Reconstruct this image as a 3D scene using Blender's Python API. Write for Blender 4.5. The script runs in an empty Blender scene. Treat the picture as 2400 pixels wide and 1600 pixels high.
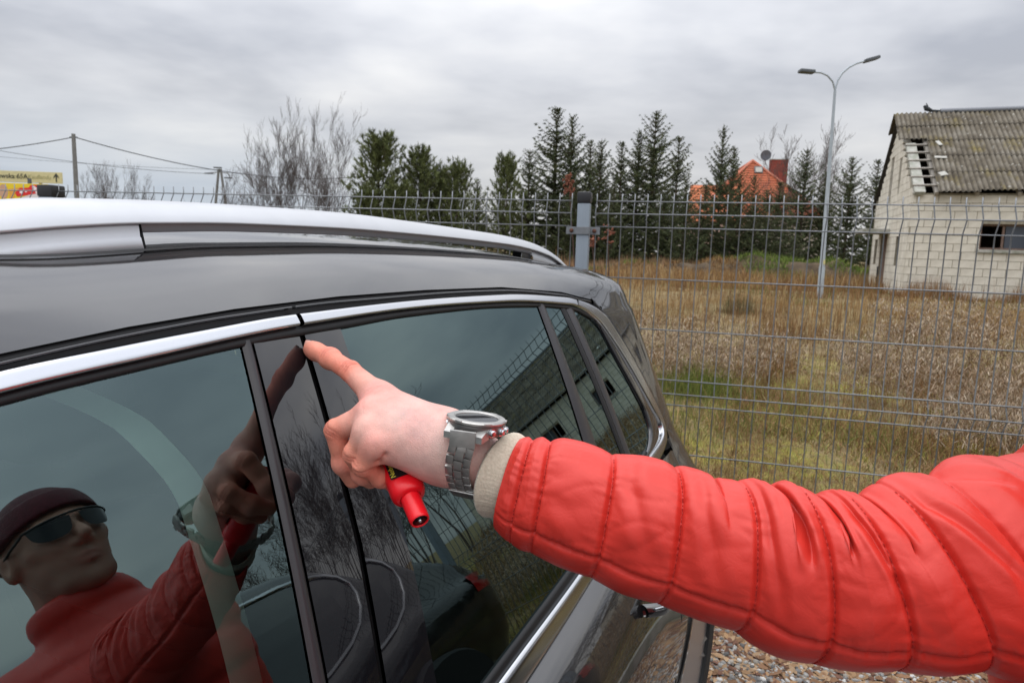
import bpy, bmesh, math, random
import numpy as np
from mathutils import Vector, Matrix, Euler
S = bpy.context.scene
COL = S.collection
R = math.radians
random.seed(7); RNG = np.random.default_rng(7)

# ------------------------------------------------------------------ camera
CAMZ = 1.45
PITCH, ROLL, FPX = R(7.8), R(1.8), 1600.0
_f0 = Vector((0, math.cos(PITCH), -math.sin(PITCH)))
_u0 = Vector((0, math.sin(PITCH), math.cos(PITCH)))
_r0 = Vector((1, 0, 0))
C_RT = _r0 * math.cos(ROLL) + _u0 * math.sin(ROLL)
C_UP = _u0 * math.cos(ROLL) - _r0 * math.sin(ROLL)
C_FW = _f0
cd = bpy.data.cameras.new('camera'); cam = bpy.data.objects.new('camera', cd); COL.objects.link(cam)
cd.sensor_width = 36.0; cd.lens = 24.0; cd.clip_start = 0.02; cd.clip_end = 3000
cam.matrix_world = Matrix(((C_RT.x, C_UP.x, -C_FW.x, 0), (C_RT.y, C_UP.y, -C_FW.y, 0), (C_RT.z, C_UP.z, -C_FW.z, CAMZ), (0, 0, 0, 1)))
cd.dof.use_dof = True; cd.dof.focus_distance = 0.74; cd.dof.aperture_fstop = 16.0
S.camera = cam
S.view_settings.view_transform = 'Standard'; S.view_settings.look = 'None'
S.view_settings.gamma = 1.0; S.view_settings.use_curve_mapping = False
S.view_settings.exposure = 0.0
try:
    S.cycles.max_bounces = 10; S.cycles.transparent_max_bounces = 24
    S.cycles.glossy_bounces = 6; S.cycles.diffuse_bounces = 3
    S.cycles.use_denoising = True
    S.cycles.sample_clamp_indirect = 8
except Exception: pass

def at_y(u, v, Y):
    """point seen at photo pixel (u, v) whose world y is Y"""
    d = C_FW + C_RT * ((u - 1200) / FPX) - C_UP * ((v - 800) / FPX)
    return Vector((0, 0, CAMZ)) + d * (Y / d.y)
def at(u, v, Z):
    """point seen at photo pixel (u, v) (2400 x 1600) at depth Z metres"""
    d = C_FW + C_RT * ((u - 1200) / FPX) - C_UP * ((v - 800) / FPX)
    return Vector((0, 0, CAMZ)) + d * Z

# ------------------------------------------------------------------ world: overcast sky
W = bpy.data.worlds.new('World'); S.world = W; W.use_nodes = True
nt = W.node_tree; N = nt.nodes; L = nt.links; N.clear()
wo = N.new('ShaderNodeOutputWorld'); bgc = N.new('ShaderNodeBackground'); bgs = N.new('ShaderNodeBackground')
add = N.new('ShaderNodeAddShader')
sky = N.new('ShaderNodeTexSky'); sky.sky_type = 'NISHITA'; sky.sun_disc = False
SUN_EL, SUN_AZ = R(62), R(-60)
sky.sun_elevation = SUN_EL; sky.sun_rotation = SUN_AZ
L.new(sky.outputs[0], bgs.inputs[0]); bgs.inputs[1].default_value = 0.008
tc = N.new('ShaderNodeTexCoord')
sep = N.new('ShaderNodeSeparateXYZ'); L.new(tc.outputs['Generated'], sep.inputs[0])
def wm(op, a, b=None):
    n = N.new('ShaderNodeMath'); n.operation = op
    for i, x in enumerate((a, b)):
        if x is None: continue
        if isinstance(x, (int, float)): n.inputs[i].default_value = x
        else: L.new(x, n.inputs[i])
    return n.outputs[0]
zc = wm('MAXIMUM', sep.outputs[2], 0.0)
# project the cloud deck on a plane overhead so that it thins to streaks towards the horizon
den = wm('ADD', zc, 0.14)
cx = wm('DIVIDE', sep.outputs[0], den); cy = wm('DIVIDE', sep.outputs[1], den)
cmb = N.new('ShaderNodeCombineXYZ'); L.new(cx, cmb.inputs[0]); L.new(wm('MULTIPLY', cy, 1.15), cmb.inputs[1])
n1 = N.new('ShaderNodeTexNoise'); n1.inputs['Scale'].default_value = 0.62; n1.inputs['Detail'].default_value = 5; n1.inputs['Roughness'].default_value = 0.48
n1.inputs['Distortion'].default_value = 0.35
L.new(cmb.outputs[0], n1.inputs['Vector'])
n2 = N.new('ShaderNodeTexNoise'); n2.inputs['Scale'].default_value = 1.7; n2.inputs['Detail'].default_value = 4
L.new(cmb.outputs[0], n2.inputs['Vector'])
mixn = wm('ADD', wm('MULTIPLY', n1.outputs[0], 0.72), wm('MULTIPLY', n2.outputs[0], 0.28))
ramp = N.new('ShaderNodeValToRGB'); L.new(mixn, ramp.inputs[0])
cr = ramp.color_ramp; cr.elements[0].position = 0.38; cr.elements[0].color = (0.345, 0.36, 0.40, 1)
cr.elements[1].position = 0.64; cr.elements[1].color = (0.74, 0.735, 0.73, 1)
e = cr.elements.new(0.5); e.color = (0.53, 0.54, 0.57, 1)
# the deck is brighter overhead, as an overcast sky is
gain = wm('ADD', 0.93, wm('MULTIPLY', wm('POWER', zc, 1.6), 4.1))
# a bluish clearing low in the west (left of the road)
hz = N.new('ShaderNodeMapRange'); hz.interpolation_type = 'SMOOTHSTEP'
hz.inputs['From Min'].default_value = 0.23; hz.inputs['From Max'].default_value = 0.02
L.new(wm('ADD', zc, wm('MULTIPLY', n1.outputs[0], 0.06)), hz.inputs['Value'])
wl = N.new('ShaderNodeMapRange'); wl.interpolation_type = 'SMOOTHSTEP'
wl.inputs['From Min'].default_value = 0.08; wl.inputs['From Max'].default_value = -0.45
L.new(sep.outputs[0], wl.inputs['Value'])
clear = wm('MULTIPLY', hz.outputs[0], wm('MULTIPLY', wl.outputs[0], 0.85))
mx = N.new('ShaderNodeMix'); mx.data_type = 'RGBA'
L.new(clear, mx.inputs['Factor']); L.new(ramp.outputs[0], mx.inputs['A']); mx.inputs['B'].default_value = (0.42, 0.53, 0.68, 1)
# pale band low over the horizon
hb = N.new('ShaderNodeMapRange'); hb.interpolation_type = 'SMOOTHSTEP'
hb.inputs['From Min'].default_value = 0.26; hb.inputs['From Max'].default_value = 0.06; hb.inputs['To Max'].default_value = 0.55
L.new(zc, hb.inputs['Value'])
mx2 = N.new('ShaderNodeMix'); mx2.data_type = 'RGBA'
hbf = wm('MULTIPLY', hb.outputs[0], wm('SUBTRACT', 1.0, clear))
L.new(hbf, mx2.inputs['Factor']); L.new(mx.outputs['Result'], mx2.inputs['A']); mx2.inputs['B'].default_value = (0.71, 0.70, 0.69, 1)
L.new(mx2.outputs['Result'], bgc.inputs[0]); L.new(gain, bgc.inputs[1])
L.new(bgc.outputs[0], add.inputs[0]); L.new(bgs.outputs[0], add.inputs[1]); L.new(add.outputs[0], wo.inputs[0])

sd = bpy.data.lights.new('sun', 'SUN'); so = bpy.data.objects.new('sun', sd); COL.objects.link(so)
sd.energy = 0.5; sd.angle = R(50); sd.color = (1.0, 0.97, 0.93)
_sv = Vector((math.sin(SUN_AZ) * math.cos(SUN_EL), math.cos(SUN_AZ) * math.cos(SUN_EL), math.sin(SUN_EL)))
so.rotation_euler = _sv.to_track_quat('Z', 'Y').to_euler()

# ------------------------------------------------------------------ helpers
def tag(o, label=None, cat=None, group=None, kind=None):
    if label: o['label'] = label
    if cat: o['category'] = cat
    if group: o['group'] = group
    if kind: o['kind'] = kind
    return o
def empty(name, loc=(0, 0, 0), label=None, cat=None, group=None, rot=(0, 0, 0)):
    o = bpy.data.objects.new(name, None); COL.objects.link(o); o.location = loc; o.rotation_euler = rot
    o.empty_display_size = 0.1
    return tag(o, label, cat, group)
def link(name, me, mat=None, parent=None, smooth=True):
    o = bpy.data.objects.new(name, me); COL.objects.link(o)
    if mat is not None and len(me.materials) == 0:
        for m in (mat if isinstance(mat, (list, tuple)) else [mat]): me.materials.append(m)
    if smooth and len(me.polygons):
        me.polygons.foreach_set('use_smooth', np.ones(len(me.polygons), bool))
    if parent is not None:
        o.parent = parent
        o.matrix_parent_inverse = Matrix.Translation(-Vector(parent.location)) if parent.rotation_euler == Euler((0, 0, 0)) else parent_inv(parent)
    return o
def parent_inv(p):
    return (Matrix.Translation(Vector(p.location)) @ p.rotation_euler.to_matrix().to_4x4()).inverted()
def mesh(name, V, F, mat=None, parent=None, smooth=True, local=False):
    me = bpy.data.meshes.new(name); me.from_pydata([tuple(v) for v in V], [], [tuple(int(i) for i in f) for f in F]); me.update()
    o = link(name, me, mat, parent, smooth)
    if local: o.matrix_parent_inverse = Matrix.Identity(4)
    return o
def npmesh(name, V, F, mat=None, parent=None, smooth=True, local=False, cols=None):
    """V (n,3) float, F (m,k) int, fast"""
    V = np.asarray(V, np.float32); F = np.asarray(F, np.int32); k = F.shape[1]
    me = bpy.data.meshes.new(name)
    me.vertices.add(len(V)); me.vertices.foreach_set('co', V.ravel())
    me.loops.add(F.size); me.loops.foreach_set('vertex_index', F.ravel())
    me.polygons.add(len(F)); me.polygons.foreach_set('loop_start', np.arange(0, F.size, k, dtype=np.int32))
    me.update(calc_edges=True)
    if cols is not None:
        a = me.color_attributes.new('Col', 'FLOAT_COLOR', 'POINT')
        c = np.ones((len(V), 4), np.float32); c[:, :cols.shape[1]] = cols
        a.data.foreach_set('color', c.ravel())
    o = link(name, me, mat, parent, smooth)
    if local: o.matrix_parent_inverse = Matrix.Identity(4)
    return o
def sharp(o, deg=35):
    me = o.data
    try: me.set_sharp_from_angle(angle=R(deg))
    except Exception: pass
    return o
class MB:
    def __init__(s): s.V = []; s.F = []
    def add(s, V, F):
        b = len(s.V); s.V += [tuple(v) for v in V]; s.F += [tuple(i + b for i in f) for f in F]
    def box(s, c, d, M=None):
        x, y, z = (q / 2 for q in d); c = Vector(c)
        P = [Vector((i * x, j * y, k * z)) for k in (-1, 1) for j in (-1, 1) for i in (-1, 1)]
        if M is not None: P = [M @ p for p in P]
        s.add([p + c for p in P], [(0, 2, 3, 1), (4, 5, 7, 6), (0, 1, 5, 4), (2, 6, 7, 3), (0, 4, 6, 2), (1, 3, 7, 5)])
    def bbox(s, c, d, b, M=None):
        """box with chamfered edges"""
        bm = bmesh.new(); bmesh.ops.create_cube(bm, size=1)
        for v in bm.verts: v.co = Vector((v.co.x * d[0], v.co.y * d[1], v.co.z * d[2]))
        bmesh.ops.bevel(bm, geom=bm.edges[:], offset=b, segments=2, affect='EDGES', profile=0.6)
        bm.verts.ensure_lookup_table()
        P = [v.co.copy() for v in bm.verts]
        if M is not None: P = [M @ p for p in P]
        s.add([p + Vector(c) for p in P], [tuple(v.index for v in f.verts) for f in bm.faces]); bm.free()
    def tube(s, pts, rad, n=8, cap=True):
        pts = [Vector(p) for p in pts]; m = len(pts)
        rad = rad if isinstance(rad, (list, tuple)) else [rad] * m
        b = len(s.V); prev = None
        for i, p in enumerate(pts):
            t = (pts[min(i + 1, m - 1)] - pts[max(i - 1, 0)]).normalized()
            if prev is None:
                a = Vector((0, 0, 1)) if abs(t.z) < 0.9 else Vector((1, 0, 0)); x = t.cross(a).normalized()
            else: x = (prev - t * prev.dot(t)).normalized()
            prev = x; y = t.cross(x)
            for j in range(n):
                th = 2 * math.pi * j / n
                s.V.append(tuple(p + (x * math.cos(th) + y * math.sin(th)) * rad[i]))
        for i in range(m - 1):
            for j in range(n):
                s.F.append((b + i * n + j, b + i * n + (j + 1) % n, b + (i + 1) * n + (j + 1) % n, b + (i + 1) * n + j))
        if cap:
            s.F.append(tuple(b + j for j in reversed(range(n)))); s.F.append(tuple(b + (m - 1) * n + j for j in range(n)))
    def lathe(s, prof, n, M):
        """prof: (r, z) pairs; M places it"""
        b = len(s.V)
        for r_, z_ in prof:
            for j in range(n):
                th = 2 * math.pi * j / n
                s.V.append(tuple(M @ Vector((r_ * math.cos(th), r_ * math.sin(th), z_))))
        for i in range(len(prof) - 1):
            for j in range(n):
                s.F.append((b + i * n + j, b + i * n + (j + 1) % n, b + (i + 1) * n + (j + 1) % n, b + (i + 1) * n + j))
        s.F.append(tuple(b + j for j in reversed(range(n)))); s.F.append(tuple(b + (len(prof) - 1) * n + j for j in range(n)))
    def build(s, name, mat, parent=None, smooth=False, deg=None, local=False):
        o = mesh(name, s.V, s.F, mat, parent, smooth or deg is not None, local)
        if deg is not None: sharp(o, deg)
        return o
def copy_tree(o, parent=None, keep=True):
    c = o.copy(); COL.objects.link(c)
    if parent is not None: c.parent = parent
    for ch in list(o.children): copy_tree(ch, c)
    return c
def interp(x, pts):
    p = sorted(pts); return np.interp(x, [a for a, b in p], [b for a, b in p])
def cr_interp(x, pts):
    """smooth (monotone cubic) interpolation through points"""
    p = sorted(pts); X = np.array([a for a, b in p], float); Y = np.array([b for a, b in p], float)
    h = np.diff(X); d = np.diff(Y) / h; m = np.zeros(len(X)); m[0] = d[0]; m[-1] = d[-1]
    for i in range(1, len(X) - 1):
        m[i] = 0 if d[i - 1] * d[i] <= 0 else (h[i - 1] + h[i]) / (h[i - 1] / d[i - 1] + h[i] / d[i]) if True else 0
    x = np.asarray(x, float); i = np.clip(np.searchsorted(X, x) - 1, 0, len(X) - 2)
    t = (x - X[i]) / h[i]; 
    lo = x < X[0]; hi = x > X[-1]
    t = np.clip(t, 0, 1)
    y = (2 * t**3 - 3 * t**2 + 1) * Y[i] + (t**3 - 2 * t**2 + t) * h[i] * m[i] + (-2 * t**3 + 3 * t**2) * Y[i + 1] + (t**3 - t**2) * h[i] * m[i + 1]
    y = np.where(lo, Y[0] + (x - X[0]) * m[0], y); y = np.where(hi, Y[-1] + (x - X[-1]) * m[-1], y)
    return y
def vnoise(P, seed=0):
    """value noise on (n,3)"""
    P = np.asarray(P, float); I = np.floor(P).astype(np.int64); fr = P - I; u = fr * fr * (3 - 2 * fr)
    def h(i):
        n = (i[:, 0] * 374761393 + i[:, 1] * 668265263 + i[:, 2] * 2147483647 + seed * 1274126177) & 0x7fffffff
        n = ((n ^ (n >> 13)) * 1274126177) & 0x7fffffff
        return ((n ^ (n >> 16)) & 0xffff) / 65535.0
    r = 0
    for dx in (0, 1):
        for dy in (0, 1):
            for dz in (0, 1):
                w = (u[:, 0] if dx else 1 - u[:, 0]) * (u[:, 1] if dy else 1 - u[:, 1]) * (u[:, 2] if dz else 1 - u[:, 2])
                r = r + w * h(I + np.array([dx, dy, dz]))
    return r * 2 - 1
def fbm(P, oct=3, seed=0):
    r = 0; a = 1; P = np.asarray(P, float)
    for i in range(oct): r = r + a * vnoise(P * 2**i, seed + i); a *= 0.5
    return r

# ------------------------------------------------------------------ materials
def M_(name): 
    m = bpy.data.materials.new(name); m.use_nodes = True
    return m, m.node_tree.nodes, m.node_tree.links, m.node_tree.nodes['Principled BSDF']
def pbr(name, col, rough=0.5, metal=0.0, spec=0.5, var=0.0, vscale=8.0, bump=0.0, bscale=60.0, col2=None, coat=0.0, coord='Object', detail=4, stretch=None, rvar=0.0, sheen=0.0):
    m, n, l, b = M_(name)
    b.inputs['Base Color'].default_value = (*col, 1); b.inputs['Roughness'].default_value = rough; b.inputs['Metallic'].default_value = metal
    b.inputs['Specular IOR Level'].default_value = spec
    if coat: b.inputs['Coat Weight'].default_value = coat; b.inputs['Coat Roughness'].default_value = 0.02
    if sheen: b.inputs['Sheen Weight'].default_value = sheen
    t = n.new('ShaderNodeTexCoord'); vec = t.outputs[coord]
    if stretch:
        mp = n.new('ShaderNodeMapping'); mp.inputs['Scale'].default_value = stretch; l.new(vec, mp.inputs[0]); vec = mp.outputs[0]
    if var or col2 or rvar:
        ns = n.new('ShaderNodeTexNoise'); ns.inputs['Scale'].default_value = vscale; ns.inputs['Detail'].default_value = detail; ns.inputs['Roughness'].default_value = 0.6
        l.new(vec, ns.inputs['Vector'])
        if var or col2:
            rp = n.new('ShaderNodeValToRGB'); l.new(ns.outputs[0], rp.inputs[0])
            c2 = col2 if col2 else tuple(c * (1 - var) for c in col)
            rp.color_ramp.elements[0].position = 0.35; rp.color_ramp.elements[0].color = (*c2, 1)
            rp.color_ramp.elements[1].position = 0.65; rp.color_ramp.elements[1].color = (*(tuple(min(1, c * (1 + var)) for c in col)), 1)
            l.new(rp.outputs[0], b.inputs['Base Color'])
        if rvar:
            mr = n.new('ShaderNodeMapRange'); l.new(ns.outputs[0], mr.inputs[0]); mr.inputs[3].default_value = max(0, rough - rvar); mr.inputs[4].default_value = rough + rvar
            l.new(mr.outputs[0], b.inputs['Roughness'])
    if bump:
        nb = n.new('ShaderNodeTexNoise'); nb.inputs['Scale'].default_value = bscale; nb.inputs['Detail'].default_value = 4
        l.new(vec, nb.inputs['Vector'])
        bp = n.new('ShaderNodeBump'); bp.inputs['Strength'].default_value = bump; bp.inputs['Distance'].default_value = 0.002
        l.new(nb.outputs[0], bp.inputs['Height']); l.new(bp.outputs[0], b.inputs['Normal'])
    return m
def vcol(name, rough=0.8, spec=0.2, trans=0.0, bump=0.0, bscale=200):
    m, n, l, b = M_(name)
    a = n.new('ShaderNodeVertexColor'); a.layer_name = 'Col'; l.new(a.outputs[0], b.inputs['Base Color'])
    b.inputs['Roughness'].default_value = rough; b.inputs['Specular IOR Level'].default_value = spec
    return m
def glass_mat(name, tint, ior=1.6, darkening=0.0):
    """car glass: tinted see-through sheet with a Fresnel mirror on top"""
    m, n, l, b = M_(name); n.remove(b); out = n['Material Output']
    tr = n.new('ShaderNodeBsdfTransparent'); tr.inputs[0].default_value = (*tint, 1)
    gl = n.new('ShaderNodeBsdfGlossy'); gl.inputs['Roughness'].default_value = 0.0; gl.inputs[0].default_value = (0.72, 0.97, 0.98, 1)
    fr = n.new('ShaderNodeFresnel'); fr.inputs['IOR'].default_value = ior
    mxs = n.new('ShaderNodeMixShader'); l.new(fr.outputs[0], mxs.inputs[0]); l.new(tr.outputs[0], mxs.inputs[1]); l.new(gl.outputs[0], mxs.inputs[2])
    l.new(mxs.outputs[0], out.inputs[0]); return m
# ------------------------------------------------------------------ ground
XK, YK = 0.274, 2.795                      # fence corner post
TL, TR = math.tan(R(10.5)), math.tan(R(15.0))
def fence_y(x): return np.where(np.asarray(x) < XK, YK - (np.asarray(x) - XK) * TL, YK - (np.asarray(x) - XK) * TR)
def sstep(a, b, x): t = np.clip((np.asarray(x, float) - a) / (b - a), 0, 1); return t * t * (3 - 2 * t)
def zf(x, y):
    x = np.asarray(x, float); y = np.asarray(y, float)
    d = y - fence_y(x)
    n = np.stack([x * 0.45, y * 0.45, 0 * x], -1)
    bump = fbm(n.reshape(-1, 3), 3, 5).reshape(x.shape)
    return sstep(-0.1, 0.25, d) * 0.05 + 0.22 * sstep(1.0, 12, d) + bump * 0.07 * sstep(0.3, 3, d)
def ground_mat():
    m, n, l, b = M_('earth')
    t = n.new('ShaderNodeTexCoord'); sp = n.new('ShaderNodeSeparateXYZ'); l.new(t.outputs['Object'], sp.inputs[0])
    def noise(sc, det=5, ro=0.6):
        q = n.new('ShaderNodeTexNoise'); q.inputs['Scale'].default_value = sc; q.inputs['Detail'].default_value = det; q.inputs['Roughness'].default_value = ro
        l.new(t.outputs['Object'], q.inputs['Vector']); return q.outputs[0]
    def ramp(f, cs):
        q = n.new('ShaderNodeValToRGB'); l.new(f, q.inputs[0]); r = q.color_ramp
        while len(r.elements) < len(cs): r.elements.new(0.5)
        for e_, (p, c) in zip(r.elements, cs): e_.position = p; e_.color = (*c, 1)
        return q.outputs[0]
    base = ramp(noise(3.5), [(0.3, (0.10, 0.075, 0.04)), (0.48, (0.20, 0.155, 0.08)), (0.7, (0.30, 0.23, 0.12))])
    moss = ramp(noise(11, 6, 0.7), [(0.34, (0.13, 0.095, 0.045)), (0.46, (0.20, 0.175, 0.05)), (0.56, (0.27, 0.25, 0.05)), (0.72, (0.33, 0.29, 0.10))])
    patch = ramp(noise(0.9, 6, 0.7), [(0.46, (0, 0, 0)), (0.58, (1, 1, 1))])
    mx = n.new('ShaderNodeMix'); mx.data_type = 'RGBA'; pn = n.new('ShaderNodeMapRange'); l.new(sp.outputs[1], pn.inputs[0]); pn.inputs[1].default_value = 6.5; pn.inputs[2].default_value = 10.0; pn.inputs[3].default_value = 1.0; pn.inputs[4].default_value = 0.12
    pm = n.new('ShaderNodeMath'); pm.operation = 'MULTIPLY'; l.new(patch, pm.inputs[0]); l.new(pn.outputs[0], pm.inputs[1]); l.new(pm.outputs[0], mx.inputs['Factor']); l.new(base, mx.inputs['A']); l.new(moss, mx.inputs['B'])
    grav = ramp(noise(90, 3, 0.7), [(0.3, (0.09, 0.085, 0.08)), (0.5, (0.22, 0.21, 0.2)), (0.7, (0.42, 0.41, 0.4))])
    # yard side of the fence line is gravel
    a = n.new('ShaderNodeMath'); a.operation = 'MULTIPLY_ADD'; l.new(sp.outputs[0], a.inputs[0]); a.inputs[1].default_value = TR; l.new(sp.outputs[1], a.inputs[2])
    mr = n.new('ShaderNodeMapRange'); l.new(a.outputs[0], mr.inputs[0]); mr.inputs[1].default_value = YK + XK * TR - 0.12; mr.inputs[2].default_value = YK + XK * TR + 0.1
    m2 = n.new('ShaderNodeMix'); m2.data_type = 'RGBA'; l.new(mr.outputs[0], m2.inputs['Factor']); l.new(grav, m2.inputs['A']); l.new(mx.outputs['Result'], m2.inputs['B'])
    l.new(m2.outputs['Result'], b.inputs['Base Color']); b.inputs['Roughness'].default_value = 0.95; b.inputs['Specular IOR Level'].default_value = 0.15
    bp = n.new('ShaderNodeBump'); bp.inputs['Strength'].default_value = 0.8; bp.inputs['Distance'].default_value = 0.02; l.new(noise(60, 4), bp.inputs['Height']); l.new(bp.outputs[0], b.inputs['Normal'])
    return m
rr = np.concatenate([[0.0], np.geomspace(0.4, 1800, 110)]); NA = 240
th = np.linspace(0, 2 * np.pi, NA, endpoint=False)
GX = rr[:, None] * np.sin(th)[None]; GY = rr[:, None] * np.cos(th)[None]; GZ = zf(GX, GY)
Vg = np.stack([GX, GY, GZ], -1).reshape(-1, 3)
i, j = np.meshgrid(np.arange(len(rr) - 1), np.arange(NA), indexing='ij')
Fg = np.stack([i * NA + j, i * NA + (j + 1) % NA, (i + 1) * NA + (j + 1) % NA, (i + 1) * NA + j], -1).reshape(-1, 4)[:, ::-1]
tag(npmesh('ground', Vg, Fg, ground_mat()), kind='structure')

# mound of bulldozed soil beyond the weeds
soil = pbr('mound_soil', (0.13, 0.095, 0.06), 0.95, spec=0.1, col2=(0.05, 0.038, 0.027), vscale=1.4, bump=1.0, bscale=9)
mu = np.linspace(-1, 1, 70); mv = np.linspace(-1, 1, 34)
U, V_ = np.meshgrid(mu, mv, indexing='ij')
mc = at(1770, 640, 33.0)
prof = np.clip(1 - U**2, 0, 1)**0.45 * (0.75 + 0.25 * np.sin(U * 4.1 + 1.0)) * np.clip(1 - V_**2, 0, 1)**0.9
MX = mc.x + U * 8.6; MY = mc.y + V_ * 3.0 - U * 1.2
MZ = 0.2 + prof * 1.15 + fbm(np.stack([MX * .8, MY * .8, 0 * MX], -1).reshape(-1, 3), 3, 9).reshape(MX.shape) * 0.26 * np.clip(1 - np.maximum(abs(U), abs(V_))**6, 0, 1)
i, j = np.meshgrid(np.arange(69), np.arange(33), indexing='ij')
Fm = np.stack([i * 34 + j, (i + 1) * 34 + j, (i + 1) * 34 + j + 1, i * 34 + j + 1], -1).reshape(-1, 4)
tag(npmesh('mound', np.stack([MX, MY, MZ], -1).reshape(-1, 3), Fm, soil), kind='structure')

# ------------------------------------------------------------------ fence
galv = pbr('galvanised_steel', (0.23, 0.24, 0.25), 0.42, metal=0.55, var=0.12, vscale=40)
postm = pbr('galvanised_post', (0.25, 0.29, 0.33), 0.45, metal=0.35, var=0.1, vscale=18, stretch=(1, 1, 0.15))
capm = pbr('black_plastic', (0.018, 0.018, 0.02), 0.42, var=0.2)
rust = pbr('rusty_bolt', (0.11, 0.045, 0.028), 0.85, var=0.3, vscale=300)
conc = pbr('concrete', (0.36, 0.35, 0.32), 0.9, var=0.18, vscale=6, bump=0.5, col2=(0.24, 0.25, 0.2))
ZTOP = 1.645
HW = [0.0, 0.05, 0.1, 0.3, 0.5, 0.7, 0.75, 0.8, 1.0, 1.2, 1.4, 1.45, 1.5]
def fold(dz):
    return -0.028 if round(dz, 2) in (0.05, 0.75, 1.45) else 0.0
def vertical_wire_mesh():
    b = MB(); zs = [0.03] + [-h for h in HW]
    b.tube([(0, fold(-z) if z < 0 else 0, z) for z in zs], 0.0023, 6)
    me = bpy.data.meshes.new('wire'); me.from_pydata(b.V, [], b.F); me.materials.append(galv)
    me.polygons.foreach_set('use_smooth', np.ones(len(me.polygons), bool)); return me
VW = vertical_wire_mesh()
def hwire_mesh(length):
    b = MB(); b.tube([(0, 0, 0), (length, 0, 0)], 0.0027, 6)
    me = bpy.data.meshes.new('wire'); me.from_pydata(b.V, [], b.F); me.materials.append(galv)
    me.polygons.foreach_set('use_smooth', np.ones(len(me.polygons), bool)); return me
def fence_panel(x0, y0, ang, length, label):
    p = empty('mesh_fence', (x0, y0, 0.12), label, 'fence', 'galvanised mesh fence panels round the weedy plot', rot=(0, 0, ang))
    HM = hwire_mesh(length)
    n = int(round(length / 0.05))
    for k in range(n + 1):
        o = bpy.data.objects.new('wire', VW); COL.objects.link(o); o.parent = p; o.location = (min(k * 0.05, length), 0, ZTOP - 0.12)
    for h in HW:
        o = bpy.data.objects.new('wire', HM); COL.objects.link(o); o.parent = p; o.location = (0, fold(h) - 0.005, ZTOP - 0.12 - h)
    return p
def fpost(x, y, ang, label, w=0.05, top=1.68, clamps=True, cap=0.045, d=0.05):
    p = empty('fence_post', (x, y, 0), label, 'fence post', None, rot=(0, 0, ang))
    b = MB(); b.bbox((0, 0, (top - cap) / 2 - 0.2), (w, d, top - cap + 0.4), 0.004); b.build('tube', postm, p, deg=35, local=True)
    b = MB(); b.bbox((0, 0, top - cap / 2), (w + 0.006, d + 0.006, cap), 0.008); b.build('cap', capm, p, deg=35, local=True)
    if clamps:
        for zc_ in (ZTOP - 0.118, ZTOP - 0.82, ZTOP - 1.42):
            b = MB()
            b.bbox((0, -d / 2 - 0.0035, zc_), (w + 0.008, 0.005, 0.03), 0.001); b.bbox((-w / 2 - 0.022, -0.012, zc_), (0.042, 0.004, 0.03), 0.001)
            b.bbox((w / 2 + 0.022, -0.012, zc_), (0.042, 0.004, 0.03), 0.001)
            for sx in (-1, 1): b.box((sx * (w / 2 + 0.0025), -d / 4 - 0.006, zc_), (0.004, d / 2 + 0.004, 0.0295))
            cl = b.build('clamp', galv, p, local=True)
            for sx in (-1, 1):
                q = MB(); q.lathe([(0.0001, 0), (0.008, 0.0015), (0.0085, 0.004), (0.004, 0.009), (0.0001, 0.0095)], 10, Matrix.Translation((sx * (w / 2 + 0.021), -0.0145, zc_)) @ Matrix.Rotation(R(90), 4, 'X'))
                q.build('bolt', rust, cl, deg=40, local=True)
                cl.children[-1].matrix_parent_inverse = Matrix.Identity(4)
    return p
AL_, AR_ = -R(10.5), -R(15.0)
dl = Vector((math.cos(AL_), math.sin(AL_), 0)); dr = Vector((math.cos(AR_), math.sin(AR_), 0)); KP = Vector((XK, YK, 0))
a = KP - dl * (2.4 + 0.05); fence_panel(a.x, a.y, AL_, 2.4, 'mesh fence panel behind the silver roof rail, left of the capped steel post')
g0 = KP - dl * 2.492
a = g0 - dl * 2.55; fence_panel(a.x, a.y, AL_, 2.5, 'mesh fence panel in front of the yellow and red billboard')
a = KP + dr * 0.05; fence_panel(a.x, a.y, AR_, 2.5, 'mesh fence panel in front of the weedy field and white block barn')
b1 = KP + dr * 2.6
a = b1 + dr * 0.05; fence_panel(a.x, a.y, AR_, 2.5, 'mesh fence panel reflected in the dark rear side window')
b2 = KP + dr * 5.2
a = b2 + dr * 0.05; fence_panel(a.x, a.y, AR_, 2.5, 'mesh fence panel farthest along the plot, beside the black parked car')
fpost(XK, YK, -R(12.7), 'grey steel fence post with black cap rising behind the rear of the car roof')
fpost(g0.x, g0.y, AL_, 'thick grey gate post with black cap beside the billboard', w=0.075, top=1.672, clamps=False, cap=0.055, d=0.075)
fpost(b1.x, b1.y, AR_, 'grey steel fence post with black cap next to the tail of the black car')
fpost(b2.x, b2.y, AR_, 'grey steel fence post with black cap beyond the black car')
bm_ = MB()
for A_, d_, s0, s1, an in ((KP, dl, -7, 0.0, AL_), (KP, dr, 0.0, 9, AR_)):
    c = A_ + d_ * (s0 + s1) / 2; bm_.bbox((c.x, c.y, 0.045), (s1 - s0, 0.055, 0.13), 0.006, Matrix.Rotation(an, 3, 'Z'))
tag(bm_.build('fence_plinth', conc, deg=30), 'low concrete plinth running under the mesh fence', 'plinth')

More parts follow.
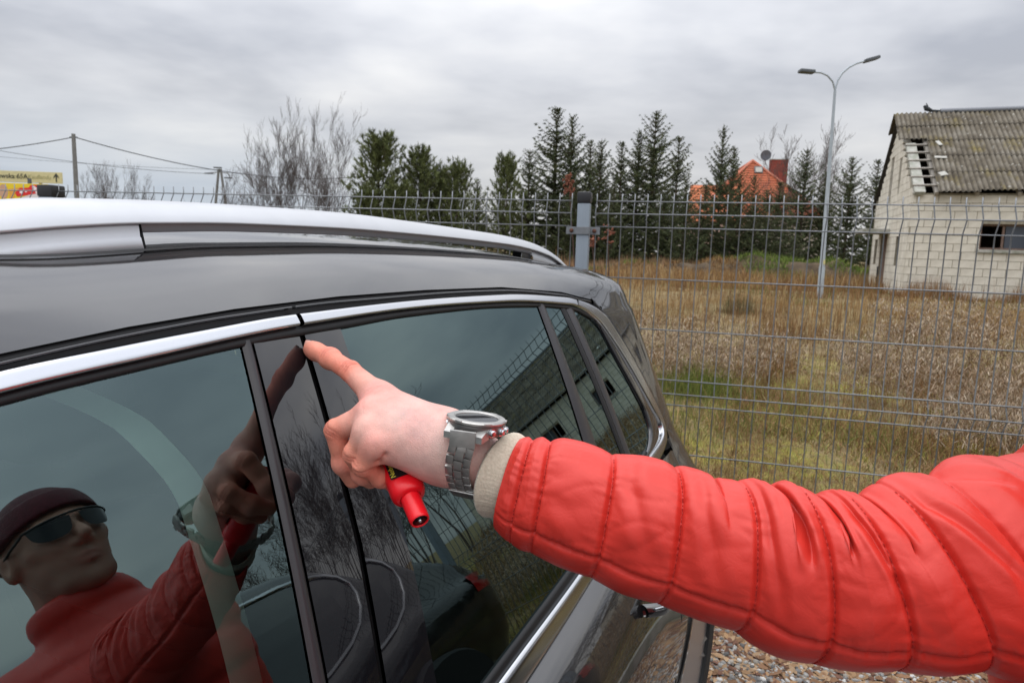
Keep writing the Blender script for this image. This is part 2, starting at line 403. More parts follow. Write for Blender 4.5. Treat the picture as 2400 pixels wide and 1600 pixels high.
# ------------------------------------------------------------------ block barn
BASE = at(2114, 694, 22.0); BA = -R(20)
barn = empty('barn', (BASE.x, BASE.y, 0.25), 'abandoned white block barn with a broken mossy corrugated roof', 'barn', rot=(0, 0, BA))
blockm = pbr('white_block', (0.72, 0.68, 0.59), 0.9, spec=0.15, col2=(0.56, 0.52, 0.44), vscale=2.2, bump=0.4, bscale=40, detail=8)
mortar = pbr('mortar', (0.30, 0.27, 0.21), 0.95, spec=0.1, var=0.2, vscale=10)
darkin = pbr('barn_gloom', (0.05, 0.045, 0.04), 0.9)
wood = pbr('weathered_wood', (0.17, 0.11, 0.085), 0.8, var=0.35, vscale=6, stretch=(8, 8, 1))
plank = pbr('grey_batten', (0.30, 0.275, 0.24), 0.85, var=0.2, vscale=7)
GD, FL, WH = 8.0, 17.0, 3.3
RZ, EZ = 6.45, 3.36
slope = (RZ - EZ) / (GD / 2 + 0.22)
wins = [(1.95, 3.25, 1.6, 2.38), (5.6, 6.9, 1.6, 2.38), (9.3, 10.6, 1.6, 2.38), (13.0, 14.3, 1.6, 2.38)]
# core walls sit 12 mm behind the block faces
core = MB(); T = 0.24
def wall_rects(u0, u1, z0, z1, holes):
    us = sorted({u0, u1, *[h[0] for h in holes], *[h[1] for h in holes]}); zs = sorted(z for z in {z0, z1, *[h[2] for h in holes], *[h[3] for h in holes]} if z0 <= z <= z1)
    for a_, b_ in zip(us, us[1:]):
        for c_, d_ in zip(zs, zs[1:]):
            if not any(h[0] <= a_ and b_ <= h[1] and h[2] <= c_ and d_ <= h[3] for h in holes): yield a_, b_, c_, d_
for a_, b_, c_, d_ in wall_rects(0.012, FL, -0.4, WH, wins): core.box(((a_ + b_) / 2, T / 2 + 0.012, (c_ + d_) / 2), (b_ - a_, T, d_ - c_))
core.box((FL / 2, GD - 0.13, WH / 2), (FL, T, WH + 0.8))
core.box((FL - 0.13, GD / 2, WH / 2), (T, GD - 0.6, WH + 0.8))
gh = [(4.1, 5.6, -0.4, 2.15), (1.5, 2.2, 0.95, 2.0), (6.4, 7.1, 0.95, 2.0), (2.6, 3.0, 3.55, 4.7), (4.3, 4.9, 3.4, 5.0)]
def rake(v): return EZ - 0.12 + (GD / 2 - abs(v - GD / 2)) * slope
for a_, b_, c_, d_ in wall_rects(0.27, GD - 0.26, -0.4, WH, gh): core.box((T / 2 + 0.012, (a_ + b_) / 2, (c_ + d_) / 2), (T, b_ - a_, d_ - c_))
core.build('wall', mortar, barn, local=True)
BR, BL = 0.25, 0.6
def run_blocks(u0, u1, row, holes):
    z0 = row * BR; z1 = z0 + BR; cuts = [(u0, u1)]
    for h in holes:
        if h[2] < z1 - 0.06 and h[3] > z0 + 0.06:
            cuts = [q for a_, b_ in cuts for q in ((a_, min(b_, h[0])), (max(a_, h[1]), b_)) if q[1] - q[0] > 0.05]
    for a_, b_ in cuts:
        off = (row % 2) * BL / 2 + (row * 37 % 5) * 0.03
        k = math.floor((a_ - off) / BL); x = a_
        while x < b_ - 0.02:
            e_ = min(b_, (k + 1) * BL + off); k += 1
            if e_ - x > 0.04: yield x, e_, z0, z1
            x = max(x, e_)
bcache = {}
def block_obj(c, d, parent):
    key = tuple(round(q, 2) for q in d)
    if key not in bcache:
        b = MB(); b.bbox((0, 0, 0), d, 0.012); me = bpy.data.meshes.new('block'); me.from_pydata(b.V, [], b.F); me.materials.append(blockm); bcache[key] = me
    o = bpy.data.objects.new('block', bcache[key]); COL.objects.link(o); o.parent = parent; o.location = c
    o.rotation_euler = (random.uniform(-.004, .004), 0, random.uniform(-.004, .004)); return o
rest = MB()
for row in range(-1, 13):
    for x0, x1, z0, z1 in run_blocks(0.0, FL, row, wins):
        c = ((x0 + x1) / 2, 0.05 + random.uniform(-.004, .004), (z0 + z1) / 2); d = (x1 - x0 - 0.014, 0.11, BR - 0.014)
        if x0 < 5.2: block_obj(c, d, barn)
        else: rest.box(c, d)
b = rest
tag(b.build('block_course', blockm, barn, local=True), kind='stuff')
b = MB()
for row in range(-1, 28):
    for x0, x1, z0, z1 in run_blocks(0.12, GD - 0.02, row, gh):
        zt = min(rake(x0), rake(x1)); zm_ = rake((x0 + x1) / 2)
        if z0 + 0.1 < zm_:
            # blocks are cut to the rake of the gable
            ya, yb = x0 + .007, x1 - .007; ta, tb = min(z1 - .007, rake(ya)), min(z1 - .007, rake(yb)); zb_ = z0 + .007
            if ta < zb_ + .02: ta = zb_ + .02
            if tb < zb_ + .02: tb = zb_ + .02
            X0, X1 = (0.0, 0.26) if row >= 12 else (0.0, 0.11)
            b.add([(X0, ya, zb_), (X1, ya, zb_), (X1, yb, zb_), (X0, yb, zb_), (X0, ya, ta), (X1, ya, ta), (X1, yb, tb), (X0, yb, tb)],
                  [(0, 3, 2, 1), (4, 5, 6, 7), (0, 1, 5, 4), (2, 3, 7, 6), (1, 2, 6, 5), (0, 4, 7, 3)])
tag(b.build('gable_blocks', blockm, barn, local=True), kind='stuff')
for (a_, b_, c_, d_) in wins:
    w_ = MB(); 
    for u_ in (a_ + .03, (a_ + b_) / 2 - .02, b_ - .03): w_.box((u_, 0.17, (c_ + d_) / 2), (0.06, 0.06, d_ - c_))
    for z_ in (c_ + .03, d_ - .03): w_.box(((a_ + b_) / 2, 0.171, z_), (b_ - a_, 0.06, 0.06))
    fr = w_.build('window', wood, barn, local=True)
    w_ = MB(); w_.box(((a_ + b_) / 2 + (b_ - a_) / 4, 0.175, (c_ + d_) / 2), ((b_ - a_) / 2 - .08, 0.006, d_ - c_ - .1)); w_.build('pane', pbr('dusty_pane', (0.05, 0.06, 0.08), 0.25, spec=0.6), fr, local=True)
    w_ = MB(); w_.bbox(((a_ + b_) / 2, 0.05, c_ - 0.05), (b_ - a_ + 0.14, 0.26, 0.1), 0.012); w_.build('sill', conc, fr, local=True)
w_ = MB()
for k in range(8): w_.box((0.10 + 0.004 * (k % 2), 4.1 + 0.1 + k * 0.187, 0.85), (0.035, 0.175, 2.45))
w_.build('door', wood, barn, local=True)
w_ = MB(); w_.bbox((-0.35, 4.9, 2.25), (1.1, 2.6, 0.14), 0.02); w_.build('canopy', conc, barn, local=True)
w_ = MB(); w_.tube([(-0.45, 2.4, -0.3), (-0.45, 2.4, 0.85), (-0.45, 2.42, 0.95)], 0.03, 6); w_.build('pipe_stub', pbr('dark_iron', (0.03, 0.03, 0.03), 0.6), barn, local=True)
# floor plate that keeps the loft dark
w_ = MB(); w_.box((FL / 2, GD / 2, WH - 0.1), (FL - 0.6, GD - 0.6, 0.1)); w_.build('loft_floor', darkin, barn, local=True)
# corrugated fibre-cement sheets, laid in five courses
rm, n_, l_, b_ = M_('mossy_fibre_cement')
t_ = n_.new('ShaderNodeTexCoord')
def nz(sc, det=5, ro=0.6, st=None):
    q = n_.new('ShaderNodeTexNoise'); q.inputs['Scale'].default_value = sc; q.inputs['Detail'].default_value = det; q.inputs['Roughness'].default_value = ro
    v = t_.outputs['Object']
    if st: mp = n_.new('ShaderNodeMapping'); mp.inputs['Scale'].default_value = st; l_.new(v, mp.inputs[0]); v = mp.outputs[0]
    l_.new(v, q.inputs['Vector']); return q.outputs[0]
def rp(f, cs):
    q = n_.new('ShaderNodeValToRGB'); l_.new(f, q.inputs[0]); r_ = q.color_ramp
    while len(r_.elements) < len(cs): r_.elements.new(0.5)
    for e_, (p_, c_) in zip(r_.elements, cs): e_.position = p_; e_.color = (*c_, 1)
    return q.outputs[0]
def mixc(f, A, B):
    q = n_.new('ShaderNodeMix'); q.data_type = 'RGBA'; l_.new(f, q.inputs['Factor']); l_.new(A, q.inputs['A']); l_.new(B, q.inputs['B']); return q.outputs['Result']
basec = rp(nz(1.6, 8, 0.7), [(0.35, (0.085, 0.072, 0.055)), (0.5, (0.15, 0.13, 0.10)), (0.68, (0.225, 0.205, 0.17))])
mossc = rp(nz(5, 3), [(0.4, (0.14, 0.105, 0.025)), (0.6, (0.25, 0.2, 0.06))])
c1 = mixc(rp(nz(1.1, 6, 0.7, (1.6, 1, 0.6)), [(0.54, (0, 0, 0)), (0.68, (0.6, 0.6, 0.6))]), basec, mossc)
lich = n_.new('ShaderNodeRGB'); lich.outputs[0].default_value = (0.5, 0.49, 0.44, 1)
c2 = mixc(rp(nz(7, 3, 0.5), [(0.67, (0, 0, 0)), (0.70, (0.7, 0.7, 0.7))]), c1, lich.outputs[0])
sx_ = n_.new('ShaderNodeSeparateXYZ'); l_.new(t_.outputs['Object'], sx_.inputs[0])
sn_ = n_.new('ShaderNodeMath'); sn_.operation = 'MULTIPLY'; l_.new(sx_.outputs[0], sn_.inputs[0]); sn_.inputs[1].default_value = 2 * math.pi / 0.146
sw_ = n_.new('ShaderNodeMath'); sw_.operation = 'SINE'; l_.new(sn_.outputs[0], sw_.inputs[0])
darkening = n_.new('ShaderNodeMapRange'); l_.new(sw_.outputs[0], darkening.inputs[0]); darkening.inputs[1].default_value = -1; darkening.inputs[2].default_value = 0.4; darkening.inputs[3].default_value = 0.55; darkening.inputs[4].default_value = 0.0
valley_shade = n_.new('ShaderNodeRGB'); valley_shade.outputs[0].default_value = (0.045, 0.038, 0.03, 1)
c2 = mixc(darkening.outputs[0], c2, valley_shade.outputs[0])  # corrugation valleys darkened in colour, painted shade where the real shading is weak
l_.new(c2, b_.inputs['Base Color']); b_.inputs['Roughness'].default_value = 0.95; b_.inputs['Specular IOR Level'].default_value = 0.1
SL = math.hypot(GD / 2 + 0.22, RZ - EZ); ca, sa = (GD / 2 + 0.22) / SL, (RZ - EZ) / SL
ROWS = 5; rl = SL / ROWS
def sheet(u0, u1, row, back=False, trim=0.0, name='roof_sheet'):
    """one sheet: row 0 is under the ridge; overlaps the one below it"""
    nu = max(6, int((u1 - u0) / 0.0365)); V = []; F = []
    dz = random.uniform(-.006, .006); tilt = random.uniform(-.012, .012)
    s0 = row * rl - (0.0 if row == 0 else 0.1); s1 = (row + 1) * rl - trim
    off = (ROWS - 1 - row) * 0.0 + 0.03
    for q in range(3):
        s_ = s0 + (s1 - s0) * q / 2
        lift = off + 0.022 * (q / 2)
        for k in range(nu + 1):
            u_ = u0 + (u1 - u0) * k / nu
            h = 0.034 * math.sin(2 * math.pi * u_ / 0.146) + lift + dz + tilt * (u_ - u0)
            v_ = GD / 2 - s_ * ca - h * sa; z_ = RZ - s_ * sa + h * ca
            if back: v_ = GD - v_
            V.append((u_, v_, z_))
    for q in range(2):
        for k in range(nu):
            f = (q * (nu + 1) + k, q * (nu + 1) + k + 1, (q + 1) * (nu + 1) + k + 1, (q + 1) * (nu + 1) + k)
            F.append(f if back else f[::-1])
    m_ = len(V); V += [(x, y + (0.0 if not back else 0.0), z - 0.009) for x, y, z in V]
    F += [tuple(i + m_ for i in f[::-1]) for f in F[:]]
    # front lip thickness
    q = 2
    for k in range(nu):
        a0 = q * (nu + 1) + k; F.append((a0, a0 + 1, a0 + 1 + m_, a0 + m_) if not back else (a0 + 1, a0, a0 + m_, a0 + 1 + m_))
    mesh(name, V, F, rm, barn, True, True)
ub = [-0.22, 0.62] + [0.62 + 1.08 * k for k in range(1, 16)]
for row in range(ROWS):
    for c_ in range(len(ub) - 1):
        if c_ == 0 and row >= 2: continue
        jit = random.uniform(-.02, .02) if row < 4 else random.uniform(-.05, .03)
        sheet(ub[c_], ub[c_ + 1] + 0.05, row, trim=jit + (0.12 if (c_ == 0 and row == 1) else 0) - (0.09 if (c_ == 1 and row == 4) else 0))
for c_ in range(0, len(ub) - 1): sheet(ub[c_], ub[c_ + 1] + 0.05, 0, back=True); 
bk = MB(); bk.add([(-.1, GD / 2, RZ - .05), (FL, GD / 2, RZ - .05), (FL, GD + .2, EZ - .05), (-.1, GD + .2, EZ - .05)], [(0, 1, 2, 3)]); bk.build('back_roof', darkin, barn, local=True)  # inner roof face coloured dark to deepen the gloom seen through the hole
def rp3(u_, s_, h): return Vector((u_, GD / 2 - s_ * ca - h * sa, RZ - s_ * sa + h * ca))
rotm = Matrix(((1, 0, 0), (0, ca, -sa), (0, sa, ca)))
for k in range(7):
    w_ = MB(); s_ = 2 * rl + 0.18 + k * 0.52
    if s_ < SL - 0.02:
        p_ = rp3(0.3, s_, -0.02); p_.x = .34; w_.box(p_, (.74, 0.055, 0.05), rotm); w_.build('batten', plank, barn, local=True)
for u_ in (0.62, 1.7, 2.8):
    w_ = MB(); p_ = rp3(u_, SL / 2, -0.12); w_.box(p_, (0.1, SL, 0.14), rotm); w_.build('rafter', plank, barn, local=True)
w_ = MB(); p_ = rp3(0.16, 2 * rl + (SL - 2 * rl) / 2, -0.10); w_.box(p_, (0.3, (SL - 2 * rl), 0.12), rotm); w_.build('gable_coping', conc, barn, local=True)
w_ = MB()
for u_, s_, w1, h1, an in ((0.95, 2 * rl + .25, .12, .3, .3), (0.9, 3 * rl + .15, .35, .12, -.1), (0.85, 4 * rl + .15, .22, .22, .4), (5.1, 4 * rl + .2, .2, .16, 0.2), (4.2, 1.4, .09, .1, 0), (6.2, 2.3, .12, .1, .5)):
    w_.bbox(rp3(u_, s_, 0.075), (w1, h1, 0.02), 0.006, rotm @ Matrix.Rotation(an, 3, 'Z'))
w_.build('broken_shard', pbr('pale_fibre_cement', (0.44, 0.43, 0.39), 0.9, var=0.1), barn, local=True)
w_ = MB(); w_.tube([(1.25, GD / 2, RZ + 0.06), (FL, GD / 2, RZ + 0.06)], 0.09, 10); w_.build('ridge_cap', pbr('ridge_tin', (0.20, 0.21, 0.23), 0.6, metal=0.2), barn, deg=60, local=True)
w_ = MB(); w_.tube([(0.72, GD / 2 - .02, RZ + 0.27), (0.8, GD / 2, RZ + 0.17), (1.0, GD / 2, RZ + 0.08), (1.3, GD / 2, RZ + 0.05), (1.8, GD / 2 - .07, RZ + 0.04)], [0.04, 0.09, 0.05, 0.05, 0.03], 7)
w_.tube([(0.86, GD / 2, RZ + .2), (0.78, GD / 2, RZ + .36)], [.03, .012], 5); w_.build('torn_felt', pbr('tar_felt', (0.02, 0.024, 0.026), 0.8), barn, local=True)

# ------------------------------------------------------------------ red-roofed house far behind the spruces
HZ = 70.0
hp = at(1764, 372, HZ)
house = empty('house', (hp.x, hp.y - 3, 0.3), 'house with an orange tiled hip roof and brick chimney behind the spruces', 'house', rot=(0, 0, -R(8)))
tile = pbr('orange_roof_tile', (0.45, 0.13, 0.06), 0.75, col2=(0.32, 0.085, 0.04), vscale=1.5, spec=0.3, detail=8)
apex = hp.z - 0.3
b = MB(); nrow = 22
# front hip face, course by course
for k in range(nrow):
    t0, t1 = k / nrow, (k + 1) / nrow
    z0, z1 = apex * 0 + (apex - 5.9) + 5.9 * t0, (apex - 5.9) + 5.9 * t1
    h0, h1 = 6.4 * (1 - t0), 6.4 * (1 - t1); y0, y1 = 5.0 * t0, 5.0 * t1
    b.add([(-h0, y0 - .05, z0), (h0, y0 - .05, z0), (h1, y1 + .02, z1), (-h1, y1 + .02, z1)], [(0, 1, 2, 3)])
    b.add([(-h0, y0 - .05, z0), (-h0, y0 + .03, z0 - .04), (h0, y0 + .03, z0 - .04), (h0, y0 - .05, z0)], [(0, 1, 2, 3)])
ez = apex - 5.9
b.add([(-6.4, 0, ez), (0, 5, apex), (0, 14, apex), (-6.4, 19, ez)], [(0, 1, 2, 3)]); b.add([(6.4, 0, ez), (6.4, 19, ez), (0, 14, apex), (0, 5, apex)], [(0, 1, 2, 3)])
b.build('roof', tile, house, local=True)
b = MB(); b.tube([(-6.5, -0.1, ez + .05), (0, 5, apex + .08)], 0.13, 6); b.tube([(6.5, -0.1, ez + .05), (0, 5, apex + .08)], 0.13, 6); b.tube([(0, 5, apex + .08), (0, 14, apex + .08)], 0.13, 6)
b.build('ridge_tiles', pbr('ridge_tile', (0.52, 0.17, 0.10), 0.7), house, local=True)
b = MB(); b.box((0, 9.5, ez / 2), (12.2, 18, ez - 0.02)); b.build('wall', pbr('render', (0.55, 0.5, 0.42), 0.9), house, local=True)
b = MB(); ze = at(1640, 432, HZ).z - 0.3; xl = at(1612, 500, HZ).x - hp.x
for k in range(12):
    t0, t1 = k / 12, (k + 1) / 12; zz0 = ze - 3.9 + 3.9 * t0; zz1 = ze - 3.9 + 3.9 * t1
    b.add([(xl, -1 + 3.6 * t0 - .05, zz0), (xl + 5.2, -1 + 3.6 * t0 - .05, zz0), (xl + 5.2, -1 + 3.6 * t1 + .03, zz1), (xl, -1 + 3.6 * t1 + .03, zz1)], [(0, 1, 2, 3)])
b.add([(xl, -1.05, ze - 3.9), (xl, 2.6, ze), (xl, 6, ze - 3.9)], [(0, 2, 1)]); b.add([(xl, 2.6, ze), (xl + 5.2, 2.6, ze), (xl + 5.2, 6, ze - 3.9), (xl, 6, ze - 3.9)], [(0, 1, 2, 3)])
b.build('wing_roof', pbr('bright_roof_tile', (0.50, 0.15, 0.06), 0.75, var=0.2, vscale=1.5), house, local=True)
b = MB(); b.box((xl + 2.6, 2.4, (ze - 3.9) / 2), (5.0, 6.4, ze - 3.92)); b.build('wing_wall', pbr('render_pink', (0.6, 0.42, 0.36), 0.9), house, local=True)
b = MB(); b.bbox((1.0, 6.2, apex - 0.15), (0.1, 0.1, 0.1), 0.01)
ck = at(1822, 374, HZ + 4); cx_ = 2.6
brick = pbr('chimney_brick', (0.24, 0.045, 0.03), 0.85, var=0.25, vscale=6)
b = MB(); b.box((2.75, 5.6, apex - 1.3), (1.7, 1.0, 3.0)); b.build('chimney', brick, house, local=True)
b = MB()
for k in range(15): b.box((2.75, 5.6, apex - 2.7 + k * 0.19), (1.715, 1.015, 0.016))
b.build('chimney_joints', pbr('chimney_mortar', (0.3, 0.16, 0.12), 0.9), house, local=True)
b = MB(); b.box((2.75, 5.6, apex + 0.235), (1.8, 1.1, 0.09)); b.build('chimney_cap', conc, house, local=True)
b = MB(); b.bbox((0.45, 3.95, apex - 0.98), (0.85, 0.12, 0.78), 0.03, Matrix.Rotation(R(-25), 3, 'X')); b.build('roof_window', pbr('roof_window_frame', (0.12, 0.12, 0.12), 0.4), house, local=True)
b = MB(); b.box((0.45, 3.87, apex - 0.99), (0.62, 0.06, 0.55), Matrix.Rotation(R(-25), 3, 'X')); b.build('roof_window_pane', pbr('roof_window_pane', (0.42, 0.4, 0.36), 0.2), house, local=True)
def dish(u, v, Z, rad, col, yaw, label):
    p = at(u, v, Z); q = empty('satellite_dish', p, label, 'satellite dish', 'satellite dishes by the chimney')
    Mx = Matrix.Rotation(yaw, 4, 'Z') @ Matrix.Rotation(R(72), 4, 'X')
    b = MB(); b.lathe([(0.001, 0.16 * rad)] + [(rad * k / 8, 0.16 * rad * (1 - (k / 8)**2)) for k in range(1, 9)] + [(rad * 1.02, -0.03), (rad * 0.6, 0.02), (0.001, 0.1 * rad)], 24, Mx)
    b.build('reflector', pbr('dish_' + label[:5], col, 0.45), q, deg=60, local=True)
    b = MB(); b.tube([(0, 0, -rad), (0, 0, -rad * 1.9)], 0.05, 6); b.tube([(0, 0, -rad * .6), (0, 0.25, -rad * 1.1)], 0.04, 6); b.build('mast', galv, q, local=True)
dish(1795, 364, HZ + 2.5, 0.54, (0.16, 0.19, 0.23), R(170), 'dark grey satellite dish standing above the roof ridge')
dish(1834, 387, HZ + 2.0, 0.52, (0.5, 0.49, 0.46), R(10), 'pale satellite dish fixed to the right side of the chimney')

# ------------------------------------------------------------------ street lamp
lz = 20.0; lb = at(1921, 700, lz); ltp = at(1957, 215, lz); Hh = 0
ly_ = lb.y
lamp = empty('street_lamp', (lb.x, lb.y, 0.27), 'tall grey double-armed street lamp beside the block barn', 'street lamp')
lampm = pbr('lamp_steel', (0.36, 0.40, 0.43), 0.5, metal=0.3, var=0.06)
dkh = pbr('lamp_head_grey', (0.09, 0.10, 0.11), 0.5)
b = MB(); tq = at_y(1957, 213, lb.y); tx0 = tq.x - lb.x; Hh = tq.z - .27; b.tube([(0, 0, -.3), (tx0 * .12, 0, .9), (tx0 * .13, 0, .95), (tx0, 0, Hh)], [0.085, 0.085, 0.07, 0.036], 12); b.build('pole', lampm, lamp, deg=40, local=True)
def arm(pts, hl, hr):
    b = MB(); b.tube(pts, 0.026, 8); a_ = b.build('arm', lampm, lamp, deg=40, local=True)
    d_ = (Vector(pts[-1]) - Vector(pts[-2])).normalized(); e0 = Vector(pts[-1]); x = d_; y = Vector((0, 1, 0)); z = x.cross(y)
    Mx = Matrix((x, y, z)).transposed(); b = MB(); b.bbox(e0 + d_ * hl / 2, (hl, 0.26, 0.09), 0.03, Mx); b.build('lamp_head', dkh, a_, deg=40, local=True)
Sx = lz / FPX
def lp(u, v): p = at_y(u, v, lb.y); return (p.x - lb.x, 0, p.z - 0.27)
arm([lp(1957, 212), lp(1952, 192), lp(1940, 178), lp(1925, 171), lp(1908, 169.5)], 0.42, 0)
arm([lp(1957, 212), lp(1963, 190), lp(1974, 172), lp(1990, 158), lp(2008, 149), lp(2026, 144)], 0.40, 0)
b = MB(); b.box((0, -0.078, 1.05), (0.05, 0.01, 0.13)); b.build('sticker', pbr('sticker_yellow', (0.6, 0.55, 0.25), 0.6), lamp, local=True)

# ------------------------------------------------------------------ utility poles and wires on the left
polem = pbr('pole_concrete', (0.17, 0.17, 0.165), 0.85, var=0.15)
pt = at(172, 314, 45); pb = at(181, 600, 45)
up_ = empty('utility_pole', (pt.x, pt.y, 0), 'single grey utility pole standing behind the fence at far left', 'utility pole')
b = MB(); b.tube([(0, 0, -.5), (0, 0, pt.z)], [0.19, 0.12], 10); b.build('shaft', polem, up_, deg=40, local=True)
b = MB(); b.box((0, 0, pt.z - 0.22), (0.5, 0.08, 0.08)); b.build('bracket', dkh, up_, local=True)
p2 = at(515, 396, 68); up2 = empty('utility_pole', (p2.x, p2.y, 0), 'A-frame utility pole with small lamps, left of the bare trees', 'utility pole')
for sx in (-1, 1):
    b = MB(); b.tube([(sx * 1.15, 0, -.5), (sx * 0.1, 0, p2.z)], [0.17, 0.12], 8); b.build('leg', polem, up2, deg=40, local=True)
b = MB(); b.tube([(-.5, 0, p2.z - 1.9 - .6), (.5, 0, p2.z - 2.5)], .07, 6); b.tube([(-1.3, 0, p2.z - .45), (0, 0, p2.z - .3), (0.8, 0, p2.z - .4), (1.0, 0, p2.z - .75)], .05, 6); b.build('crossarm', polem, up2, local=True)
for x_, z_ in ((-1.1, -.47), (.85, -.85), (-.2, .12)):
    b = MB(); b.bbox((x_, 0, p2.z + z_), (.8, .25, .12), .03); b.build('lamp_head', dkh, up2, local=True)
cab = pbr('cable', (0.05, 0.055, 0.06), 0.7)
def cable(A, B, sag, r, label):
    pts = []
    for k in range(25):
        t = k / 24; p = A.lerp(B, t); p.z -= sag * 4 * t * (1 - t); pts.append(p)
    b = MB(); b.tube(pts, r, 5); tag(b.build('overhead_wire', cab), label, 'wire', 'overhead wires at the left')
cable(at(171, 322, 45), at(-260, 366, 42), 0.25, 0.03, 'overhead wire running left from the top of the single utility pole')
cable(at(172, 321, 45), at(860, 412, 70), 1.2, 0.034, 'overhead wire sagging right from the single pole to the bare trees')
cable(at(-60, 343, 60), at(505, 408, 68), 0.4, 0.022, 'thin lower overhead wire ending at the A-frame pole')
cable(at(-60, 362, 90), at(515, 398, 95), 0.3, 0.02, 'faintest overhead wire above the fence at far left')

# ------------------------------------------------------------------ sign and billboard at the left edge
sgz = 30.0
A0, A1 = at(147, 405, sgz), at(147, 431, sgz); Bx = at(-170, 412, sgz).x
sign = empty('direction_sign', (A1.x, A1.y, A1.z), 'long cream direction sign with dark lettering and an up arrow', 'sign', rot=(0, 0, R(2)))
hS = A0.z - A1.z; wS = A1.x - Bx
cream = pbr('cream_panel', (0.58, 0.53, 0.30), 0.55, var=0.05); ink = pbr('dark_ink', (0.035, 0.04, 0.03), 0.6); ink2 = pbr('olive_ink', (0.30, 0.29, 0.14), 0.6)
b = MB(); b.bbox((-wS / 2, 0, hS / 2), (wS, 0.06, hS), 0.01); b.build('panel', cream, sign, local=True)
def text(body, size, loc, mat, parent, name='lettering', bold=0.0, align='RIGHT', shear=0.0, rot=(R(90), 0, 0), ext=0.004):
    c = bpy.data.curves.new(name, 'FONT'); c.body = body; c.size = size; c.extrude = ext; c.offset = bold; c.shear = shear; c.align_x = align; c.resolution_u = 3
    o = bpy.data.objects.new(name, c); COL.objects.link(o); bpy.context.view_layer.update()
    me = bpy.data.meshes.new_from_object(o.evaluated_get(bpy.context.evaluated_depsgraph_get())); bpy.data.objects.remove(o)
    me.materials.clear(); me.materials.append(mat); me.name = name
    q = bpy.data.objects.new(name, me); COL.objects.link(q); q.parent = parent; q.location = loc; q.rotation_euler = rot; q['kind'] = 'stuff'; return q
k_ = sgz / FPX
text('ul. Lubiejewska 65A,', 15.5 * k_, (-75 * k_, -0.034, hS * 0.34), ink, sign, bold=0.004, shear=0.1)
text('obok Kauflandu', 13.5 * k_, (-25 * k_, -0.034, hS * 0.35), ink2, sign, shear=0.2)
b = MB(); ax_ = -13 * k_; b.add([(ax_ - 1.6 * k_, -.036, hS * .12), (ax_ + 1.6 * k_, -.036, hS * .12), (ax_ + 1.6 * k_, -.036, hS * .6), (ax_ - 1.6 * k_, -.036, hS * .6)], [(0, 1, 2, 3)])
b.add([(ax_ - 7.5 * k_, -.036, hS * .42), (ax_ - 1.6 * k_, -.0361, hS * .6), (ax_ + 1.6 * k_, -.0361, hS * .6), (ax_ + 7.5 * k_, -.036, hS * .42), (ax_ + 5 * k_, -.036, hS * .66), (ax_, -.036, hS * .93), (ax_ - 5 * k_, -.036, hS * .66)], [(0, 1, 4, 5, 6), (1, 2, 4), (2, 3, 4)])
b.build('arrow', ink, sign, local=True)
for x_ in (-1.0, -wS + .6):
    b = MB(); b.box((x_, .08, -A1.z / 2), (.09, .09, A1.z + hS)); b.build('post', dkh, sign, local=True)
b = MB(); tl = at(4, 393, sgz - .3); b.box((-147 * k_ - .08, 0, hS + 0.13), (.3, .08, .24)); b.build('bracket', pbr('pale_bracket', (.5, .45, .4), .7), sign, local=True)
bbz = 27.0; k2 = bbz / FPX
P0 = at(113, 432, bbz); P1 = at(113, 545, bbz)
bb = empty('billboard', (P0.x, P0.y, P0.z), 'colourful yellow and red advertising banner behind the fence under the cream sign', 'billboard')
hB = P0.z - P1.z; wB = 330 * k2
b = MB(); b.bbox((-wB / 2, 0, -hB / 2), (wB, .05, hB), .008); b.build('panel', pbr('yellow_print', (0.78, 0.58, 0.02), .5), bb, local=True)
def flat(name, pts, col, lay):
    b = MB(); b.add([(x * k2, -.028 - .004 * lay, -z * k2) for x, z in pts], [tuple(range(len(pts)))]); b.build(name, pbr(name, col, .5), bb, local=True)
flat('face_print', [(-105 + 11 * math.cos(q), 20 + 17 * math.sin(q)) for q in np.linspace(0, -6.1, 18)], (0.55, 0.33, 0.22), 1)
flat('white_print', [(-74, 36), (-40, 24), (0, 16), (0, 60), (-74, 60)], (0.7, 0.66, 0.68), 1)
flat('red_print', [(-78, 22), (-66, 11), (-45, 9), (-40, 3), (-4, 2), (-4, 17), (-40, 25), (-74, 31)], (0.68, 0.02, 0.02), 2)
flat('orange_print', [(-92, 14), (-60, 8), (-78, 22), (-82, 44), (-92, 44)], (0.72, 0.36, 0.06), 1)
for x_, z_, r_ in ((-63, 20, 5.5), (-52, 18, 3.5), (-30, 11, 6), (-27, 19, 4), (-18, 8, 3.5), (-33, 7, 3)):
    flat('flake_print', [(x_ + r_ * (1 if k % 2 else .45) * math.cos(-k * math.pi / 6), z_ + r_ * (1 if k % 2 else .45) * math.sin(-k * math.pi / 6)) for k in range(12)], (0.85, 0.78, 0.8), 3)
flat('drop_print', [(-20, 30), (-16, 37), (-20, 42), (-24, 37)], (.68, .05, .06), 2)
for x_ in (-.8, -wB + .8):
    b = MB(); b.box((x_, .1, -P0.z / 2), (.1, .1, P0.z + .4)); b.build('post', dkh, bb, local=True)
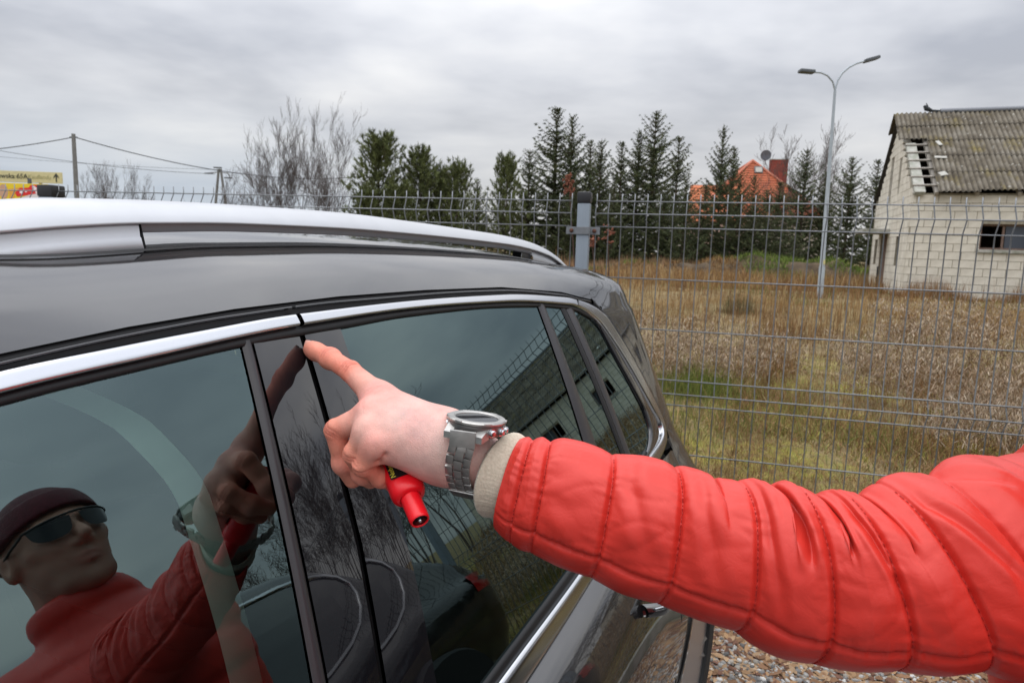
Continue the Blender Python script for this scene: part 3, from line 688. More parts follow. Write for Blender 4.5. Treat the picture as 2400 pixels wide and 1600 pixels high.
# ------------------------------------------------------------------ trees
needle = vcol('spruce_needles', 0.75, 0.25); pneedle = needle
bark = pbr('bark', (0.10, 0.075, 0.06), 0.95, spec=0.1, var=0.3, vscale=12)
twig = pbr('bare_twigs', (0.10, 0.082, 0.075), 0.95, spec=0.05, var=0.15)
def quads(P, D, Wd, Ln):
    """flat leaf slivers: base P, direction D, side Wd, length Ln -> triangles"""
    n = len(P); A = P - Wd; B = P + Wd; C_ = P + D * Ln[:, None]
    V = np.stack([A, B, C_], 1).reshape(-1, 3); F = np.arange(n * 3).reshape(-1, 3); return V, F
def spruce_mesh(seed, h=7.0, spread=0.22, bare_top=0.12, dens=1.0):
    g = np.random.default_rng(seed); P = []; D = []; Wd = []; Ln = []; C_ = []
    tb = MB(); tb.tube([(0, 0, -.3), (0, 0, h * .5), (0, 0, h)], [0.09 * h / 7, 0.055 * h / 7, 0.008], 7)
    z = 0.05 * h
    while z < h * 0.985:
        fr = z / h; Lb = h * spread * (1 - fr)**0.85 * g.uniform(.7, 1.2) * (1.25 if fr < .35 else 1) + 0.06
        nb = g.integers(4, 7); a0 = g.uniform(0, 6.28)
        for k in range(nb):
            a = a0 + k * 6.283 / nb + g.uniform(-.45, .45); L_ = Lb * g.uniform(.45, 1.25)
            if g.random() < .12: L_ *= 1.25
            up = g.uniform(-.2, .25) + (.75 * fr**1.5)
            m = max(4, int(L_ / 0.085)); t = np.linspace(0.05, 1, m)
            rr_ = L_ * t; zz = z + L_ * (up * t + 0.30 * t**3)
            pts = np.stack([rr_ * math.cos(a), rr_ * math.sin(a), zz], -1)
            tb_n = max(2, m // 3); 
            tb.tube([pts[0], pts[m // 2], pts[-1]], [0.018, 0.011, 0.004], 3, cap=False)
            q = int((6 + 11 * (1 - fr)) * dens)
            for i in range(m):
                fall = 0.17 * (1 - 0.4 * t[i]) * (1 if fr < .85 else .55)
                dirs = g.normal(0, 1, (q, 3)) * np.array([1, 1, .75]) + np.array([math.cos(a), math.sin(a), -.25]) * 0.9
                dirs /= np.linalg.norm(dirs, axis=1)[:, None]
                sd_ = np.cross(dirs, g.normal(0, 1, (q, 3))); sd_ /= np.linalg.norm(sd_, axis=1)[:, None] + 1e-6
                P.append(np.repeat(pts[i][None], q, 0) + g.normal(0, .02, (q, 3))); D.append(dirs); Wd.append(sd_ * g.uniform(.013, .026, (q, 1))); Ln.append(g.uniform(.6, 1.25, q) * fall)
                base = np.array([0.076, 0.094, 0.042]) * g.uniform(.5, 1.5); base = base + (np.array([.025, .014, 0]) if g.random() < .2 else 0)
                C_.append(np.repeat(base[None], q, 0) * g.uniform(.8, 1.2, (q, 1)))
        z += g.uniform(.17, .34) * (1 - .25 * fr)
    # sparse leader shoot
    P, D, Wd, Ln, C_ = (np.concatenate(x) for x in (P, D, Wd, Ln, C_))
    V, F = quads(P, D, Wd, Ln); return V, F, np.repeat(C_, 3, 0), tb
def pine_mesh(seed, h=6.0):
    g = np.random.default_rng(seed); P = []; D = []; Wd = []; Ln = []; C_ = []
    tb = MB(); tb.tube([(0, 0, -.3), (0.05, 0, h * .5), (0, 0, h * .96)], [0.10, 0.06, 0.012], 7)
    z = 0.06 * h
    while z < h * .95:
        fr = z / h; nb = g.integers(6, 10); a0 = g.uniform(0, 6.28)
        for k in range(nb):
            a = a0 + k * 6.283 / nb + g.uniform(-.3, .3); L_ = (0.34 * h * (1 - fr)**.7 + .25) * g.uniform(.6, 1.15); up = .25 + .9 * fr
            m = 6; t = np.linspace(.1, 1, m); pts = np.stack([L_ * t * math.cos(a), L_ * t * math.sin(a), z + L_ * (up * t * .6 + .35 * t**2)], -1)
            tb.tube([pts[0] * np.array([.1, .1, 1]), pts[3], pts[-1]], [0.024, 0.014, 0.007], 3, cap=False)
            for i in range(1, m):
                for s_ in range(2):
                    c0 = pts[i] + g.normal(0, .10 * (1 if i < m - 1 else .3), 3); q = 21
                    ax_ = np.array([math.cos(a) * .6, math.sin(a) * .6, .9]) + g.normal(0, .3, 3)
                    dirs = g.normal(0, 1, (q, 3)) * .75 + ax_; dirs /= np.linalg.norm(dirs, axis=1)[:, None]
                    sd_ = np.cross(dirs, g.normal(0, 1, (q, 3))); sd_ /= np.linalg.norm(sd_, axis=1)[:, None] + 1e-6
                    P.append(c0 + ax_ * g.uniform(-.09, .12, (q, 1))); D.append(dirs); Wd.append(sd_ * .017); Ln.append(g.uniform(.14, .27, q))
                    base = np.array([0.115, 0.135, 0.05]) * g.uniform(.5, 1.5); C_.append(np.repeat(base[None], q, 0) * g.uniform(.8, 1.2, (q, 1)))
        z += g.uniform(.3, .45)
    for k in range(26):
        s_ = np.array([0, 0, h * .96]) + np.array([0, 0, -.03]) * k; q = 8
        dirs = g.normal(0, 1, (q, 3)) * .6 + np.array([0, 0, .8]); dirs /= np.linalg.norm(dirs, axis=1)[:, None]
        sd_ = np.cross(dirs, g.normal(0, 1, (q, 3))); sd_ /= np.linalg.norm(sd_, axis=1)[:, None]
        P.append(np.repeat(s_[None], q, 0)); D.append(dirs); Wd.append(sd_ * .01); Ln.append(np.full(q, .14)); C_.append(np.repeat(np.array([[.08, .09, .035]]), q, 0))
    P, D, Wd, Ln, C_ = (np.concatenate(x) for x in (P, D, Wd, Ln, C_))
    V, F = quads(P, D, Wd, Ln); return V, F, np.repeat(C_, 3, 0), tb
def bare_mesh(seed, h=8.0, stems=3, up=0.75, twigs=1.0, leaves=0):
    """leafless tree: returns (trunk MB, crown V, F)"""
    g = random.Random(seed); tb = MB(); V = []; F = []
    def stick(p, q, r0, r1):
        p = np.array(p); q = np.array(q); d = q - p; d = d / (np.linalg.norm(d) + 1e-9)
        a = np.cross(d, [0.3, 0.7, 0.2]); a /= np.linalg.norm(a); c = np.cross(d, a); b0 = len(V)
        for (c0, r_) in ((p, r0), (q, r1)):
            for k in range(3):
                th_ = k * 2.0944; V.append(c0 + (a * math.cos(th_) + c * math.sin(th_)) * r_)
        for k in range(3): F.append((b0 + k, b0 + (k + 1) % 3, b0 + 3 + (k + 1) % 3)); F.append((b0 + k, b0 + 3 + (k + 1) % 3, b0 + 3 + k))
    def grow(p, d, L_, r, lv):
        n = 4 if lv < 2 else 3; q = Vector(p); dd = Vector(d)
        for i in range(n):
            dd = (dd + Vector((g.gauss(0, .10), g.gauss(0, .10), .05 + .05 * lv))).normalized(); q2 = q + dd * (L_ / n)
            rr0, rr1 = r * (1 - i / n * .7), r * (1 - (i + 1) / n * .7)
            if lv == 0: tb.tube([q, q2], [rr0, rr1], 6, cap=False)
            else: stick(q, q2, max(rr0, .0095), max(rr1, .0075))
            if lv < 4 and (i > 0 or lv > 0):
                for k in range(g.choice((1, 2, 2, 3)) if lv < 3 else g.choice((1, 2, 2))):
                    if g.random() > twigs: continue
                    az_ = g.uniform(0, 6.28); s_ = dd.orthogonal().normalized(); s_.rotate(Matrix.Rotation(az_, 3, dd))
                    nd = (dd * up + s_ * g.uniform(.35, .75)).normalized()
                    grow(q2, nd, L_ * g.uniform(.36, .58), max(rr1 * .5, .005), lv + 1)
            q = q2
    for s_ in range(stems):
        a = g.uniform(0, 6.28); o = Vector((math.cos(a), math.sin(a), 0)) * (.12 * (stems > 1)); L_ = h * (1 if s_ == 0 else g.uniform(.6, .9))
        grow(o - Vector((0, 0, .2)), (Vector((0, 0, 1)) + o * (.9 if s_ else .1)), L_, .075 * h / 8 * (1 if s_ == 0 else .8), 0)
    return tb, np.array(V), np.array(F)
protos = {}
def tree_proto(kind, i):
    key = (kind, i)
    if key not in protos:
        if kind == 'spruce': V, F, C_, tb = spruce_mesh(40 + i, 7.0, (0.27, 0.32, 0.25, 0.30)[i % 4])
        elif kind == 'pine': V, F, C_, tb = pine_mesh(60 + i)
        else: tb, V, F = bare_mesh(80 + i, 8.0, (3, 2, 4, 3, 1)[i % 5], twigs=(0.85, 0.9, 0.8, 0.95, .95)[i % 5]); C_ = None
        me = bpy.data.meshes.new('crown'); V = np.asarray(V, np.float32); F = np.asarray(F, np.int32)
        me.vertices.add(len(V)); me.vertices.foreach_set('co', V.ravel()); me.loops.add(F.size); me.loops.foreach_set('vertex_index', F.ravel())
        me.polygons.add(len(F)); me.polygons.foreach_set('loop_start', np.arange(0, F.size, 3, dtype=np.int32)); me.update(calc_edges=True)
        if C_ is not None:
            at_ = me.color_attributes.new('Col', 'FLOAT_COLOR', 'POINT'); c4 = np.ones((len(V), 4), np.float32); c4[:, :3] = C_; at_.data.foreach_set('color', c4.ravel())
        me.materials.append(needle if C_ is not None else twig); hmax = float(V[:, 2].max()) * (.90 if kind == 'bare' else 1.0)
        mt = bpy.data.meshes.new('trunk'); mt.from_pydata(tb.V, [], tb.F); mt.materials.append(bark if C_ is not None else twig)
        protos[key] = (mt, me, hmax)
    return protos[key]
def tree(kind, i, x, y, h, label, name, cat, group, zb=None, sxy=1.0, rot=None):
    mt, me, h0 = tree_proto(kind, i); s_ = h / h0
    zb = float(zf(np.array([x]), np.array([y]))[0]) if zb is None else zb
    p = empty(name, (x, y, zb), label, cat, group, rot=(0, 0, random.uniform(0, 6.28) if rot is None else rot)); p.scale = (s_ * sxy, s_ * sxy, s_)
    for nm, m_ in (('trunk', mt), ('crown', me)):
        o = bpy.data.objects.new(nm, m_); COL.objects.link(o); o.parent = p
    return p
def tree_px(kind, i, u, v, Z, label, name, cat, group, sxy=1.0):
    t = at(u, v, Z); zb = 0.3; return tree(kind, i, t.x, t.y, t.z - zb, label, name, cat, group, zb, sxy * (1.2 if kind == 'spruce' else 1.0))
SP = [(1307, 250, 45, 0, 1.25, 'tallest spruce with the broad dense crown behind the fence post'),
      (1343, 266, 44, 2, .95, 'spruce with the thin leading shoot just right of the tallest one'),
      (1242, 348, 43, 1, 1.05, 'lower spruce at the left foot of the tallest spruce'),
      (1386, 326, 43, 3, .85, 'slender spruce right of the tallest pair, left of the two narrow tops'),
      (1411, 324, 42, 1, .85, 'thin young spruce standing at the left edge of the sky gap'),
      (1459, 330, 43, 0, .95, 'short spruce at the left end of the middle spruce group'),
      (1500, 302, 44, 2, 1.0, 'spruce of middle height left of the pointed one in the middle group'),
      (1539, 258, 45, 3, 1.05, 'pointed tall spruce of the middle group, second tallest overall'),
      (1593, 318, 42, 0, .9, 'narrow spruce just left of the orange roofs'),
      (1698, 292, 40, 2, .8, 'spruce with a long bare leader in front of the orange roofs'),
      (1723, 340, 39, 1, .7, 'small slim spruce beside the long bare leader, touching the orange roof'),
      (1770, 408, 38, 3, .8, 'low spruce in front of the middle of the orange hip roof'),
      (1830, 425, 38, 0, 1.1, 'bushy low spruce under the chimney of the orange-roofed house'),
      (1893, 345, 40, 1, .9, 'dark spruce with bare branches above it, left of the street lamp'),
      (1938, 400, 40, 2, .9, 'short spruce directly behind the street lamp pole'),
      (2000, 366, 41, 3, 1.0, 'bushy spruce between the street lamp and the block barn'),
      (2060, 372, 42, 0, .9, 'pale-topped spruce partly behind the barn gable'),
      (1655, 430, 38, 3, 1.0, 'low dark spruce covering the foot of the orange wing roof'),
      (1735, 418, 37, 2, 1.1, 'low bushy spruce left of the roof window'),
      (1800, 440, 36, 1, 1.2, 'lowest spruce under the roof window of the orange house'),
      (1610, 415, 37, 2, 1.0, 'small spruce at the left edge of the orange wing roof'),
      (1560, 425, 41, 1, 1.0, 'low spruce filling the foot of the middle group'),
      (1350, 425, 41, 3, 1.1, 'low spruce behind the black cap of the fence post'),
      (1440, 430, 40, 2, 1.0, 'low spruce under the sky gap right of the fence post')]
for u, v, Z, i, sx, lab in SP: tree_px('spruce', i, u, v, Z, lab, 'spruce_tree', 'tree', 'spruces and pines along the far side of the field', sx)
PN = [(889, 297, 40, 0, 'tall pine with upright candle shoots at the left end of the evergreens', 1.0),
      (986, 330, 41, 1, 'rounded pine second from the left end of the evergreens', .95),
      (1075, 362, 41, 2, 'lower pine just left of the gap with the curled dark shrub', .85),
      (1035, 378, 42, 1, 'short pine between the rounded pine and the gap', .9),
      (1190, 350, 41, 0, 'pine standing alone between the gap and the tallest spruce', .75),
      (935, 415, 39, 2, 'bushy low pine in front of the tall candle-shoot pine', 1.25),
      (860, 430, 39, 1, 'low outermost pine beside the bare trees', 1.1)]
for u, v, Z, i, lab, sx in PN: tree_px('pine', i, u, v, Z, lab, 'pine_tree', 'tree', 'spruces and pines along the far side of the field', sx)
tree_px('spruce', 1, 1120, 415, 44, 'dark little conifer in the gap between the pines', 'spruce_tree', 'tree', 'spruces and pines along the far side of the field', .8)
BR_ = [(646, 262, 55, 0, 'tallest leafless tree, first of the three bare ones left of the pines', .75),
       (702, 268, 56, 1, 'middle leafless tree of the three bare ones', .62),
       (776, 250, 54, 2, 'spreading leafless tree next to the pines', .8),
       (672, 300, 57, 3, 'slim leafless tree between the tallest and the middle bare ones', .7),
       (735, 318, 55, 1, 'short leafless tree in front of the middle bare one', .7),
       (612, 345, 55, 3, 'small leafless tree left of the tallest bare one', .9),
       (745, 350, 58, 0, 'thin leafless tree between the middle and the spreading bare ones', .8),
       (555, 400, 62, 1, 'low leafless shrub right of the A-frame pole', .9),
       (1853, 318, 60, 0, 'pale leafless tree right of the chimney', 1.0),
       (1888, 312, 62, 1, 'leafless tree just left of the street lamp', 1.0),
       (1962, 330, 64, 2, 'leafless tree just right of the street lamp', 1.0)]
for u, v, Z, i, lab, sx in BR_: tree_px('bare', i, u, v, Z, lab, 'bare_tree', 'tree', 'leafless trees on the skyline', sx)
for k, (u, v, Z) in enumerate([(205, 392, 95), (232, 398, 100), (256, 402, 98), (282, 388, 96), (318, 405, 100), (350, 415, 105)]):
    tree_px('bare', (4, 1, 4, 0, 4, 1)[k], u, v, Z, None, 'bare_tree', 'tree', 'faint far saplings right of the single utility pole', .6)['label'] = 'faint leafless sapling far off between the two utility poles'
# brown scrub low on the horizon, far off
def scrub(name, u0, u1, v, Z, n, label):
    g = np.random.default_rng(int(u0)); P = []; 
    a = at(u0, v, Z); c = at(u1, v, Z)
    x = a.x + (c.x - a.x) * g.random(n); y = Z + g.normal(0, 2.0, n); hh = (a.z - .2) * g.uniform(.25, 1, n) * (0.65 + .35 * np.sin(x * .7 + g.random()) )
    D = np.stack([g.normal(0, .25, n), g.normal(0, .25, n), np.ones(n)], -1); D /= np.linalg.norm(D, axis=1)[:, None]
    Wd = np.stack([np.full(n, .03), g.normal(0, .02, n), np.zeros(n)], -1)
    V, F = quads(np.stack([x, y, np.full(n, .1)], -1), D, Wd, hh)
    C_ = np.array([.13, .095, .085]) * g.uniform(.6, 1.3, (n, 1))
    return tag(npmesh(name, V, F, vcol('scrub_' + name), cols=np.repeat(C_, 3, 0), smooth=False), label, 'scrub', kind='stuff')
scrub('scrub', 130, 560, 440, 95, 2600, 'far brown leafless scrub along the horizon at left')
scrub('scrub', 560, 900, 462, 60, 3000, 'brown undergrowth at the feet of the bare trees')
# bare trees on the far side of the plot, seen only as reflections in the dark glass and pillars
for k, (az, d_, h_) in enumerate([(57, 21, 5.0), (61, 19, 6.0), (64.5, 18, 6.6), (68, 20, 7.2), (72, 18, 6.2), (76, 21, 5.4)]):
    tree('bare', k % 4, d_ * math.sin(R(az)), d_ * math.cos(R(az)), h_, None, 'bare_tree', 'tree', 'leafless trees mirrored in the door pillars', sxy=1.25)['label'] = 'leafless tree mirrored in the gloss black door pillars'

# ------------------------------------------------------------------ weeds and grass
def sector(n, r0, r1, a0, a1, g, p=1.0):
    """random points, denser nearby"""
    t = g.random(n); r_ = (r0**(1 - p) + t * (r1**(1 - p) - r0**(1 - p)))**(1 / (1 - p)) if p != 1 else r0 * (r1 / r0)**t
    a = R(a0) + (R(a1) - R(a0)) * g.random(n); return r_ * np.sin(a), r_ * np.cos(a)
def blades(name, x, y, h, w, lean, col, mat, label, cat, g, curve=0.5, zb=None):
    n = len(x); z = zf(x, y) - .01 if zb is None else zb
    a = g.uniform(0, 6.283, n); la = g.uniform(0, 6.283, n); lean = np.asarray(lean, float) * np.ones(n); ln = np.abs(g.normal(0, 1, n)) * lean * h
    P = np.stack([x, y, z], -1); sd_ = np.stack([np.cos(a), np.sin(a), 0 * a], -1) * w[:, None]
    dx = np.stack([np.cos(la), np.sin(la), 0 * la], -1) * ln[:, None]; up = np.stack([0 * h, 0 * h, h], -1)
    Mid = P + up * .55 + dx * (.55 - .25 * curve); Tip = P + up * (1 - .12 * lean)[:, None] + dx
    V = np.stack([P - sd_, P + sd_, Mid - sd_ * .75, Mid + sd_ * .75, Tip], 1).reshape(-1, 3)
    b = np.arange(n)[:, None] * 5; F = np.concatenate([b + np.array([[0, 1, 3]]), b + np.array([[0, 3, 2]]), b + np.array([[2, 3, 4]])])
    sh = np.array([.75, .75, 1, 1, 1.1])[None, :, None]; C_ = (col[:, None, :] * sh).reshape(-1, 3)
    return tag(npmesh(name, V, F, mat, cols=C_, smooth=False), label, cat, kind='stuff')
gm = vcol('dry_weeds', 0.85, 0.1); g = np.random.default_rng(3)
def patchy(x, y, sc, seed): return fbm(np.stack([x * sc, y * sc, 0 * x], -1), 3, seed)
def away(x, y, m=0.25):
    """keep beyond the fence and off the barn"""
    ok = y > fence_y(x) + m
    lx = (x - BASE.x) * math.cos(-BA) - (y - BASE.y) * math.sin(-BA); ly = (x - BASE.x) * math.sin(-BA) + (y - BASE.y) * math.cos(-BA)
    thin = (lx > -1) & (lx < FL) & (ly > -3.0) & (ly <= 0) & (np.random.default_rng(5).random(len(x)) < .75)
    return ok & ~thin & ~((lx > -.05) & (lx < FL) & (ly > -.02) & (ly < GD))
def pal(g, n, cs, jit=.25):
    cs = np.array(cs); i = g.integers(0, len(cs), n); return cs[i] * g.uniform(1 - jit, 1 + jit, (n, 1))
STRAW = [(.34, .21, .085), (.40, .275, .125), (.27, .16, .065), (.44, .33, .18)]
BROWN = [(.19, .10, .045), (.25, .135, .065), (.13, .07, .035), (.30, .18, .085)]
GREEN = [(.12, .16, .035), (.17, .20, .05), (.09, .13, .03), (.23, .23, .06)]
MOSS = [(.28, .26, .055), (.34, .29, .08), (.20, .205, .045), (.40, .32, .14), (.32, .23, .11), (.24, .15, .07)]
# dense straw and brown stalks
x, y = sector(120000, 3.6, 32, -6, 60, g, 1.0); k = away(x, y) & (patchy(x, y, .8, 1) > np.interp(np.hypot(x, y), [4, 7, 9, 12], [.02, .0, -.3, -.6])); x, y = x[k], y[k]; n = len(x); d_ = np.hypot(x, y)
h = (.10 + .46 * np.clip(patchy(x, y, .9, 2) + .3, 0, 1.2)) * g.uniform(.4, 1.25, n) * np.interp(d_, [4, 6.5, 9, 13, 17], [.28, .42, .85, 1.0, .7])
w = np.maximum(.0011, d_ * .00023) * g.uniform(.7, 1.5, n)
pk = patchy(x, y, .3, 4)[:, None]; c = np.where(pk > -.05, pal(g, n, STRAW), pal(g, n, BROWN))
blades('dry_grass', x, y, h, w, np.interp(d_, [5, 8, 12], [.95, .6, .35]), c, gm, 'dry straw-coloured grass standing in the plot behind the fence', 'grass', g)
# thin tall brown stems
x, y = sector(16000, 3.4, 26, -6, 60, g, 1.3); k = away(x, y) & (patchy(x, y, .7, 61) > np.interp(np.hypot(x, y), [4, 8, 12], [.15, .1, -.3])); x, y = x[k], y[k]; n = len(x); d_ = np.hypot(x, y)
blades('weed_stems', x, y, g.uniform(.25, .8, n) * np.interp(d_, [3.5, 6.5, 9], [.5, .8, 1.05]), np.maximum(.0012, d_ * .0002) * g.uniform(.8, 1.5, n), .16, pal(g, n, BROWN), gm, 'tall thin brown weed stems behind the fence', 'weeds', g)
# grey-white seed heads (fluffy goldenrod)
x, y = sector(15000, 5.2, 12.5, 6, 58, g, 1.4); k = away(x, y) & (patchy(x, y, .55, 12) + np.interp(np.degrees(np.arctan2(x, y)), [8, 18, 28], [-.3, -.12, .08]) > .0); x, y = x[k], y[k]; n0 = len(x); q = 9
d_ = np.hypot(x, y); zt = zf(x, y) + g.uniform(.22, .62, n0) * np.interp(d_, [4, 7, 10], [.55, .8, 1.1]); X = np.repeat(x, q) + g.normal(0, .035, n0 * q); Y = np.repeat(y, q) + g.normal(0, .035, n0 * q); Z = np.repeat(zt, q) + g.normal(0, .04, n0 * q)
blades('seed_heads', X, Y, g.uniform(.018, .05, n0 * q), np.maximum(.003, np.repeat(d_, q) * .0005), .9, np.repeat(pal(g, n0, [(.37, .28, .195), (.29, .205, .135), (.45, .37, .28), (.20, .13, .08)], .2), q, 0), gm, 'pale fluffy seed heads on the dry weeds', 'weeds', g, zb=Z)
# moss and short green grass close to the fence
x, y = sector(60000, 3.0, 11, -2, 60, g, 1.2); k = away(x, y, .15) & (patchy(x, y, 1.7, 21) > .12); x, y = x[k], y[k]; n = len(x)
blades('moss', x, y, g.uniform(.02, .07, n), g.uniform(.002, .005, n), .8, pal(g, n, MOSS), gm, 'yellow-green moss carpet between the weeds near the fence', 'moss', g)
x, y = sector(30000, 3.0, 8.5, -2, 60, g, 1.1); k = away(x, y, .15); x, y = x[k], y[k]; n = len(x); d_ = np.hypot(x, y)
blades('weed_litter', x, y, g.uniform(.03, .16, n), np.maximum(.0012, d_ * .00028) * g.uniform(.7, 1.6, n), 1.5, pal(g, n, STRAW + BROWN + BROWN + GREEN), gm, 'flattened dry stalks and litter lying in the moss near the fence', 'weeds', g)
x, y = sector(40000, 3.2, 30, -4, 60, g, 1.2); k = away(x, y, .15) & (patchy(x, y, .55, 31) > .18); x, y = x[k], y[k]; n = len(x); d_ = np.hypot(x, y)
blades('green_grass', x, y, g.uniform(.06, .28, n), np.maximum(.0014, d_ * .00025), .55, pal(g, n, GREEN), gm, 'green grass tufts among the dry weeds', 'grass', g)
# a dark green bush of grass, centre right
for (u, v, Z, nb, rad, hh, cs, nm, lab) in [(1640, 885, 6.6, 1300, .55, .42, GREEN, 'grass_tussock', 'dark green grass tussock behind the middle of the fence panel'),
                                   (1735, 725, 14, 330, .5, .6, [(.09, .09, .04), (.12, .1, .05), (.07, .06, .035)], 'dark_weed', 'single dark olive weed clump in the straw-coloured field')]:
    c0 = at(u, v, Z); x = c0.x + g.normal(0, rad * .5, nb); y = c0.y + g.normal(0, rad * .4, nb); 
    blades(nm, x, y, g.uniform(.3, 1, nb) * hh * np.exp(-((x - c0.x) / rad)**2), np.maximum(.0022, Z * .0003) * np.ones(nb), .35, pal(g, nb, cs), gm, lab, 'weeds', g)
# mound vegetation and the belt of tall reeds in front of the trees
n = 24000; ui = g.integers(0, 70 * 34, n); vm = np.stack([MX, MY, MZ], -1).reshape(-1, 3)[ui]; x = vm[:, 0] + g.normal(0, .1, n); y = vm[:, 1] + g.normal(0, .1, n)
k = patchy(x, y, .6, 44) > -.12; c = np.where((patchy(x, y, .35, 45) > .1)[:, None], pal(g, n, [(.13, .19, .04), (.2, .24, .06), (.1, .14, .035)]), pal(g, n, BROWN + STRAW))
blades('mound_weeds', x[k], y[k], g.uniform(.08, .34, n)[k], np.full(n, .014)[k], .6, c[k], gm, 'green and brown weeds growing on the mound of soil', 'weeds', g, zb=vm[k, 2] - .02)
n = 26000; x = g.uniform(-6, 34, n); y = 36.5 + g.normal(0, 1.6, n) - (x - 10) * .05; hp_ = .55 + .45 * patchy(x, y, .5, 51)
blades('tall_dry_grass', x, y, np.clip(1.25 * hp_, .2, 1.7) * g.uniform(.6, 1.15, n), g.uniform(.008, .016, n), .12, pal(g, n, [(.30, .19, .10), (.36, .25, .15), (.22, .13, .075), (.26, .15, .09)]), gm, 'belt of tall reddish dry grass in front of the evergreens', 'grass', g)
n = 9000; x = g.uniform(4, 24, n); y = g.uniform(23, 32, n); k = away(x, y)
blades('mid_dry_grass', x[k], y[k], g.uniform(.3, .8, n)[k], np.full(n, .009)[k], .3, pal(g, n, STRAW + BROWN)[k], gm, 'dry grass in the middle distance below the mound', 'grass', g)
# weeds against the barn wall
n = 3500; lx = g.uniform(-.4, 9, n); ly = -np.abs(g.normal(0, .35, n)) - .06; x = BASE.x + lx * math.cos(BA) - ly * math.sin(BA); y = BASE.y + lx * math.sin(BA) + ly * math.cos(BA)
blades('wall_weeds', x, y, g.uniform(.2, .9, n) * (0.6 + .4 * np.sin(lx * 2.2)), np.full(n, .0055), .25, pal(g, n, BROWN + [(.34, .2, .08)]), gm, 'brown weeds growing against the foot of the barn wall', 'weeds', g)
# two red-brown withered stems just behind the post
for u0, v0, u1, v1, Z, lab in [(1386, 560, 1402, 690, 3.1, 'thin dark withered stem right behind the fence post'), (1425, 545, 1428, 700, 3.2, 'withered stem with a reddish curled tip behind the fence, right of the post'), (1333, 425, 1352, 700, 3.3, 'withered dock with rust-brown seed spikes rising behind the black post cap')]:
    b = MB(); a = at(u0, v0, Z); c = at(u1, v1, Z); e_ = Vector((c.x, c.y, 0.03)); b.tube([e_, c, a], [.004, .003, .0018], 5)
    rn = random.Random(u0)
    st = b.build('withered_stem', pbr('stem_brown', (.07, .035, .025), .9)); tag(st, lab, 'plant', 'withered stems behind the fence post')
    q = MB()
    for k in range(60 if u0 == 1333 else 22):
        s_ = rn.random() * (.085 if u0 == 1333 else .05); p = a.lerp(c, s_ / max((c - a).length, .01)) + Vector((rn.gauss(0, .012), rn.gauss(0, .01), rn.gauss(0.02, .012))); q.bbox(p, (.008, .006, .014), .002, Matrix.Rotation(rn.uniform(0, 3), 3, (rn.random(), rn.random(), rn.random())))
    f = q.build('seed_spike', pbr('seed_rust', (.20, .07, .04), .9), st)

# ------------------------------------------------------------------ gravel and fallen leaves on this side
stone_c = np.array([(.34, .33, .31), (.24, .23, .22), (.45, .44, .42), (.15, .145, .14), (.30, .27, .23)])
def scatter(name, n, xr, yr, size, cs, flat_, label, cat, seed, cond, leaf=False):
    g = np.random.default_rng(seed); x = g.uniform(*xr, n); y = g.uniform(*yr, n); k = cond(x, y); x, y = x[k], y[k]; n = len(x)
    if leaf: base = np.array([(-1, 0, 0), (-.35, -.5, .12), (.4, -.42, .1), (1, 0, .25), (.4, .42, .16), (-.35, .5, .05)], float); F0 = np.array([(0, 1, 5), (1, 2, 5), (2, 4, 5), (2, 3, 4)])
    else:
        bm = bmesh.new(); bmesh.ops.create_icosphere(bm, subdivisions=1, radius=1); base = np.array([v.co[:] for v in bm.verts]); F0 = np.array([[v.index for v in f.verts] for f in bm.faces]); bm.free()
    m = len(base); s_ = g.uniform(size[0], size[1], n)
    B = base[None] * (s_[:, None, None]) * g.uniform(.65, 1.3, (n, 1, 3)) * np.array([1, 1, flat_]) 
    if not leaf: B = B * g.uniform(.8, 1.15, (n, m, 1))
    a = g.uniform(0, 6.283, n); tx = g.normal(0, .35, n); 
    ca_, sa_ = np.cos(a)[:, None], np.sin(a)[:, None]; X = B[..., 0] * ca_ - B[..., 1] * sa_; Y = B[..., 0] * sa_ + B[..., 1] * ca_; Z = B[..., 2] + X * np.sin(tx)[:, None] * .6
    V = np.stack([X + x[:, None], Y + y[:, None], Z + (s_ * (.35 if not leaf else .25))[:, None] + zf(x, y)[:, None] + (g.random(n) * .012)[:, None]], -1).reshape(-1, 3)
    F = (F0[None] + (np.arange(n) * m)[:, None, None]).reshape(-1, 3)
    return tag(npmesh(name, V, F, vcol(name + '_mat', .85, .25), cols=np.repeat(pal(g, n, cs), m, 0), smooth=False), label, cat, kind='stuff')
yard = lambda x, y: y < fence_y(x) - .06
scatter('gravel', 22000, (.7, 2.6), (1.5, 2.75), (.005, .013), stone_c, .7, 'loose grey gravel on the parking ground by the fence', 'gravel', 11, yard)
scatter('fallen_leaves', 26000, (.6, 2.4), (1.9, 2.8), (.012, .030), [(.20, .11, .06), (.28, .17, .09), (.14, .07, .045), (.33, .22, .13)], .5, 'dry brown leaves blown along the foot of the fence', 'leaves', 12, lambda x, y: yard(x, y) & (np.random.default_rng(1).random(len(x)) < np.exp(-((fence_y(x) - y) / .42)**2) * 1.2), leaf=True)
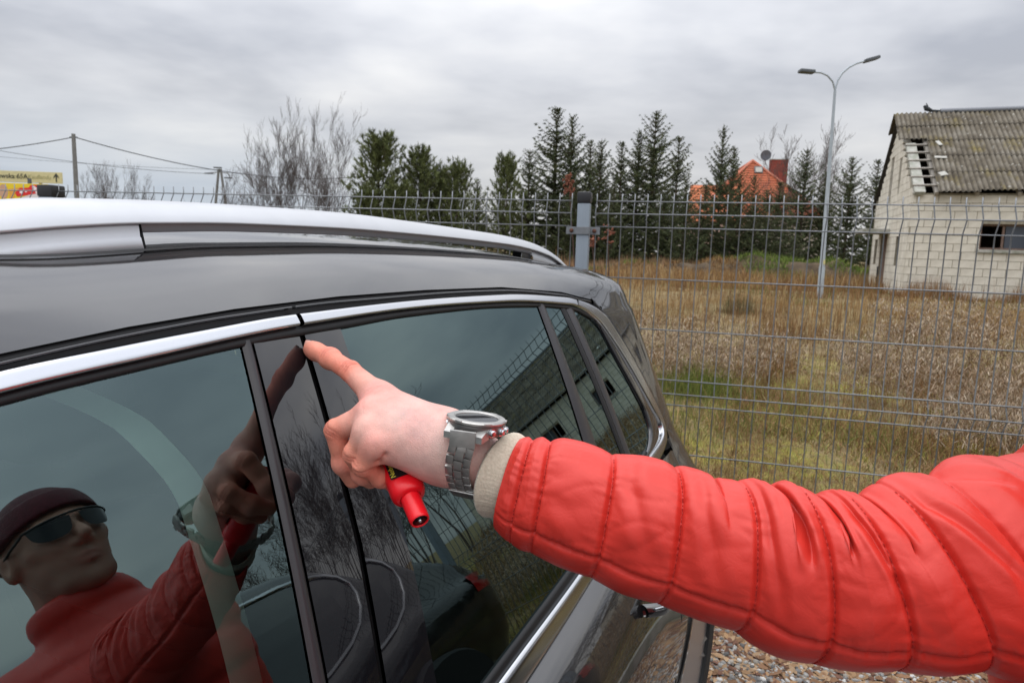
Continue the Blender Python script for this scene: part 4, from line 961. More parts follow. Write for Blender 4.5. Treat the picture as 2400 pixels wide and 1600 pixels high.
# ------------------------------------------------------------------ the black estate car
AC = R(26.5)
CX = Vector((math.sin(AC), math.cos(AC), 0)); CO = Vector((math.cos(AC), -math.sin(AC), 0)); OO = Vector((-0.2381, 0.7619, CAMZ))
def cw(s, w, z): return OO + CX * s + CO * w + Vector((0, 0, z))     # s rearwards, w outwards, z relative to eye level
def cwn(s, w, z):
    s, w, z = np.broadcast_arrays(np.asarray(s, float), np.asarray(w, float), np.asarray(z, float))
    return np.stack([OO.x + CX.x * s + CO.x * w, OO.y + CX.y * s + CO.y * w, OO.z + z], -1)
T0c, RV, ZM, ZO = math.tan(R(21)), 3.0, -0.35, -0.1119
WCEN = -0.64
def plan(s):
    s = np.asarray(s, float); return np.where(s > 0, s * s / 50 + np.where(s > 1.15, (s - 1.15)**2 * .07, 0), s * s / 30)
def wsurf(s, z, off=0.0):
    q = lambda z: T0c * z + (z - ZM)**2 / (2 * RV)
    return -(q(np.asarray(z, float)) - q(ZO)) - plan(s) + off
gut_z = [(-2.6, -.55), (-1.35, -.50), (-1.1, -.36), (-.8, -.20), (-.5, -.118), (-.297, -.091), (-.191, -.080), (-.071, -.072), (.093, -.067), (.286, -.067), (.541, -.072), (.822, -.093), (.916, -.107), (.99, -.117), (1.008, -.121), (1.3, -.155), (1.6, -.2)]
trim_o = [(-1.3, -.50), (-1.05, -.36), (-.75, -.20), (-.5, -.13), (-.3, -.1022), (-.225, -.096), (-.146, -.0905), (.004, -.0825), (.216, -.0800), (.53, -.085), (.82, -.1045), (.907, -.118), (.986, -.136), (1.054, -.163)]
trim_i = [(-1.28, -.52), (-1.04, -.38), (-.75, -.217), (-.5, -.146), (-.305, -.118), (-.201, -.109), (.002, -.096), (.209, -.0915), (.518, -.0985), (.828, -.122), (.901, -.138), (.955, -.159), (1.0, -.185)]
glas_t = [(-1.26, -.53), (-1.03, -.39), (-.75, -.226), (-.5, -.153), (-.306, -.124), (-.203, -.115), (-.081, -.107), (.005, -.104), (.073, -.1025), (.211, -.0985), (.39, -.100), (.667, -.113), (.85, -.132), (.95, -.160)]
belt_g = [(-1.3, -.62), (-.3, -.588), (.14, -.555), (.459, -.5365), (.75, -.516), (.96, -.492), (1.05, -.478)]
belt_i = [(-1.3, -.635), (-.3, -.603), (.168, -.570), (.493, -.5545), (.75, -.533), (.959, -.508), (1.06, -.498)]
belt_o = [(-1.3, -.672), (-.3, -.641), (.235, -.607), (.537, -.584), (.8, -.560), (1.083, -.532)]
d_glas = [(-.132, .92), (-.15, .945), (-.18, .978), (-.259, 1.022), (-.335, 1.072), (-.414, 1.118), (-.45, 1.118), (-.479, 1.07), (-.495, 1.02)]
dout = [(-.115, 1.0), (-.126, 1.022), (-.178, 1.088), (-.288, 1.168), (-.40, 1.235), (-.456, 1.27), (-.50, 1.285), (-.54, 1.25), (-.56, 1.2)]

paint = bpy.data.materials.new('black_car_paint'); paint.use_nodes = True
pb_ = paint.node_tree.nodes['Principled BSDF']; pb_.inputs['Base Color'].default_value = (0.010, 0.009, 0.0105, 1); pb_.inputs['Roughness'].default_value = 0.35
pb_.inputs['Specular IOR Level'].default_value = 0.08; pb_.inputs['Coat Weight'].default_value = 1.0; pb_.inputs['Coat Roughness'].default_value = 0.01; pb_.inputs['Coat IOR'].default_value = 1.95
piano = pbr('gloss_black_trim', (0.007, 0.007, 0.009), 0.03, spec=0.2, coat=1.0); piano.node_tree.nodes['Principled BSDF'].inputs['Coat IOR'].default_value = 1.7; piano.node_tree.nodes['Principled BSDF'].inputs['Coat Roughness'].default_value = 0.0
rubber = pbr('black_rubber', (0.012, 0.012, 0.013), 0.5, spec=0.35)
nP = paint.node_tree.nodes; lP = paint.node_tree.links; tP = nP.new('ShaderNodeTexCoord'); oP = nP.new('ShaderNodeTexNoise'); oP.inputs['Scale'].default_value = 160; lP.new(tP.outputs['Object'], oP.inputs['Vector'])
bP = nP.new('ShaderNodeBump'); bP.inputs['Strength'].default_value = .02; bP.inputs['Distance'].default_value = .001; lP.new(oP.outputs[0], bP.inputs['Height']); lP.new(bP.outputs[0], pb_.inputs['Coat Normal'])
dP = nP.new('ShaderNodeTexNoise'); dP.inputs['Scale'].default_value = 5; dP.inputs['Detail'].default_value = 8; lP.new(tP.outputs['Object'], dP.inputs['Vector'])
rP = nP.new('ShaderNodeMapRange'); lP.new(dP.outputs[0], rP.inputs[0]); rP.inputs[1].default_value = .4; rP.inputs[2].default_value = .7; rP.inputs[3].default_value = .006; rP.inputs[4].default_value = .05; lP.new(rP.outputs[0], pb_.inputs['Coat Roughness'])
cP = nP.new('ShaderNodeValToRGB'); lP.new(dP.outputs[0], cP.inputs[0]); cP.color_ramp.elements[0].position = .42; cP.color_ramp.elements[0].color = (.008, .0075, .0085, 1); cP.color_ramp.elements[1].position = .72; cP.color_ramp.elements[1].color = (.026, .024, .022, 1); lP.new(cP.outputs[0], pb_.inputs['Base Color'])
softrub = pbr('grey_rubber_strip', (0.035, 0.033, 0.036), 0.3, spec=0.5)
chrome = pbr('satin_chrome', (0.56, 0.57, 0.59), 0.16, metal=1.0, rvar=0.03, vscale=30)
alu = pbr('silver_rail', (0.50, 0.51, 0.525), 0.36, metal=0.6, var=0.03, vscale=14, rvar=.04)
alu2 = pbr('silver_rail_foot', (0.46, 0.47, 0.49), 0.42, metal=0.5, var=0.03)
g_front = glass_mat('green_tinted_glass', (0.56, 0.74, 0.67), 2.25)
g_rear = glass_mat('privacy_glass', (0.055, 0.08, 0.072), 2.2)
interior = pbr('black_interior', (0.012, 0.012, 0.013), 0.7, spec=.3)
liner = pbr('grey_headliner', (0.20, 0.20, 0.19), 0.9)
car = empty('estate_car', cw(0, 0, 0), 'black estate car with chrome window trim and a silver roof rail', 'car')
car.location.z = 0
def grid(P, flip=False):
    """(n, m, 3) array -> V, F"""
    n, m = P.shape[:2]; i, j = np.meshgrid(np.arange(n - 1), np.arange(m - 1), indexing='ij')
    F = np.stack([i * m + j, (i + 1) * m + j, (i + 1) * m + j + 1, i * m + j + 1], -1).reshape(-1, 4)
    return P.reshape(-1, 3), (F[:, ::-1] if flip else F)
def mir(P):
    """mirror a car patch to the far side"""
    d = (P - np.array(OO)) @ np.array(CO); return P + (2 * (WCEN - d))[..., None] * np.array(CO)
def patch(name, P, mat, parent=car, both=True, flip=False, smooth=True):
    V, F = grid(P, flip); o = npmesh(name, V, F, mat, parent, smooth)
    if both: V, F = grid(mir(P), not flip); npmesh(name, V, F, mat, parent, smooth)
    return o

# body shell -----------------------------------------------------------
WHS, WHZ, WHR = (1.225, -1.55), -1.118, 0.385
def se(z): return np.interp(z, [-1.25, -1.0, -.75, -.6, -.45, -.3, -.16, -.05, .1], [1.66, 1.74, 1.70, 1.62, 1.57, 1.53, 1.53, 1.56, 1.58])
def roofline(s): return cr_interp(s, [(-2.6, -.62), (-1.9, -.60), (-1.45, -.52), (-.95, -.10), (-.6, -.022), (-.24, -.022), (0, -.009), (.21, -.005), (.43, -.008), (.74, -.019), (1.0, -.040), (1.135, -.050), (1.35, -.074), (1.6, -.105)])
sA = np.concatenate([np.linspace(-2.45, -1.0, 50)[:-1], np.linspace(-1.0, 1.25, 190)[:-1], 1.25 + (1 - (1 - np.linspace(0, 1, 46))**2)])
sA[-46:] = 1.25 + np.sin(np.linspace(0, 1, 46) * np.pi / 2)
def section(s):
    """half profile (w, z) at station s, sill -> centre line"""
    zb = float(cr_interp(np.array([s]), belt_o + [(1.4, -.52), (2.3, -.50)])[0]) if s < 1.25 else -.53
    fl = 0.034 * math.exp(-((s - 1.225) / .30)**2) + 0.03 * math.exp(-((s + 1.55) / .3)**2)
    sc = max(s, -1.6)
    wb = float(wsurf(min(sc, 1.25), zb)); zg = float(interp(s, gut_z)); wg = float(wsurf(min(sc, 1.25), zg, -.004)); rz = float(roofline(np.array([s]))[0])
    kk = float(sstep(1.0, 1.25, s))
    lo = [(wb + .02, -1.23), (wb + .085 + fl * .5, -1.13), (wb + .107 + fl, -1.0), (wb + .116 + fl, -.87), (wb + .105 + fl * .8 - .004 * kk, -.77 - .02 * kk), (wb + .074 + fl * .4 + .012 * kk, zb - .085 - .055 * kk), (wb + .047 + .010 * kk, zb - .036 - .055 * kk), (wb + .036 + .006 * kk, zb - .018 - .045 * kk), (wb + .024 + .003 * kk, zb - .007 - .032 * kk), (wb + .004 + .007 * kk, zb + .004 - .012 * kk)]
    dlo = [(float(wsurf(min(sc, 1.25), z)), z) for z in np.linspace(zb + .02, zg - .012, 16)]
    cz = rz - .040 if s > -.9 else rz - .03; cz = max(cz, zg + .012)
    up = [(wg, zg), (wg - .016, zg + (cz - zg) * .78), (wg - .0235, cz + .002), (wg - .040, cz + (rz - cz) * .40), (wg - .098, rz), (wg - .16, rz + .012), (wg - .32, rz + .028), (WCEN, rz + .038)]
    return lo, dlo, up
def resample(pts, n):
    p = np.array(pts, float); d = np.concatenate([[0], np.cumsum(np.linalg.norm(np.diff(p, axis=0), axis=1))]); t = np.linspace(0, d[-1], n)
    return np.stack([cr_interp(t, list(zip(d, p[:, k]))) for k in (0, 1)], -1)
prof = []
for s in sA:
    sp_ = min(s, 1.25) if s > 1.25 else s
    lo, dlo, up = section(sp_)
    prof.append(np.concatenate([resample(lo, 34), np.array(dlo), resample(up, 22)]))
prof = np.array(prof); NL = 34; ND = 16
t_ = np.clip((sA - 1.25) / 1.0, 0, 1); 
SS = np.repeat(sA[:, None], prof.shape[1], 1).copy(); WW = prof[..., 0].copy(); ZZ = prof[..., 1].copy()
tail = sA > 1.25
for i_ in np.where(tail)[0]:
    t = t_[i_]; e_ = se(ZZ[i_]); SS[i_] = 1.25 + t * (e_ - 1.25); gg = max(1 - t**5.0, 0)**0.55
    WW[i_] = WCEN + (WW[i_] - WCEN) * gg * (1 - .035 * t**2) - .07 * t**2 * np.interp(ZZ[i_], [-.6, -.1], [0, 1])
    ZZ[i_] = ZZ[i_] + np.where(np.arange(len(ZZ[i_])) >= NL + ND, -.030 * t**2 - .03 * t**8, 0)
# snap rows of the window band to the rear edge of the opening
so_ = np.interp(-ZZ, [-z for z, s in dout], [s for z, s in dout])
Dn = np.abs(SS - so_); 
for c_ in range(NL, NL + ND):
    r_ = int(np.argmin(Dn[:, c_])); 
    if SS[r_, c_] < 1.25 or True: SS[r_, c_] = so_[r_, c_]
# wheel openings
for ws in WHS:
    dx = SS - ws; dz = ZZ - WHZ; rad = np.hypot(dx, dz); near = (abs(rad - WHR) < .0085) & (np.arange(prof.shape[1])[None] < NL)
    SS = np.where(near, ws + dx / rad * WHR, SS); ZZ = np.where(near, WHZ + dz / rad * WHR, ZZ)
PB = cwn(SS, WW, ZZ); m = PB.shape[1]
i, j = np.meshgrid(np.arange(len(sA) - 1), np.arange(m - 1), indexing='ij')
sc_ = (SS[:-1, :-1] + SS[1:, :-1] + SS[1:, 1:] + SS[:-1, 1:]) / 4; zc_ = (ZZ[:-1, :-1] + ZZ[1:, :-1] + ZZ[1:, 1:] + ZZ[:-1, 1:]) / 4
soc = np.interp(-zc_, [-z for z, s in dout], [s for z, s in dout])
keep = np.ones_like(sc_, bool)
band = (j >= NL - 1) & (j < NL + ND)
keep &= ~(band & (sc_ < soc) & (sc_ > -1.32))
for ws in WHS: keep &= ~((np.hypot(sc_ - ws, zc_ - WHZ) < WHR - .001) & (j < NL))
keep &= ~((j >= NL + ND) & (sc_ > -1.42) & (sc_ < -.84))            # windscreen opening
keep &= ~((j == NL + ND - 1) & (sc_ < 1.02) & (sc_ > -1.32))
F = np.stack([i * m + j, (i + 1) * m + j, (i + 1) * m + j + 1, i * m + j + 1], -1)[keep]
npmesh('body', PB.reshape(-1, 3), F, paint, car); npmesh('body', mir(PB).reshape(-1, 3), F[:, ::-1], paint, car)
wsP = (j >= NL + ND) & (sc_ > -1.42) & (sc_ < -.84)
Fw = np.stack([i * m + j, (i + 1) * m + j, (i + 1) * m + j + 1, i * m + j + 1], -1)[wsP]
wo_ = npmesh('windscreen', PB.reshape(-1, 3), Fw, g_front, car); npmesh('windscreen', mir(PB).reshape(-1, 3), Fw[:, ::-1], g_front, car)

# strips that follow the side surface ------------------------------------------
def strip(name, A, B, mat, bulge=0.0, off=0.0, n=90, k=7, both=True, parent=car, edge=True, inner=-.006, lean=0.0):
    """A, B: lists of (s, z); a band between two curves on the side surface, with a rounded section"""
    def res(C_):
        p = np.array(C_, float); d = np.concatenate([[0], np.cumsum(np.linalg.norm(np.diff(p, axis=0), axis=1))]); 
        u = np.linspace(0, d[-1], n); return np.stack([cr_interp(u, list(zip(d, p[:, c]))) for c in (0, 1)], -1)
    a, b = res(A), res(B); rows = []
    ts = np.linspace(0, 1, k)
    if edge: rows.append((a, inner))
    for t in ts:
        h = off + bulge * (1 - (2 * t - 1)**6) + lean * (t - .5); rows.append((a * (1 - t) + b * t, h))
    if edge: rows.append((b, inner))
    P = np.stack([cwn(q[:, 0], wsurf(q[:, 0], q[:, 1]) + h * .92, q[:, 1] + h * .36) for q, h in rows], 1)
    return patch(name, P, mat, parent, both)
def curve(C_, s0, s1, n=40): s = np.linspace(s0, s1, n); return list(zip(s, cr_interp(s, C_)))
def curvez(C_, z0, z1, n=40):
    z = np.linspace(z0, z1, n); p = sorted(C_); return list(zip(np.interp(z, [a for a, b in p], [b for a, b in p]), z))
# chrome: front door, rear door, quarter window turning into the belt
strip('window_trim', curve(trim_o, -1.25, .0025), curve(trim_i, -1.25, .0005), chrome, .0025, .004, lean=.004, k=11)
strip('window_trim', curve(trim_o, .0095, .880), curve(trim_i, .0075, .862), chrome, .0025, .004, lean=.004, k=11)
q_o = curve(trim_o, .883, 1.05, 12) + [(1.098, -.215), (1.136, -.262), (1.180, -.325), (1.225, -.395), (1.256, -.445), (1.266, -.475), (1.252, -.503), (1.21, -.518), (1.15, -.527), (1.083, -.532)] + [tuple(p) for p in curve(belt_o, 1.04, -1.25, 40)]
q_i = curve(trim_i, .865, .99, 12) + [(1.048, -.238), (1.094, -.292), (1.146, -.362), (1.196, -.427), (1.222, -.455), (1.226, -.472), (1.213, -.487), (1.17, -.494), (1.12, -.497), (1.06, -.499)] + [tuple(p) for p in curve(belt_i, 1.02, -1.25, 40)]
strip('window_trim', q_o, q_i, chrome, .0035, .004, n=220, k=11)
# door-frame gasket between roof and chrome
strip('roof_gasket', [(s, z + .004) for s, z in curve(gut_z, -1.25, 1.01)], [(s, z) for s, z in curve(trim_o, -1.25, 1.01)], rubber, .0, -.007, n=120, k=3, inner=-.02)
strip('door_frame_lip', [(s, z - .0042) for s, z in curve(gut_z, -1.25, .006)], [(s, z - .0068) for s, z in curve(gut_z, -1.25, .006)], piano, .003, -.004, n=80, k=5)
strip('door_frame_lip', [(s, z - .0042) for s, z in curve(gut_z, .012, .99)], [(s, z - .0066) for s, z in curve(gut_z, .012, .99)], piano, .003, -.004, n=80, k=5)
dz_ = [(1.0, -.128), (1.045, -.158), (1.09, -.196), (1.137, -.258), (1.182, -.322), (1.228, -.392), (1.262, -.445), (1.274, -.478)]
strip('quarter_gasket', [(1.0, -.116), (1.05, -.146), (1.098, -.182), (1.155, -.256), (1.198, -.318), (1.245, -.392), (1.282, -.452), (1.297, -.49)], dz_, rubber, .002, -.001, k=5)
# seals inside the chrome
strip('window_seal', curve(trim_i, -1.25, .97, 60), curve([(s, z - .0015) for s, z in glas_t], -1.22, .945, 60), rubber, .0012, 0.0, n=120, k=4)
strip('window_seal', curve(belt_g, -1.25, 1.03, 60), curve(belt_i, -1.25, 1.05, 60), rubber, .0012, 0.0, n=120, k=4)
strip('window_seal', [(.945, -.160), (.978, -.182), (1.022, -.259), (1.072, -.335), (1.116, -.41), (1.12, -.447), (1.10, -.468), (1.06, -.484), (1.02, -.492)], [(.985, -.178), (1.048, -.238), (1.094, -.292), (1.146, -.362), (1.196, -.427), (1.222, -.458), (1.215, -.487), (1.12, -.499), (1.05, -.502)], piano, .002, 0.0, k=5)
def panel(name, L_, R_, mat, off, top=0.004, bot=0.006, n=50, k=14, both=True, parent=car, crown=0.0, slant=0.0):
    """upright panel between two near-vertical lines given as (z, s) pairs"""
    v = np.linspace(0, 1, n); P = np.zeros((n, k, 3))
    for c_ in range(k):
        u = c_ / (k - 1)
        sl = lambda z: np.interp(-z, [-a for a, b in sorted(L_, reverse=True)], [b for a, b in sorted(L_, reverse=True)]) * (1 - u) + np.interp(-z, [-a for a, b in sorted(R_, reverse=True)], [b for a, b in sorted(R_, reverse=True)]) * u
        sm = float(sl(np.array([-.3]))); zt = float(cr_interp(np.array([float(sl(np.array([-.12])))]), glas_t)[0]) + top; zb = float(cr_interp(np.array([float(sl(np.array([-.52])))]), belt_g)[0]) - bot
        z = zt + (zb - zt) * v; s = sl(z); h = off + crown * (1 - (2 * u - 1)**2) - slant * (u - .5)
        P[:, c_] = cwn(s, wsurf(s, z) + h, z)
    return patch(name, P, mat, parent, both)
def ln(*p): return list(p)
FG = ln((-.10, -.0765), (-.42, -.116), (-.6, -.138)); FG2 = ln((-.10, -.0655), (-.42, -.102), (-.6, -.123))
SM1 = ln((-.09, .0045), (-.20, -.003), (-.33, -.013), (-.464, -.034), (-.6, -.055)); SM2 = ln((-.09, .0115), (-.20, .0045), (-.33, -.005), (-.464, -.026), (-.6, -.047))
RG = ln((-.10, .072), (-.314, .070), (-.406, .063), (-.507, .051), (-.6, .04))
DV1 = ln((-.11, .667), (-.38, .667), (-.6, .668)); DV2 = ln((-.11, .697), (-.39, .722), (-.6, .742))
CG1 = ln((-.12, .781), (-.444, .858), (-.6, .895)); CG1b = ln((-.12, .806), (-.444, .879), (-.6, .914)); CG2 = ln((-.13, .848), (-.468, .916), (-.6, .943))
panel('glass_pane', ln((-.1, -1.21), (-.6, -1.22)), FG, g_front, -.004, k=60)
panel('glass_pane', RG, DV1, g_rear, -.004, k=30); panel('glass_pane', DV2, CG1, g_rear, -.004)
panel('glass_pane', CG2, ln(*d_glas), g_rear, -.004, k=20)
panel('rubber_strip', [(z, s - .002) for z, s in FG], FG2, softrub, -.002, crown=.004, k=7); 
panel('pillar_panel', [(z, s + .001) for z, s in FG2], SM1, piano, -.0012, crown=.0004, slant=.003)
panel('pillar_panel', SM2, RG, piano, -.0012, crown=.0005)
panel('door_gap', [(z, s - .003) for z, s in SM1], [(z, s + .003) for z, s in SM2], rubber, -.009, k=3)
panel('division_bar', [(z, s - .002) for z, s in DV1], [(z, s + .002) for z, s in DV2], softrub, -.002, crown=.004, k=9)
panel('rubber_strip', [(z, s - .002) for z, s in CG1], CG1b, rubber, -.003, crown=.003, k=7)
panel('rubber_strip', CG1b, [(z, s + .002) for z, s in CG2], softrub, -.002, crown=.003, k=9)

# roof rail -----------------------------------------------------------
r_top = [(-.6, -.01), (-.4, .012), (-.3, .021), (-.22, .029), (-.178, .034), (-.13, .037), (-.057, .0405), (.058, .0435), (.242, .0455), (.476, .040), (.636, .0345), (.795, .0285), (.924, .020), (1.021, .008), (1.135, -.015), (1.219, -.050)]
r_bot = [(-.6, -.045), (-.4, -.021), (-.3, -.010), (-.232, -.002), (-.176, .005), (-.097, .012), (.039, .0175), (.218, .019), (.446, .016), (.755, .007), (.883, -.001), (1.027, -.018), (1.145, -.046), (1.22, -.062)]
ss = np.linspace(-.6, 1.219, 150); zt = cr_interp(ss, r_top); zb = cr_interp(ss, r_bot); pl = plan(ss)
sec = [(-.146, 0, 1), (-.1345, 0, 1), (-.1275, .015, 0), (-.1262, .06, 0), (-.1270, .13, 0), (-.1335, .42, 0), (-.1425, .74, 0), (-.150, .91, 0), (-.158, .985, 0), (-.166, 1.0, 0), (-.176, .92, 0), (-.183, .6, 0), (-.183, .1, 0), (-.146, 0, 1)]
P = np.stack([cwn(ss, w_ - pl * 1.0, zb + (zt - zb) * f_ + (0.0035 if k_ else 0)) for w_, f_, k_ in sec], 1)
rail = patch('roof_rail', P, alu)
# recessed lower lip of the rail, front foot, rear feet
rz_ = roofline(ss)
k_ = (ss > -.1) & (ss < .93)
P = np.stack([cwn(ss[k_], -.133 - pl[k_], zb[k_] + .004), cwn(ss[k_], -.134 - pl[k_], zb[k_] - .0085), cwn(ss[k_], -.150 - pl[k_], zb[k_] - .0085), cwn(ss[k_], -.165 - pl[k_], zb[k_] + .004)], 1)
patch('rail_lip', P, alu2)
k_ = (ss < -.0965)
P = np.stack([cwn(ss[k_], -.131 - pl[k_], zb[k_] + .003), cwn(ss[k_], -.129 - pl[k_], zb[k_] - .004), cwn(ss[k_], -.128 - pl[k_], zb[k_] - .0125), cwn(ss[k_], -.1265 - pl[k_], zb[k_] - .0135), cwn(ss[k_], -.121 - pl[k_], rz_[k_] - .002), cwn(ss[k_], -.150 - pl[k_], rz_[k_] - .004)], 1)
patch('rail_foot', P, alu2)
P = np.stack([cwn(np.full(2, -.0965), np.array([-.131, -.17]), np.array([.014, .014])), cwn(np.full(2, -.0965), np.array([-.121, -.17]), np.array([-.02, -.02]))], 1); patch('rail_foot_end', P, rubber)
k_ = (ss > .925)
P = np.stack([cwn(ss[k_], -.136 - pl[k_], zb[k_] + .003), cwn(ss[k_], -.134 - pl[k_], zb[k_] - .004), cwn(ss[k_], -.129 - pl[k_], (zb[k_] + rz_[k_]) / 2), cwn(ss[k_], -.126 - pl[k_], rz_[k_] - .004), cwn(ss[k_], -.165 - pl[k_], rz_[k_] - .004)], 1)
patch('rail_foot', P, alu2)
k_ = (ss > .865) & (ss < .932)
P = np.stack([cwn(ss[k_], -.138 - pl[k_], zb[k_] - .006), cwn(ss[k_], -.131 - pl[k_], rz_[k_] - .004), cwn(ss[k_], -.165 - pl[k_], rz_[k_] - .004), cwn(ss[k_], -.160 - pl[k_], zb[k_] - .006)], 1)
patch('rail_mount', P, pbr('dark_mount', (.035, .037, .042), .4))
# dark joint where the rail meets the roof
sj = np.linspace(-.6, 1.21, 120); rj = roofline(sj); pj = plan(sj); wgj = np.array([float(wsurf(min(s, 1.25), float(interp(s, gut_z)), -.004)) for s in sj])
P = np.stack([cwn(sj, wgj - .0935, rj + .0000), cwn(sj, wgj - .0955, rj + .0022), cwn(sj, wgj - .0990, rj + .0020)], 1); patch('rail_joint', P, rubber)

# lower side: door shuts, handle, arch lips, wheels -----------------------------------------
def sidew(s, z):
    lo, dlo, up = section(min(max(float(s), -2.4), 1.25)); p = resample(lo, 60); return float(np.interp(z, p[:, 1], p[:, 0]))
def side_tube(name, pts, r, mat, off=0.0, both=True):
    b = MB(); b.tube([cw(s, sidew(s, z) + off, z) for s, z in pts], r, 6); b.build(name, mat, car, deg=60)
side_tube('door_shut', [(-.05, -.615), (-.045, -.75), (-.045, -1.1)], .0022, rubber, -.0008)
side_tube('door_shut', [(.935, -.565), (.925, -.68), (.87, -.80), (.82, -.92), (.80, -1.1)], .0022, rubber, -.0008)
side_tube('fuel_flap_shut', [(1.04, -.62), (1.05, -.72)], .0016, rubber, -.0008)
hb = MB()
def hpnt(s, w, z): return cw(s, sidew(s, z) + w, z)
nS = 18; hz_ = lambda t: -.668 + .012 * t
Ph = np.zeros((nS, 9, 3))
for a_ in range(nS):
    t = a_ / (nS - 1); s = .62 + .20 * t; rise = .034 * (1 - (2 * t - 1)**6) + .004
    for c_ in range(9):
        an = math.pi * 2 * c_ / 8; z = hz_(t) + .0125 * math.sin(an); Ph[a_, c_] = np.array(hpnt(s, rise + .009 * math.cos(an), z))
patch('door_handle', Ph, paint, both=False)
b = MB(); b.tube([hpnt(.615 + .21 * t, (.034 * (1 - (2 * t - 1)**6) + .013), hz_(t) + .006) for t in np.linspace(.04, .96, 14)], .0028, 6); b.build('handle_chrome', chrome, car, deg=60)
cup = np.zeros((9, 9, 3))
for a_ in range(9):
    for c_ in range(9):
        u, v = a_ / 4 - 1, c_ / 4 - 1; s = .70 + .065 * u; z = -.665 + .035 * v; cup[a_, c_] = np.array(cw(s, sidew(s, z) + .001 - .0 * (1 - u * u) * (1 - v * v), z))
tyre = pbr('tyre_rubber', (.010, .010, .010), .75); rim = pbr('alloy_rim', (.4, .4, .42), .3, metal=.9)
for side in (1, -1):
    for ws in WHS:
        w0 = sidew(ws, -.9) - .03
        if side < 0: w0 = 2 * WCEN - w0
        Mx = Matrix.Translation(cw(ws, w0, WHZ)) @ Matrix.Rotation(-AC, 4, 'Z') @ Matrix.Rotation(R(90) * side, 4, 'Y')
        b = MB(); b.lathe([(.22, -.2), (.31, -.2), (.325, -.18), (.328, -.04), (.318, -.012), (.29, 0), (.24, -.006), (.232, -.02)], 40, Mx); wh = b.build('wheel', tyre, car, deg=40)
        b = MB(); b.lathe([(.001, -.03), (.05, -.028), (.06, -.04)], 20, Mx)
        for k in range(5):
            an = 2 * math.pi * k / 5
            for da in (-.11, .11): b.tube([Mx @ Vector((.05 * math.cos(an), .05 * math.sin(an), -.035)), Mx @ Vector((.228 * math.cos(an + da), .228 * math.sin(an + da), -.022))], .013, 5)
        b.lathe([(.232, -.015), (.222, -.02), (.215, -.06), (.2, -.2)], 40, Mx); b.build('rim', rim, wh, deg=40)
        # arch liner and lip
        n = 40; PL = np.zeros((n, 3, 3)); PP = np.zeros((n, 4, 3))
        for q in range(n):
            an = R(-12) + R(204) * q / (n - 1); cs, sn = math.cos(an), math.sin(an)
            s1, z1 = ws + WHR * cs, WHZ + WHR * sn; wv = sidew(s1, min(z1, -.62))
            f_ = (lambda w: w) if side > 0 else (lambda w: 2 * WCEN - w)
            PL[q, 0] = cw(s1, f_(wv + .001), z1); PL[q, 1] = cw(ws + (WHR - .012) * cs, f_(wv - .022), WHZ + (WHR - .012) * sn); PL[q, 2] = cw(ws + (WHR - .01) * cs, f_(wv - .30), WHZ + (WHR - .01) * sn)
            for c_, (dr_, dw_) in enumerate(((.022, -.001), (.014, .005), (.004, .006), (-.006, -.008))): PP[q, c_] = cw(ws + (WHR + dr_) * cs, f_(sidew(ws + (WHR + dr_) * cs, min(WHZ + (WHR + dr_) * sn, -.6)) + dw_), WHZ + (WHR + dr_) * sn)
        V, F = grid(PL); npmesh('arch_liner', V, F, rubber, car); V, F = grid(PP); npmesh('arch_lip', V, F, paint, car)
b = MB()
fp = [cw(-2.3, .1, -1.20), cw(1.55, .1, -1.20), cw(1.55, 2 * WCEN - .1, -1.20), cw(-2.3, 2 * WCEN - .1, -1.20)]
b.add(fp, [(0, 1, 2, 3)]); b.build('underbody', rubber, car)
# interior -----------------------------------------------------------
def cab_box(name, s, w, z, d, mat, bev=.04, rot=0.0):
    b = MB(); M3 = Matrix((CX, CO, Vector((0, 0, 1)))).transposed() @ Matrix.Rotation(rot, 3, 'Y'); b.bbox(cw(s, w, z), d, bev, M3); return b.build(name, mat, car, deg=40)
cab_box('cabin_floor', .1, WCEN, -1.0, (2.8, 1.3, .1), interior, .02)
for w_ in (WCEN + .33, WCEN - .33):
    cab_box('front_seat', -.55, w_, -.80, (.5, .46, .16), interior, .05); cab_box('seat_back', -.27, w_, -.52, (.13, .46, .60), interior, .05, R(-14)); cab_box('headrest', -.16, w_, -.16, (.09, .26, .17), interior, .035, R(-8))
cab_box('rear_seat', .42, WCEN, -.80, (.5, 1.2, .16), interior, .05); cab_box('rear_seat_back', .72, WCEN, -.55, (.12, 1.2, .50), interior, .05, R(-16))
for w_ in (WCEN + .36, WCEN - .36): cab_box('headrest', .83, w_, -.26, (.08, .25, .12), interior, .03)
cab_box('parcel_shelf', 1.15, WCEN, -.52, (.55, 1.05, .03), interior, .01)
cab_box('dashboard', -1.25, WCEN, -.62, (.4, 1.2, .3), interior, .08)
sl_ = np.linspace(-.85, 1.4, 30); wl_ = np.linspace(0, 1, 12)
P = np.stack([cwn(sl_, WCEN + (float(wsurf(0, -.09)) - .09 - WCEN) * (1 - 2 * u), roofline(sl_) - .045 + .03 * (1 - (2 * u - 1)**2)) for u in wl_], 1); patch('headliner', P, liner, both=False)
b = MB(); b.tube([cw(-.98 + .05 * math.sin(q), WCEN - .33 + .18 * math.cos(q), -.50 + .17 * math.sin(q)) for q in np.linspace(0, 6.283, 25)], .014, 6); b.build('steering_wheel', interior, car, deg=60)
